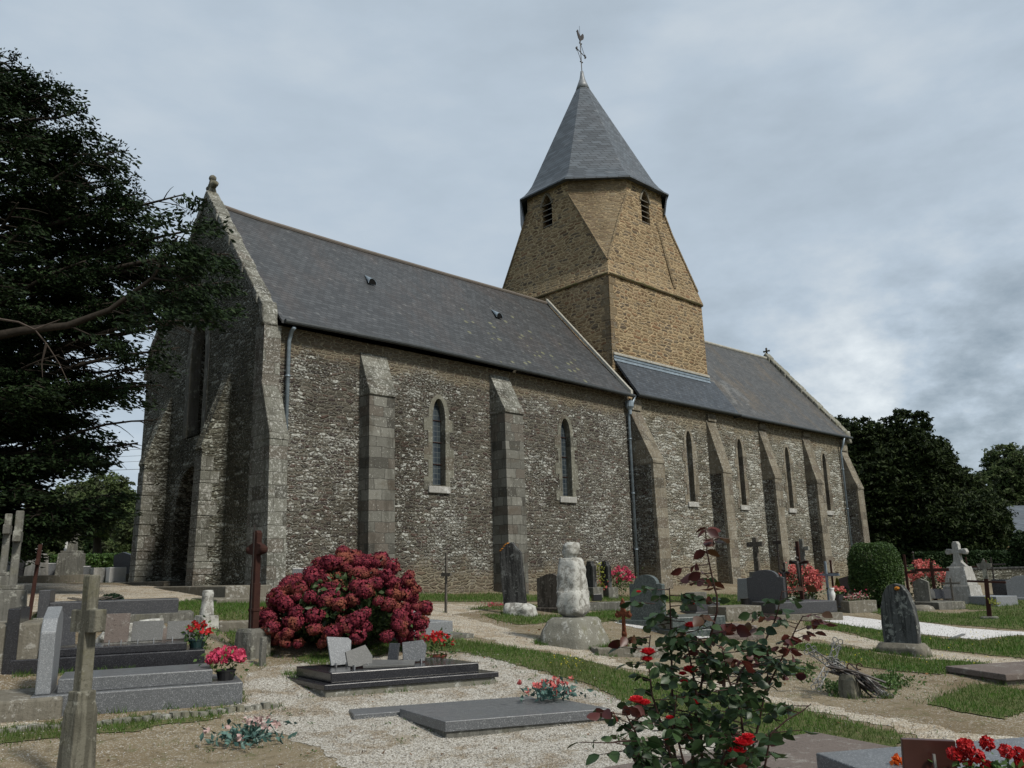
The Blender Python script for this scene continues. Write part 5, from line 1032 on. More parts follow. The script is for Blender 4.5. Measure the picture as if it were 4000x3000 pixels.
cross('stone_cross','grey stone cross standing behind the tall brown crucifix',1744,1166,1300,M['stone_grey'],.12,.09,.46,.80,rz=math.radians(-2),base=(.35,.35,.4))
cross('iron_cross','dark green metal cross with wide drooping bar over the pink flowers',1793,1215,1318,M['zinc'],.06,.05,.75,.72,rz=math.radians(-2),armh=.06)
cross('rusty_cross','small rust-red iron crucifix left of the brown headstone',1804,1214,1310,M['rust'],.05,.04,.34,.72,rz=math.radians(-2),ends=.035)
p=at(1772,1316); p=(p[0],p[1]+.5,p[2]+.1)
def hyd(label,p,r,mat,seed,n=34,zsq=1.0,name='pink_hydrangea'):
    o=thing(name,label,'bush',p); g=np.random.default_rng(seed); Q=[]
    for i in range(n):
        d=g.normal(size=3); d[2]=abs(d[2])-.1; d/=np.linalg.norm(d); Q.append(d*r*g.uniform(.75,1.05)*np.array([1,1,zsq])+np.array([0,0,r*.9*zsq])+g.normal(size=(46,3))*.055)
    fast('flowers',*leafcards(np.concatenate(Q),.06,.9,rng=g),M[mat],o); L=g.normal(size=(700,3))*np.array([r*.5,r*.5,r*.45])+np.array([0,0,r*.8]); L[:,2]=np.maximum(L[:,2],.03); fast('foliage',*leafcards(L,.09,.6,rng=g),M['leaf_hyd'],o); return o
hyd('salmon pink hydrangea behind the crucifixes on the black tomb',p,.56,'salmon_flower',2,46)
p=at(1814,1308); o=thing('golden_conifer','small pointed yellow-green conifer between pink flowers and brown headstone','conifer',p); g=np.random.default_rng(4)
zz=g.uniform(0,1,1500); rr=.17*(1-zz)**.7*g.uniform(.5,1,1500)**.5; an=g.uniform(0,6.28,1500); fast('foliage',*leafcards(np.c_[rr*np.cos(an),rr*np.sin(an),.05+zz*.72],.06,.35,rng=g,droop=-.6),M['leaf_yellow'],o); MB().tube([(0,0,-.1),(0,0,.5)],.02,6).build('trunk',M['bark'],o)
p=at(1827,1308); clump('dark_shrub','small dark reddish shrub right of the yellow conifer','shrub',p,.16,.16,.24,M['leaf_shrub'],700,.05,6,core=False)
pt=at(1802,1324); p=(pt[0],pt[1],pt[2]+.22); q=MB().lathe([(.07,0),(.08,.03),(.035,.06),(.04,.10),(.075,.2),(.08,.28),(.05,.34),(.06,.38),(.075,.42)],(0,0,0),14).build('white_vase',M['marble'],smooth=True); q.location=p; tag(q,'white turned stone vase on the black granite tomb','vase')
p=at(1816,1322); o=thing('blue_vase','blue-grey tapered vase of pink blossoms on the end of the black granite tomb','vase',(p[0],p[1],p[2]+.10)); MB().lathe([(.06,0),(.07,.03),(.05,.06),(.12,.34),(.13,.36)],(0,0,0),14).build('vase_body',M['granite_dark'],o); f_,l_=flowers(p,.16,16,None,.45,size=.06,seed=14,nl=60); putflowers(f_,M['salmon_flower'],o); fast('foliage',*l_,M['leaf_weed'],o)
p=at(1852,1322); o=thing('stone_planter','rectangular sandstone planter with small pink and cream flowers','planter',p,math.radians(-25)); MB().box(-.45,.45,-.25,.25,-.1,.30).build('trough',M['kerb'],o,bevel=.015); g=np.random.default_rng(8); C=np.c_[g.uniform(-.35,.35,260),g.uniform(-.18,.18,260),.3+abs(g.normal(0,.09,260))]; fast('flowers',*leafcards(C[:140],.05,.9,rng=g),M['palefl'],o); fast('foliage',*leafcards(C,.06,.5,rng=g),M['leaf_weed'],o); fast('red_flowers',*leafcards(C[140:190]+np.array([0,0,.03]),.05,.9,rng=g),M['magenta_flower'],o)
headstone('headstone','brown peaked headstone left of the big round topiary',1822,1868,1243,1302,'peak',M['granite_brown'],t=.12,base=True,bh=.1,rz=math.radians(5))
p=at(1900,1314); clump('topiary_bush','large dense clipped green bush, rounded block shape, right of the church end','bush',p,.64,.66,.86,M['leaf_topiary'],30000,.055,7,sq=3.6,lum=.06,z0=.10,trunk=.10)
# tall arched headstone
o,p,m_,W,H=headstone('headstone','tall weathered round-topped slate headstone on a rough block, foreground right',1921,1984,1254,1412,'arch',M['stone_mottled'],t=.13,rz=math.radians(-3))
q=MB().rough([(-.12,.42,.86,0,0),(.10,.38,.80,0,0),(.17,.26,.70,0,0)],amp=.03,sc=4,p=6).build('base_stone',M['kerb'],o,smooth=True)
mb=MB().ball((-.07,-.05,H-.16),.05,6,.4,sz=.6); mb.build('lichen_patch',M['orange_lichen'],o)
headstone('headstone','short grey headstone just behind the tall round-topped one',1984,2008,1250,1312,'peak',M['stone_grey'],t=.14,base=True,bh=.12,rz=math.radians(5),W=.42)
# crosses beyond
cross('rusty_cross','brown rusted cross standing right behind the topiary bush',1965,1200,1300,M['rust'],.07,.05,.62,.62,rz=math.radians(5))
cross('iron_cross','thin dark iron cross beside the brown rusted cross',1984,1196,1290,M['iron'],.045,.03,.44,.70,rz=math.radians(5),ends=.04)
cross('iron_cross','tiny black ornate iron cross in the far cemetery right of the topiary',1998,1212,1285,M['iron'],.05,.03,.36,.8,rz=math.radians(5),ends=.05)
cross('rusty_cross','wide rusted iron cross before the pink flowers',2022,1216,1300,M['rust'],.09,.05,.95,.80,rz=math.radians(8))
cross('wooden_cross','pale thin wooden cross before the big white stone cross',2060,1250,1305,M['wood'],.05,.04,.50,.80,rz=math.radians(8))
cross('rusty_cross','slim rusted cross right of the big white stone cross',2098,1205,1290,M['rust'],.05,.04,.62,.75,rz=math.radians(8))
cross('iron_cross','slim dark iron cross left of the polished black stone',2152,1205,1285,M['iron'],.045,.03,.8,.8,rz=math.radians(8))
o,p,m_,H,az=cross('rusty_cross','tall rust-red iron cross with fleury stone-coloured top standing in the right grass',2138,1213,1337,M['rust'],.09,.06,.85,.62,rz=math.radians(6),base=(.36,.36,.06),tilt=(.05,0),armh=.05)
mb=MB().prism([(-.05,-.25),(.05,-.25),(.05,.0),(.15,.04),(.16,.12),(.06,.13),(0,.24),(-.06,.13),(-.16,.12),(-.15,.04),(-.05,0)],'x',-.04,.04); q=mb.build('fleury_head',M['stone_grey'],o); q.location=(0,-.05,H-.20)
mb=MB(); g=np.random.default_rng(31); C=g.normal(size=(60,3))*np.array([.08,.08,.06])+np.array([.05,-.12,.42]); fast('dried_wreath',*leafcards(C,.06,.6,rng=g),M['leaf_yellow'],o)
# white cross monument
p=at(2082,1300); m_=mpp(p); s_=m_/.0141; o=thing('white_stone_cross','big pale stone cross on a tapering two-tier pedestal at the far right','cross',p,math.radians(-5))
def frus(mb,b,t_,z0,z1): return mb.add([(x*b/2,y*b/2,z0) for x,y in ((-1,-1),(1,-1),(1,1),(-1,1))]+[(x*t_/2,y*t_/2,z1) for x,y in ((-1,-1),(1,-1),(1,1),(-1,1))],[(0,3,2,1),(4,5,6,7),(0,1,5,4),(1,2,6,5),(2,3,7,6),(3,0,4,7)])
H=(1300-1172)*m_
frus(MB(),.86,.78,-.1,H*.27).build('lower_tier',M['stone_pale'],o,bevel=.015); frus(MB(),.70,.52,H*.27,H*.58).build('upper_tier',M['stone_pale'],o,bevel=.015)
MB().prism([(-.26,H*.58),(.26,H*.58),(.12,H*.66),(.09,H*.80),(.28,H*.78),(.33,H*.82),(.28,H*.88),(.10,H*.87),(.10,H*.95),(.06,H),(-.06,H),(-.10,H*.95),(-.10,H*.87),(-.28,H*.88),(-.33,H*.82),(-.28,H*.78),(-.09,H*.80),(-.12,H*.66)],'x',-.09,.09).build('cross_head',M['stone_pale'],o,bevel=.02)
tomb('pale stone tomb slab right of the big white stone cross',2084,2132,1278,1300,M['stone_pale'],.8,math.radians(-20),plinth=False)
tomb('long low grey kerbed tomb at the foot of the big white stone cross',2005,2110,1300,1316,M['stone_grey'],1.0,math.radians(-20),plinth=False)
for i,(u,w,mt,lb) in enumerate(((2024,.34,'plaque_grey','grey rounded plaque on the kerbed tomb below the big white cross'),(2042,.40,'granite_black','black rounded plaque in the middle of the kerbed tomb below the white cross'),(2062,.30,'granite_dark','blue-grey plaque right of the black plaque below the white cross'))):
    p=at(u,1302); plaque('plaque',lb,(p[0],p[1]+.2,p[2]+.10),math.radians(-50),w,.30,.05,mt,.1,[(-w/2,0),(w/2,0),(w/2,.2),(w*.3,.29),(-w*.3,.29),(-w/2,.2)],False)
p=at(2034,1298); hyd('pink hydrangea standing left of the big white stone cross',(p[0]+.5,p[1]+.5,p[2]),.62,'salmon_flower',5,26,1.1)
headstone('headstone','polished black headstone at the right edge',2163,2192,1252,1290,'flat',M['granite_black'],t=.14,base=True,bh=.08,rz=math.radians(10),W=.8)
headstone('headstone','pale grey headstone at the right edge beside the black one',2196,2232,1244,1296,'curve',M['granite_light'],t=.14,base=True,bh=.08,rz=math.radians(10),W=.9)
tomb('white and grey kerbed tomb at the right edge of the picture',2132,2220,1288,1308,M['granite_light'],.9,math.radians(-20),plinth=False)
p=at(2188,1292); q=MB().box(-.12,.12,-.1,.1,0,.22).build('marble_book',M['marble'],bevel=.02); q.location=(p[0],p[1],p[2]+.05); tag(q,'small white marble ornament between black and pale headstones','ornament')
p=at(2020,1332); q=MB().rough([(-.1,.9,.6,0,0),(.08,.75,.5,0,0),(.13,.5,.3,0,0)],amp=.04).build('stone_slab',M['kerb'],smooth=True); q.location=at(1990,1318); tag(q,'rough low stone at the foot of the short grey headstone','stone slab')
p=at(2120,1386); q=MB().box(-.75,.55,-.03,.03,-.1,.035).build('edging_board',M['plaque_grey']); q.location=at(2070,1377); q.rotation_euler=(0,0,math.radians(8)); tag(q,'thin edging board on the white gravel grave plot','edging')
p=at(2185,1470); o=thing('stone_slab','flat reddish stone slab at the right edge','slab',(p[0]+.25,p[1],p[2]),math.radians(-30)); MB().box(-.55,.9,-.4,.55,-.05,.05).build('bed',M['kerb'],o,bevel=.01); MB().box(-.6,.95,-.45,.6,.05,.13).build('ledger_slab',M['slab_brown'],o,bevel=.012)
# ---- dark tomb with plaques (centre)
D0=at(700,1510); D1=at(1078,1478); vD=(D1-D0)[:2]; LD=np.hypot(*vD); rD=math.atan2(vD[1],vD[0]); WD=1.28; KD=.24
oD=thing('black_tomb','polished black two-step tomb slab with grey plaques, in front of the hydrangea','tomb',(D0[0],D0[1],(D0[2]+D1[2])/2),rD)
skew(MB().box(.03,LD-.03,.03,WD-.03,-.15,.09),KD).build('footing',M['lichen_base'],oD,bevel=.015)
skew(MB().box(0,LD,0,WD,.09,.155),KD).build('plinth',M['granite_black'],oD,bevel=.008)
skew(MB().box(.13,LD-.20,.12,WD-.12,.155,.275),KD).build('ledger_slab',M['granite_black'],oD,bevel=.012)
hd=lambda x,y,z: toploc(oD.location,rD,x-KD*y,y,z)
plaque('plaque','tall tilted pale grey plaque at the back left of the black tomb slab',hd(.55,.80,.275),rD+.15,.30,.37,.03,'granite_light',.28,[(-.13,0),(.13,0),(.17,.30),(.13,.34),(-.16,.37)])
plaque('plaque','brown-grey pentagonal plaque in front of the tall one on the black tomb slab',hd(.62,.42,.275),rD+.25,.38,.26,.03,'plaque_grey',.35,[(-.16,.02),(-.05,0),(.18,.02),(.20,.12),(.12,.27),(-.17,.20)])
plaque('plaque','small narrow dark plaque right of centre on the black tomb slab',hd(1.22,.75,.275),rD-.9,.16,.24,.03,'granite_dark',.2,clips=False)
plaque('plaque','grey plaque with cut corners at the right end of the black tomb slab',hd(1.45,.62,.275),rD-.1,.34,.27,.03,'granite',.12,[(-.15,0),(.14,0),(.17,.20),(.12,.27),(-.16,.25)])
q=MB().add([(-.30,-.18,.0),(.34,-.22,.0),(.38,.10,.012),(-.26,.16,.05),(-.30,-.18,.03),(.34,-.22,.03),(.38,.10,.045),(-.26,.16,.08)],[(0,3,2,1),(4,5,6,7),(0,1,5,4),(1,2,6,5),(2,3,7,6),(3,0,4,7)]).build('fallen_plaque',M['plaque_grey'],bevel=.005); q.location=hd(.98,.45,.277); q.rotation_euler=(0,0,rD-.2); tag(q,'grey plaque lying flat on the middle of the black tomb slab','memorial plaque')
p=hd(LD-.08,WD+.02,0); o=potted('flower_pot','terracotta pot of straggling red flowers behind the right end of the black tomb slab',(p[0],p[1],T(p[0],p[1])),'red_flower',.12,.12,.27,14,'pot_terra',12,.06,nl=130,zsq=.6,h=.26)
# ---- granite slab pair
G0=at(962,1598); G1=at(1320,1557); vG=(G1-G0)[:2]; LG=np.hypot(*vG); rG=math.atan2(vG[1],vG[0])
oG=thing('granite_slab','flat speckled grey granite grave slab, nearest in the white gravel','tomb',(G0[0],G0[1],(G0[2]+G1[2])/2),rG)
skew(MB().box(.02,LG-.02,.02,1.0,-.1,.05),.27).build('footing',M['stone_grey'],oG,bevel=.01); skew(MB().box(0,LG,0,1.02,.045,.145),.27).build('ledger_slab',M['granite'],oG,bevel=.006)
g_=at(764,1556); oG2=thing('granite_slab','narrow grey granite slab strip directly behind the larger granite slab','tomb',(g_[0],g_[1],oG.location[2]+.01),rG)
MB().box(0,2.15,.0,.42,-.1,.10).build('ledger_slab',M['granite'],oG2,bevel=.006)
g_=toploc(oG2.location,rG,2.19,.2,.0); q=MB().box(-.02,.12,-.05,.05,-.05,.10).build('lantern_box',M['pot_black'],bevel=.01); q.location=g_; q.rotation_euler=(0,0,rG); tag(q,'small black box at the right end of the narrow granite strip','box')
def bouquet(label,p,matf,seed,r=.17,n=22,fs=.05,leaf='leaf_silver',name='artificial_bouquet'):
    o=thing(name,label,'bouquet',p); g=np.random.default_rng(seed); C=g.normal(size=(190,3))*np.array([r,r*.8,r*.45]); C[:,2]=np.abs(C[:,2])+.03; fast('foliage',*leafcards(C,.085,.45,rng=g),M[leaf],o)
    Q=[g.normal(size=3)*np.array([r*1.1,r*.9,r*.25])+np.array([0,0,r*1.0])+g.normal(size=(8,3))*.014 for _ in range(n)]; fast('flowers',*leafcards(np.concatenate(Q),fs,.7,rng=g),M[matf],o); return o
g_=toploc(oG.location,rG,LG-.36,.80,.145); bouquet('artificial bouquet of pink blossoms and blue-green leaves on the granite slab end',g_,'salmon_flower',41)
p=at(535,1606); bouquet('faded artificial bouquet with cream blossoms lying on the soil in front',p,'palefl',43,.17,16,.05)
# ---- bottom edge tombs
p0=at(1185,1668); E0=P(1180,1664,5.35); o=thing('stone_slab','large brown-grey grave slab at the bottom edge under the rose bush','slab',(E0[0],E0[1],-1.6),math.radians(-14))
MB().box(0,2.5,-1.2,.0,-.1,.30).build('ledger_slab',M['slab_brown'],o,bevel=.012)
E1=P(1700,1655,4.9); zt=E1[2]-.05; o=thing('blue_grey_tomb','blue-grey granite tomb at the bottom right corner holding a brown book plaque','tomb',(E1[0],E1[1],-1.6),math.radians(-32)); h_=zt+1.6
MB().box(-.1,1.9,-1.0,.06,-.1,h_-.10).build('body',M['granite'],o,bevel=.01); MB().box(.25,2.0,-.95,.10,h_-.10,h_+.09).build('ledger_slab',M['granite'],o,bevel=.01)
r_=math.radians(-32); q=CR[0][:2]
bp=P(2012,1664,4.35); o=thing('brown_plaque','dark brown plaque seen from behind on a stand at the bottom right','memorial plaque',bp,math.radians(-46))
MB().prism([(-.145,-.05),(.13,-.05),(.13,.15),(-.145,.165)],'y',-.012,.012).build('tablet',M['plaque_brown'],o,bevel=.003).rotation_euler=(.12,0,0); MB().box(-.006,.006,-.06,-.045,-.12,.09).build('stand',M['steel'],o)
bp=P(1940,1662,4.7); q=MB().lathe([(.03,0),(.02,.05)],(0,0,0),8); o=thing('orange_flower','single small orange flower left of the brown plaque','flower',bp); g=np.random.default_rng(3); fast('petals',*leafcards(g.normal(size=(26,3))*.013+np.array([0,0,.05]),.04,.8,rng=g),M['orange_flower'],o); MB().tube([(0,0,-.1),(0,0,.05)],.004,5).build('stem',M['stem_green'],o)
bp=P(2130,1668,4.2); o=thing('red_geraniums','bright red geranium heads over a planter at the bottom right corner','flowers',bp); g=np.random.default_rng(13)
for i,(x,z) in enumerate(((-.135,.085),(-.085,.125),(-.03,.13),(.03,.11),(.09,.125),(.115,.08),(.17,.035),(-.10,.06),(.0,.08),(.05,.02),(.20,-.02))):
    C=g.normal(size=(120,3)); C/=np.linalg.norm(C,axis=1)[:,None]; C*=.030; h_=fast('flower_head',*leafcards(C,.022,.9,rng=g),M['red_flower'],o); h_.location=(x*CR[0][0]+g.normal()*.03,x*CR[0][1]+g.normal()*.03,z)
C=g.normal(size=(300,3))*np.array([.11,.11,.035])+np.array([0,0,-.02]); fast('foliage',*leafcards(C,.045,.7,rng=g),M['leaf_weed'],o)
bp=P(1860,1668,4.9); o=thing('scroll_ornament','small pale scroll ornament on the blue-grey tomb','ornament',bp,math.radians(-40)); mb=MB()
for s_,x in ((1,-.09),(-1,.06)): mb.tube([(x+.05*s_*math.cos(a_)*(1-.1*a_),0,.03+.055*math.sin(a_)*(1-.1*a_)) for a_ in np.linspace(0,4.6,14)],.009,6)
mb.tube([(-.16,0,-.03),(.16,0,-.03)],.02,6); mb.build('scrolls',M['granite_light'],o)
# ---- fallen wrought-iron cross pile
p=at(1850,1502); m_=mpp(p); o=thing('fallen_iron_cross','ornate wrought-iron cross fallen over a concrete stub beside green weeds','iron cross',p,0)
r2=CR[0]; f2=np.array([CR[2][0],CR[2][1],0]); f2/=np.linalg.norm(f2)
def lp(u,v,dd=0.0):   # local point by picture offset at the pile's depth
    q=P(u,v,dep(p)+dd)-p; return tuple(q)
def lattice(pts,w,name,mat,n=10):
    mb=MB(); pts=[Vector(q) for q in pts]; 
    for a_,b_ in zip(pts[:-1],pts[1:]):
        d=(b_-a_); s_=d.cross(Vector(tuple(f2))).normalized()*w
        mb.tube([a_+s_,b_+s_],.008,5); mb.tube([a_-s_,b_-s_],.008,5); k_=max(2,int(d.length/(w*2.2)))
        for i in range(k_): f=i/k_; g_=(i+1)/k_; mb.tube([a_+d*f+s_,a_+d*g_-s_],.006,4); mb.tube([a_+d*f-s_,a_+d*g_+s_],.006,4)
    for q in (pts[0],pts[-1]):
        for k_ in range(4): an=k_*1.57+.4; c_=q+Vector((math.cos(an)*.05*r2[0],math.cos(an)*.05*r2[1],.05*math.sin(an))); mb.tube([c_+Vector((.03*math.cos(t_)*r2[0],.03*math.cos(t_)*r2[1],.03*math.sin(t_))) for t_ in np.linspace(0,6.28,9)],.006,4)
    return mb.build(name,mat,o)
M['iron_grey']=simple('iron_silvered',(.06,.06,.058),.5,.5,.3,.6,30,(.30,.30,.29))
lattice([lp(1750,1405),lp(1782,1428,.1),(lp(1812,1447,.15))],.035,'cross_arm',M['iron_grey']); lattice([lp(1808,1390,.2),lp(1796,1432,.1)],.04,'cross_arm',M['iron_grey']); lattice([lp(1765,1480,-.2),lp(1785,1445,0),lp(1812,1438,.1)],.035,'cross_arm',M['iron_grey'])
lattice([lp(1800,1432,.1),lp(1850,1465,-.05),lp(1915,1508,-.25)],.04,'cross_shaft',M['iron_grey'])
mb=MB(); g=np.random.default_rng(2)
for i in range(16):
    a_=np.array(lp(1788+g.uniform(0,50),1438+g.uniform(-6,20),g.uniform(-.1,.1))); b_=np.array(lp(1868+g.uniform(0,55),1482+g.uniform(-12,28),g.uniform(-.35,.0))); mid=(a_+b_)/2+np.array([0,0,.03]); mb.tube([a_,mid,b_],g.uniform(.007,.014),5)
mb.build('bent_bars',M['iron'],o)
mb=MB()
for i in range(6):
    a_=np.array(lp(1846+i*4,1452+i*7,-.05)); b_=np.array(lp(1888+i*5,1478+i*6,-.25)); mb.tube([a_,(a_+b_)/2+np.array([0,0,.03]),b_],[.008,.022,.006],6)
mb.build('silvered_leaves',M['iron_grey'],o,smooth=True)
mb=MB()
for s_ in (-1,1): mb.tube([np.array(lp(1846+s_*10,1440,.0))+np.array([.035*math.cos(t_)*r2[0],.035*math.cos(t_)*r2[1],.035*math.sin(t_)]) for t_ in np.linspace(0,5.2,12)],.008,5)
mb.build('scrolls',M['rust'],o)
pb=at(1838,1506); q=MB().rough([(-.1,.24,.24,0,0),(.20,.20,.20,0,0),(.26,.17,.17,0,0)],amp=.015,p=6).build('concrete_stub',M['concrete'],smooth=False); q.location=pb; tag(q,'stub of concrete under the fallen iron cross','stone block')
def weeds(label,u0,u1,v0,v1,n,seed,mat='leaf_weed',size=.045,h=.09):
    g=np.random.default_rng(seed); c=at((u0+u1)/2,(v0+v1)/2); o=thing('weed_patch',label,'weeds',c); Q=[]
    for _ in range(n):
        q=at(g.normal((u0+u1)/2,(u1-u0)/4.5),g.normal((v0+v1)/2,(v1-v0)/4.5)); Q.append([q[0]-c[0],q[1]-c[1],q[2]-c[2]+abs(g.normal())*h*.6+.01])
    C=np.repeat(np.array(Q),6,0)+g.normal(size=(n*6,3))*np.array([.035,.035,.012]); fast('foliage',*leafcards(C,size,.5,rng=g),M[mat],o); return o
weeds('spreading green weeds right of the fallen iron cross',1862,1975,1455,1505,150,1); weeds('green weeds under the left arm of the fallen iron cross',1775,1835,1482,1505,60,2); weeds('leafy weeds left of the fallen iron cross on the sandy mound',1690,1775,1440,1475,70,3)
weeds('small pink-flowered ground plants before the leaning dark headstone',1040,1100,1306,1312,40,4,'magenta_flower',.03,.05)
# buttercups
g=np.random.default_rng(6); Q=[]
for _ in range(26): q=at(g.normal(1232,22),g.normal(1446,7)); Q.append([q[0],q[1],q[2]+.11+g.normal()*.02])
for _ in range(60): q=at(*[(g.uniform(1000,1900),0)][0]) if False else at(g.uniform(1750,2180),g.uniform(1366,1440)); Q.append([q[0],q[1],q[2]+.05])
tag(fast('buttercups',*leafcards(np.repeat(np.array(Q),3,0)+g.normal(size=(len(Q)*3,3))*.006,.014,.9,rng=g),M['yellowfl']),'scattered tiny yellow buttercups in the grass verges','flowers',kind='stuff')
# ================================================================== FAR LEFT CEMETERY
_at0=at
def at(u,v):      # the level ground at the back left is seen edge-on: cap the distance there
    r=_at0(u,v)
    if dep(r)>25 and u<460: q=P(u,v,23.5+(u%7)*.3); r=np.array([q[0],q[1],T(q[0],q[1])])
    return r
tomb('long kerb of grey concrete along the gravel at the back left',60,438,1240,1258,M['kerb'],.25,math.radians(-6),name='kerb',plinth=False,cat='kerb')
headstone('headstone','dark granite headstone with sloping top nearest the church front',240,288,1190,1252,'peak',M['granite_dark'],t=.14,base=True,bh=.2,rz=math.radians(25),bmat=M['granite_black'])
headstone('headstone','black headstone before the white pedestal cross at the back left',60,90,1195,1248,'curve',M['granite_black'],t=.14,base=True,bh=.1,rz=math.radians(-60))
stonecross('tall dark stone cross on a stepped pedestal at the back left',150,1112,1256,.24,M['stone_grey'],.66,rz=math.radians(-40),arm=.62,ped=.42,armz=.76)
stonecross('white stone cross on a pedestal behind the black headstone at the back left',78,1128,1240,.18,M['stone_pale'],.5,rz=math.radians(-40),arm=.34,ped=.5,armz=.86)
stonecross('small white cross leaning beside the tall dark stone cross',139,1152,1238,.10,M['marble'],.3,rz=math.radians(-30),arm=.30,ped=.2,armz=.78)
tomb('grey box tomb left of the tall dark stone cross',92,140,1212,1252,M['granite'],.7,math.radians(-10))
tomb('long grey box tomb right of the tall dark stone cross',166,206,1218,1250,M['granite'],.7,math.radians(-10))
tomb('pale tomb between the grey box tomb and the dark headstone',196,240,1214,1246,M['stone_pale'],.9,math.radians(-10),plinth=False)
tomb('white marble tomb behind the dark headstone near the church front',226,292,1202,1236,M['marble'],.9,math.radians(-10),plinth=False)
headstone('headstone','pale blue-grey round headstone near the left edge at the back',40,62,1206,1250,'round',M['granite_light'],t=.12,rz=math.radians(-60),W=.6)
headstone('headstone','dark square headstone at the far left back',26,44,1190,1248,'flat',M['granite_dark'],t=.12,rz=math.radians(-60),W=.6)
# hedge, wall, house to the right
at=_at0
def hedge(label,u0,u1,dp,vt,vb,n,seed,dpt=1.0,mat='leaf_hedge'):
    a_=P(u0,vb,dp); b_=P(u1,vb,dp*1.02); L_=np.hypot(*(b_-a_)[:2]); z0=T(a_[0],a_[1]); zt=P(u0,vt,dp)[2]; H=zt-z0; r_=math.atan2(b_[1]-a_[1],b_[0]-a_[0]); o=thing('hedge',label,'hedge',(a_[0],a_[1],z0),r_); g=np.random.default_rng(seed)
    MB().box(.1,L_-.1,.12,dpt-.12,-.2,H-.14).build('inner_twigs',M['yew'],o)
    n1=int(n*.5); A_=np.c_[g.uniform(0,L_,n1),g.normal(.02,.05,n1),g.uniform(0,H,n1)]; B_=np.c_[g.uniform(0,L_,n-n1),g.uniform(0,dpt,n-n1),H+g.normal(0,.04,n-n1)]; fast('foliage',*leafcards(np.concatenate([A_,B_]),.14,.6,rng=g),M[mat],o); return o
hedge('long clipped green hedge behind the big white stone cross at right',1998,2330,40,1197,1230,14000,3)
hedge('low trimmed hedge strip at the back left behind the tombs',110,298,32,1203,1214,5000,4,.8,'leaf_weed')
a_=P(1985,1262,34); b_=P(2330,1262,35); L_=np.hypot(*(b_-a_)[:2]); z0=T(a_[0],a_[1]); o=thing('cemetery_wall','dark dry-stone cemetery wall in front of the hedge','wall',(a_[0],a_[1],z0),math.atan2(b_[1]-a_[1],b_[0]-a_[0])); H=P(1985,1230,34)[2]-z0
MB().box(0,L_,0,.4,-.4,H-.08).build('masonry',M['wall_west'],o); MB().box(-.03,L_+.03,-.04,.44,H-.08,H).build('coping',M['stone_dark'],o,bevel=.02)
# house at right
a_=P(2148,1190,62); h0=T(a_[0],a_[1]); rr=math.radians(-35); o=thing('slate_roofed_house','low stone house with pale slate roof beyond the trees at the right edge','house',(a_[0]-2,a_[1],h0),rr)
ztop=P(2212,1085,62)[2]-h0; zev=P(2212,1146,62)[2]-h0
M['house_wall']=simple('house_render',(.40,.36,.27),.9,.1,0,.3,2)
MB().box(0,12,0,7,-1,zev).build('wall',M['house_wall'],o); q=MB().prism([(-.4,zev-.05),(3.5,ztop),(7.4,zev-.05),(7.4,zev-.2),(3.5,ztop-.15),(-.4,zev-.2)],'x',-.3,12.3).build('roof',M['slate_spire'],o)
M['brick_o']=simple('orange_timber',(.22,.07,.025),.8,.2); MB().box(.3,1.5,-.06,.0,zev-1.3,zev-.2).build('shutter',M['brick_o'],o); MB().box(3.2,4.3,-.06,.0,.2,zev-.6).build('window',M['glass'],o)
a_=P(2150,1192,50); b_=P(2330,1192,52); L_=np.hypot(*(b_-a_)[:2]); z0=T(a_[0],a_[1]); o=thing('garden_wall','tall tan rubble garden wall before the house at the right edge','wall',(a_[0]-1.5,a_[1]+.6,z0),math.atan2(b_[1]-a_[1],b_[0]-a_[0])); MB().box(0,L_+2,0,.5,-1,P(2180,1152,50)[2]-z0).build('masonry',M['wall_tower'],o)
# ================================================================== TREES
def blobtree(name,label,p,lobes,mat,n,size,trunk_h,tr=.25,seed=1,group=None,flat=.2,cat='tree',spike=.0,leafpart='crown',asp=.45,shell=.5):
    """lobes: (x,y,z,rx,ry,rz) local; leaf clumps gathered on twig ends through the outer volume of each lobe"""
    g=np.random.default_rng(seed); o=thing(name,label,cat,p,0,group); C=[]
    vol=np.array([l[3]*l[4]*l[5] for l in lobes])**(2/3); vol/=vol.sum()
    for l,vf in zip(lobes,vol):
        k_=int(n*vf/14); d=g.normal(size=(k_,3)); d/=np.linalg.norm(d,axis=1)[:,None]; r=g.uniform(shell,1.0,k_)**.5
        nz=np.array([mnoise.noise((q[0]*2.6+l[0],q[1]*2.6+l[1],q[2]*2.6+seed)) for q in d]); r*=1+.30*nz+spike*np.maximum(0,g.normal(size=k_))
        c=d*r[:,None]*np.array(l[3:6])+np.array(l[:3]); s_=min(l[3:6])*.10; C.append(np.repeat(c,14,0)+g.normal(size=(k_*14,3))*np.array([s_,s_,s_*.45]))
    C=np.concatenate(C); fast(leafpart,*leafcards(C,size,asp,rng=g,flat=flat),mat,o)
    lim=MB(); tp=[(0,0,-.3),(.1,0,trunk_h*.5),(0,.1,trunk_h)]; lim.tube(tp,[tr*1.25,tr,tr*.7],9)
    for l in lobes[:14]: 
        m_=(l[0]*.5,l[1]*.5,(trunk_h+l[2])*.5+.2); lim.tube([(0,.1,trunk_h*.9),m_,(l[0],l[1],l[2])],[tr*.5,tr*.32,tr*.1],6)
    lim.build('trunk',M['bark'],o); return o
def lobes_from(cx_,base_z,pts,dp,scale,g,ry=1.0):
    return [( (u-cx_)*scale*CR[0][0]+g.normal()*.3, (u-cx_)*scale*CR[0][1]+g.normal()*.3, (v)*scale, r*scale, r*scale*ry, r*scale*.8) for u,v,r in pts]
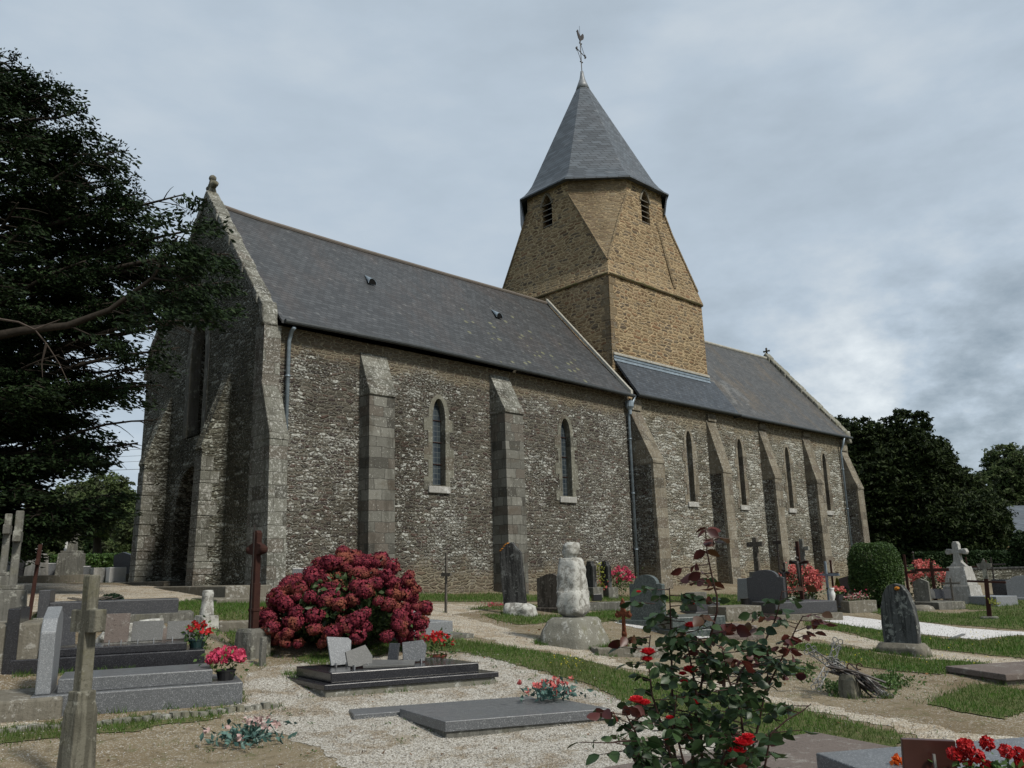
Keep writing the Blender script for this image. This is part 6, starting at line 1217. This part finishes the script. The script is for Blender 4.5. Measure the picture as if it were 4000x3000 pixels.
# dark yew behind the chancel end
g=np.random.default_rng(77); dp=50; p=P(2005,1222,dp); p=np.array([p[0],p[1],T(p[0],p[1])]); s_=mpp(p)*1.0; hz_=(-p[2])/s_
pts=[(1855,235+hz_*0,55),(1875,290,48),(1905,318,38),(1950,310,42),(1985,270,52),(2030,240,48),(2068,190,42),(2085,165,34),(1940,240,70),(1890,200,75),(1960,170,85),(2040,150,75),(1870,120,75),(1930,110,85),(2000,100,85),(2070,105,70),(2120,90,48),(2145,75,34),(1850,60,60),(1920,55,65),(1990,52,65),(2060,52,60),(2110,48,45),(1850,170,60),(2100,60,50),(1905,250,60),(2010,200,60)]
lb=[((u-2005)*s_*RT[0],(u-2005)*s_*RT[1]+g.normal()*.8,(v-18)*s_-p[2]*1.0,r*s_,r*s_*1.15,r*s_*.78) for u,v,r in pts]
blobtree('yew_tree','broad dark yew tree behind the right end of the church',p,lb,M['yew_far'],150000,.26,3.0,.5,5,spike=.10,flat=.15)
def bgtree(label,u,vbase,dp,w,h,mat,seed,group,n=26000,size=.30,trunk=1.8,name='broadleaf_tree',low=.3):
    g=np.random.default_rng(seed); q=P(u,vbase,dp); p=np.array([q[0],q[1],T(q[0],q[1])]); s_=dp/1789; W=w*s_/2; H=(vbase-h)*s_+(q[2]-p[2]); lb=[]
    for i in range(15):
        a_=g.uniform(0,6.28); r=g.uniform(0,.62); f=g.uniform(low+.12,.86); k_=math.sqrt(max(.05,1-((f-.55)/.5)**2)); lb.append((math.cos(a_)*r*W*k_,math.sin(a_)*r*W*k_,H*f,W*g.uniform(.32,.5),W*g.uniform(.32,.5),H*g.uniform(.13,.2)))
    return blobtree(name,label,p,lb,mat,n,size,H*low+.5,.16+H*.012,seed,group,cat='tree')
gl='trees beyond the cemetery at the left'; gr_='trees beyond the cemetery at the right'
bgtree('loose green tree with a visible dark trunk between yew and church',205,1212,44,250,1028,M['leaf_far'],3,gl,34000,.22,low=.42)
bgtree('bushy tree left of the loose green tree, under the yew branches',120,1216,52,170,1075,M['leaf_far'],4,gl,26000,.26,low=.15)
bgtree('rounded dark bush-like tree at the far left under the yew',40,1218,50,150,1085,M['leaf_hedge'],5,gl,22000,.26,low=.1)
bgtree('low shrubby tree next to the church west front',275,1216,40,90,1120,M['leaf_far'],6,gl,16000,.2,low=.08)
bgtree('low dark thicket tree behind the tall dark stone cross',170,1216,60,120,1150,M['leaf_hedge'],16,gl,14000,.26,low=.05)
bgtree('low yellowish thicket behind the dark headstone',236,1214,50,90,1152,M['leaf_far'],17,gl,12000,.22,low=.05)
bgtree('tall rounded tree at the right edge above the house',2205,1200,85,190,950,M['leaf_far'],7,gr_,32000,.36,low=.2)
bgtree('lower tree linking the yew and the tall right edge tree',2120,1200,80,150,1015,M['leaf_far'],8,gr_,24000,.36,low=.12)
bgtree('tree beyond the right edge continuing the tree line',2330,1200,85,180,990,M['leaf_far'],9,gr_,20000,.36,low=.12)
bgtree('dark shrub in front of the garden wall at the right edge',2222,1236,36,90,1140,M['leaf_hedge'],10,gr_,12000,.16,low=.05,name='dark_shrub')
bgtree('low tree behind the hedge under the yew at right',2010,1212,70,150,1165,M['leaf_far'],12,gr_,16000,.3,low=.05)
# distant woods as one mass
g=np.random.default_rng(5); C=[]
for az in np.arange(-70,175,.9):
    a_=math.radians(az); R_=150+20*math.sin(az*.3); h=6+2.5*math.sin(az*.21)+g.normal()*.8
    if 18<az<66: h*=.8
    C.append(np.c_[math.sin(a_)*R_+g.normal(0,3,300),math.cos(a_)*R_+g.normal(0,3,300),g.uniform(-1,1,300)**2*0+g.uniform(-1,h,300)])
C=np.concatenate(C); tag(fast('far_woods',*leafcards(C,1.3,.7,rng=g),M['leaf_far']),'distant belt of trees closing the horizon','woods',kind='stuff')
# ---- big yew at left, limbs reaching across the church front
g=np.random.default_rng(2024); dpY=16.6; q=P(-175,1250,dpY); YP=np.array([q[0],q[1],T(q[0],q[1])])
YT=thing('yew_tree','huge dark yew tree at the left whose boughs reach across the church front','tree',YP); zb=-YP[2]
sc_=dpY/1789
RTV=np.array([CR[0][0],CR[0][1],0]); RTV/=np.linalg.norm(RTV); FWV=np.array([-RTV[1],RTV[0],0])
prof_y=[1110,1100,1080,1060,1000,950,900,850,800,750,700,660,600,560,520,480,440,400,360,320,280,240,200,180,160,140,125,110,90,60,30]
prof_x=[190,215,225,235,250,280,320,350,350,385,440,485,485,490,480,440,415,330,335,290,232,228,190,140,90,60,35,10,-15,-40]
trunk=MB().tube([(0,0,-.3),(.05,0,1.5),(-.05,.1,4),(.05,0,7),(0,0,11.0)],[.55,.46,.36,.24,.05],12); limbs=MB(); tips=[];dirs=[]; dead=MB()
def yz(v): return (1252-v)*sc_+zb     # height above base for a picture row near the tree
LT_=np.array([math.sin(math.radians(205)),0,0])
rows=list(zip(prof_y,prof_x))
def s_at(b_): return float(b_@RTV)
def bough(az,z,L,dropf,thick,zsp):
    d=RTV*math.cos(az)+FWV*math.sin(az); n_=9; pts=[];sd=g.uniform(0,99)
    for i in range(n_+1):
        f=i/n_; s_=L*f; zz=z-L*.30*(1-f)**1.2*dropf*1.0+L*.02*math.sin(f*3)+ .10*mnoise.noise((sd,f*3,0)); lat=.35*mnoise.noise((sd+9,f*2.2,0))*f
        pts.append(d*s_+np.array([-d[1],d[0],0])*lat*L*.25+np.array([0,0,zz]))
    limbs.tube(pts,[thick*(1-.85*i/n_) for i in range(n_+1)],6)
    m_=int(L*5.2)
    for j in range(m_):
        f=.22+.78*(j+.5)/m_; i=min(n_-1,int(f*n_)); w=f*n_-i; b_=pts[i]*(1-w)+pts[i+1]*w; sgn=1 if j%2 else -1; an=math.radians(g.uniform(25,75))*sgn; dd=d*math.cos(an)+np.array([-d[1],d[0],0])*math.sin(an)
        sl=(.35+.34*L*(1-f)*.5+g.uniform(0,.35))*(1.0 if f<.93 else .6); up=g.uniform(-.25,.30); seg=[b_+dd*sl*t_+np.array([0,0,sl*(up*t_-.25*t_*t_)]) for t_ in (0,.35,.7,1.0)]
        limbs.tube(seg,[.014,.010,.007,.004],4,cap=False)
        if g.random()<.08: continue
        k_=int(46*sl+14); t_=g.uniform(.1,1.05,k_); base_=np.array([seg[0]+(seg[3]-seg[0])*x for x in t_]); base_[:,2]-=.1*t_*(1-t_)
        off=g.normal(size=(k_,3))*np.array([.10,.10,.045]); off[:,2]-=.03
        gap=mnoise.noise(tuple(np.array([b_[0],b_[1],b_[2]*1.6])*.75))+.5*mnoise.noise(tuple(b_*1.9)); 
        if gap>(-.26+.34*min(1,max(0,(s_at(b_)-2.5)/2.2))*(1 if b_[2]>2.2 else .4)): tips.append(base_+off); dirs.append(np.repeat((dd+np.array([0,0,-.25]))[None],k_,0))
for v,x in rows:
    d=ray(x,v); pr=d*((YP@FWV)/(d@FWV))-YP; L=float(pr@RTV)*(1.03 if v>430 else .98 if v>300 else .93); zr=float(pr[2])
    if L<.3: continue
    for rep in range(4):
        az_=g.normal(0,.13) if rep<1 else g.uniform(-.85,.85); z=zr+g.uniform(-.12,.12)-(.25*L*max(0,-math.sin(az_)) if v<500 else 0); bough(az_,z,L*(g.uniform(.96,1.0) if rep<1 else g.uniform(.6,.88)*(1 if az_>-.2 else .85))*math.cos(az_)**.4,g.uniform(.5,1.3),.025+.012*L,0)
    for rep in range(5): bough(g.uniform(1.0,5.3),zr+g.uniform(-.2,.2)-.1*L,min(L,3.6)*g.uniform(.7,1.0),g.uniform(.5,1.2),.025+.012*L,0)
# the long limb in front of the gable
lp_=[(-120,760),(-20,728),(45,715),(147,703),(238,669),(329,601),(385,510)]
limbs.tube([P(u,v,dpY-.7)-YP for u,v in lp_],[.11,.10,.085,.07,.055,.035,.015],8)
for (a0,b0) in (((329,601),(430,590)),((238,669),(330,672)),((147,703),(250,720)),((300,625),(330,700)),((360,545),(420,470)),((350,570),(455,625))):
    q0=P(*a0,dpY-.7)-YP; q1=P(*b0,dpY-.8)-YP; limbs.tube([q0,(q0+q1)/2+np.array([0,0,-.12]),q1],[.022,.014,.006],5)
for (u,v,r_) in ((400,520,.30),(430,545,.32),(462,585,.32),(455,635,.30),(415,610,.28),(385,560,.25),(440,500,.22),(350,575,.2),(470,660,.22),(430,680,.25),(325,660,.22),(360,700,.22),(300,700,.2),(410,450,.22),(375,470,.24),(250,730,.3),(390,650,.22)):
    for _ in range(int(4.5*r_/.25)):
        c_=P(u+g.normal()*24,v+g.normal()*17,dpY-.8+g.normal()*.25)-YP; k_=26; tips.append(c_+g.normal(size=(k_,3))*np.array([.15,.15,.04])+np.array([0,0,-.02])); dirs.append(np.repeat((RTV*.8+np.array([0,0,-.5])+g.normal(size=3)*.4)[None],k_,0))
C=np.concatenate(tips); D_=np.concatenate(dirs)
print('yew leaves',len(C))
C2=np.repeat(C,2,0)+g.normal(size=(len(C)*2,3))*np.array([.05,.05,.03]); D2=np.repeat(D_,2,0)
fast('crown',*leafcards(C2,.115,.42,rng=g,D=D2,flat=.2),M['yew'],YT); trunk.build('trunk',M['bark'],YT,smooth=True); limbs.build('limbs',M['bark'],YT,smooth=True)
for pl in ([(-10,688),(40,696),(75,712),(100,742),(128,785),(150,832)],[(75,712),(130,690)],[(100,742),(90,785),(92,815)]):
    q_=[P(u,v,dpY-2.6+.05*i)-YP for i,(u,v) in enumerate(pl)]; dead.tube(q_,[.022-.017*i/(len(q_)-1) for i in range(len(q_))],5)
dead.build('dead_branch',M['bark_pale'],YT)
# overhead wires at left
gw='overhead wires behind the church front'
for i,(v0,v1) in enumerate(((978,970),(992,984),(1003,996),(1018,1013))):
    a_=P(-120,v0+22,70); b_=P(298,v1,64); e_=b_+(b_-a_)*2.2; pts=[a_+(e_-a_)*f+np.array([0,0,-.9*(1-(2*f-1)**2)+.75]) for f in np.linspace(0,1,20)]
    q=MB().tube(pts,.012 if i<3 else .018,4).build('overhead_wire',M['iron']); tag(q,['topmost thin overhead wire between yew and church','second thin overhead wire from the top between yew and church','third thin overhead wire between yew and church','lowest and thickest overhead wire between yew and church'][i],'wire',gw)
# grass and small weeds growing up against the stones
bpy.context.view_layer.update(); Q=[]; g=np.random.default_rng(404)
for o in list(COL.objects):
    r_=o
    while r_.parent: r_=r_.parent
    if o.type!='MESH' or r_.get('category') not in ('headstone','cross','tomb','stone block','kerb','grave','obelisk','planter','slab','stake','iron cross','stone'): continue
    bb=np.array([(o.matrix_world@Vector(c_))[:] for c_ in o.bound_box]); d_=max(3.0,dep(bb.mean(0)))
    if d_>27 or r_.get('label','').startswith(('flat speckled','narrow grey','blue-grey granite tomb')): continue
    mw=np.array(o.matrix_world); V=np.array([v.co[:] for v in o.data.vertices]); V=V@mw[:3,:3].T+mw[:3,3]; zt_=T(V[:,0],V[:,1]); low=V[:,2]<zt_+.03
    for e_ in o.data.edges:
        i,j=e_.vertices
        if low[i] and low[j]:
            L_=np.hypot(*(V[i]-V[j])[:2]); 
            if L_<.02: continue
            n_=int(L_*min(60,60*9/d_)*g.uniform(.2,1.3))
            for f in g.uniform(0,1,n_): q=V[i]+(V[j]-V[i])*f; Q.append([q[0]+g.normal()*.03,q[1]+g.normal()*.03])
Q=np.array(Q); Q=Q[np.array([mnoise.noise((a_*1.9,b_*1.9,6)) for a_,b_ in Q])>-.08]; n=len(Q); print('tufts',n)
Q=np.repeat(Q,3,0)+g.normal(size=(n*3,2))*.015; n=len(Q); z=T(Q[:,0],Q[:,1]); h_=g.uniform(.03,.10,n); an=g.uniform(0,6.28,n); w_=.004*(1+.3*g.random(n)); ln=g.normal(size=(n,2))*.4
b0=np.c_[Q[:,0]+np.cos(an)*w_,Q[:,1]+np.sin(an)*w_,z]; b1=np.c_[Q[:,0]-np.cos(an)*w_,Q[:,1]-np.sin(an)*w_,z]; tp=np.c_[Q+ln*h_[:,None],z+h_]
tag(fast('grass_tufts',np.stack([b0,b1,tp],1).reshape(-1,3),np.arange(3*n).reshape(-1,3),M['grass']),'thin grass tufts growing against the feet of the graves','grass',kind='stuff')
# ================================================================== ROSE BUSH (foreground)
R0=P(1530,1700,2.9); RB=np.array([R0[0],R0[1],T(R0[0],R0[1])]); RO=thing('rose_bush','tall leggy rose bush with dark leaves and red blooms in the foreground','rose bush',RB)
g=np.random.default_rng(99); stems=MB(); gl_=[];rl_=[]; 
def rp_(u,v,d): return P(u,v,d)-RB
def leafshape(c,d,s_,mat_list,rng):
    """one ovate rose leaflet: 8-vertex blade folded along the midrib"""
    d=d/np.linalg.norm(d); w=np.cross(d,rng.normal(size=3)); w/=np.linalg.norm(w); u=np.cross(d,w); k_=[(0,0),(.22,.26),(.5,.36),(.8,.22),(1.0,0)]; V=[]
    for t_,h in k_: V.append(c+d*s_*t_-u*s_*.12*t_*t_)
    for sg in (1,-1):
        for t_,h in k_[1:4]: V.append(c+d*s_*t_+w*s_*h*sg+u*s_*(.10*h/.36)-u*s_*.12*t_*t_)
    F=[(0,1,5),(1,6,5),(1,2,6),(2,7,6),(2,3,7),(3,4,7),(0,8,1),(1,8,9),(1,9,2),(2,9,10),(2,10,3),(3,10,4)]
    mat_list.append((np.array(V),np.array(F)))
def spray(b_,d,ml,n=5,s_=.05,rng=g,pet=.05):
    d=d/np.linalg.norm(d); e_=b_+d*pet*1.9+np.array([0,0,-.01]); stems.tube([b_,e_],[.0018,.0012],4,cap=False); sd=np.cross(d,(0,0,1.0)); sd/=np.linalg.norm(sd)+1e-6
    leafshape(e_,d+np.array([0,0,-.5]),s_*1.1,ml,rng)
    for k_ in range((n-1)//2):
        q=b_+d*pet*(1.0+.6*k_)
        for sg in (1,-1): leafshape(q,d*.35+sd*sg+np.array([0,0,-.55])+rng.normal(size=3)*.2,s_*rng.uniform(.75,1.05),ml,rng)
def cane(pts,r0,r1,mat='g',n=10,red=0.0,s_=.044,bare=.0):
    P3=[rp_(*q) for q in pts]; m_=len(P3); stems.tube(P3,[r0+(r1-r0)*i/(m_-1) for i in range(m_)],6); seg=np.array(P3); L_=np.r_[0,np.cumsum(np.linalg.norm(np.diff(seg,axis=0),axis=1))]
    for j in range(n):
        f=bare+(1-bare)*(j+.7)/n; x=L_[-1]*f; q=np.array([np.interp(x,L_,seg[:,k_]) for k_ in range(3)]); an=g.uniform(0,6.28); d=np.array([math.cos(an),math.sin(an),g.uniform(-.1,.5)]); spray(q,d,rl_ if g.random()<red*(.4+f)*(1 if red>.8 else .45) else gl_,5 if g.random()<.6 else 3,s_*g.uniform(.8,1.15))
# tall red-leaved leader
cane([(1492,1720,2.9),(1500,1560,2.88),(1522,1440,2.84),(1536,1370,2.82),(1549,1320,2.8),(1549,1290,2.8),(1537,1240,2.8),(1527,1190,2.78),(1524,1145,2.78)],.006,.002,n=13,red=1.6,s_=.048,bare=.52)
cane([(1560,1720,3.0),(1565,1560,3.0),(1600,1450,3.0),(1650,1390,3.02),(1672,1345,3.02),(1680,1320,3.0),(1690,1275,3.0)],.006,.002,n=30,red=.62,bare=.2)
cane([(1470,1720,2.75),(1440,1600,2.75),(1408,1500,2.75),(1400,1420,2.78),(1405,1372,2.8)],.005,.002,n=24,red=.35,bare=.1)
cane([(1480,1720,2.9),(1450,1600,2.9),(1452,1480,2.9),(1450,1390,2.9),(1448,1320,2.9),(1446,1270,2.9)],.006,.002,n=32,red=.0,bare=.15)
cane([(1420,1720,2.6),(1395,1650,2.6),(1372,1580,2.6),(1345,1530,2.6)],.005,.002,n=18,red=.25,bare=0)
cane([(1400,1720,2.55),(1375,1650,2.55),(1345,1600,2.55),(1315,1605,2.5)],.004,.002,n=14,red=.05,bare=.1)
cane([(1520,1720,2.8),(1515,1600,2.8),(1505,1500,2.8),(1490,1420,2.8),(1480,1365,2.8)],.006,.002,n=34,red=.08,bare=.1)
cane([(1600,1720,2.8),(1610,1620,2.8),(1600,1540,2.8),(1575,1470,2.8),(1560,1400,2.8)],.006,.002,n=34,red=.1,bare=.1)
cane([(1600,1720,3.1),(1640,1560,3.1),(1655,1480,3.1),(1662,1430,3.1)],.005,.002,n=26,red=.15,bare=.1)
cane([(1660,1480,3.05),(1700,1400,3.05),(1722,1352,3.05),(1735,1330,3.05)],.004,.002,n=18,red=.85,bare=0)
cane([(1550,1720,2.6),(1560,1640,2.6),(1585,1590,2.6),(1610,1600,2.6)],.005,.002,n=22,red=.1,bare=0)
cane([(1500,1720,2.7),(1475,1640,2.7),(1455,1560,2.7),(1462,1500,2.7)],.005,.002,n=12,red=.05,bare=0)
cane([(1640,1720,2.6),(1655,1640,2.6),(1665,1585,2.6),(1700,1555,2.6),(1735,1535,2.6),(1752,1520,2.6)],.004,.0015,n=8,red=.2,bare=.2,s_=.045)
for (u,v,d) in ((1425,1330,2.9),(1470,1345,2.85),(1510,1395,2.8),(1545,1430,2.8),(1590,1425,2.9),(1640,1420,3.0),(1610,1500,2.9),(1440,1440,2.8),(1500,1460,2.8),(1560,1520,2.8),(1470,1285,2.88),(1640,1470,3.0),(1480,1540,2.8),(1420,1560,2.7),(1530,1580,2.7),(1380,1570,2.65),(1590,1600,2.7),(1680,1400,3.0),(1440,1600,2.7)):
    for _ in range(2): q=rp_(u+g.normal()*16,v+g.normal()*16,d+g.normal()*.05); a_=g.uniform(0,6.28); spray(q,np.array([math.cos(a_),math.sin(a_),.2]),gl_ if g.random()<.98 else rl_,5,.043)
stems.build('canes',M['stem_red'],RO); fast('foliage',*merge(gl_),M['leaf_rose'],RO); fast('red_foliage',*merge(rl_),M['leaf_rose_red'],RO)
def rosebloom(u,v,d,r,seed):
    r_=np.random.default_rng(seed); c=rp_(u,v,d); V=[];k_=0;parts=[]
    for ring,(n_,rad,tilt) in enumerate(((4,.35,1.45),(5,.62,1.25),(6,.9,.95),(5,1.0,.55))):
        for i in range(n_):
            an=2*math.pi*(i+.5*ring)/n_+r_.uniform(-.2,.2); o_=np.array([math.cos(an),math.sin(an),0]); tdir=np.array([-o_[1],o_[0],0]); up=np.array([0,0,1.0]); A_=[]
            for a__,h in ((0,0),(.5,.75),(1,.7)):
                for s__ in (-1,-.35,.35,1): w_=rad*r*(.25+.55*math.sin(a__*2.2)); A_.append(c+o_*r*(.1+a__*rad*math.cos(tilt))+up*r*(a__*math.sin(tilt)*.9-.1+.08*abs(s__))+tdir*w_*s__)
            F=[(q+j,q+j+1,q+j+5,q+j+4) for q in (0,4) for j in range(3)]; parts.append((np.array(A_),np.array(F)))
    o=fast('bloom',*merge(parts),M['rose_petal'],RO); return o
for i,(u,v,d,r) in enumerate(((1493,1355,2.85,.022),(1400,1413,2.78,.025),(1398,1428,2.78,.02),(1492,1452,2.8,.026),(1475,1458,2.8,.014),(1478,1475,2.8,.014),(1375,1517,2.6,.024),(1392,1522,2.6,.02),(1497,1522,2.8,.024),(1484,1512,2.8,.013),(1462,1562,2.7,.02),(1448,1554,2.7,.015),(1608,1610,2.55,.030),(1592,1628,2.55,.026),(1616,1596,2.55,.02),(1437,1598,2.7,.012),(1380,1280,2.85,.009),(1495,1306,2.9,.01))):
    rosebloom(u,v,d,r,i)
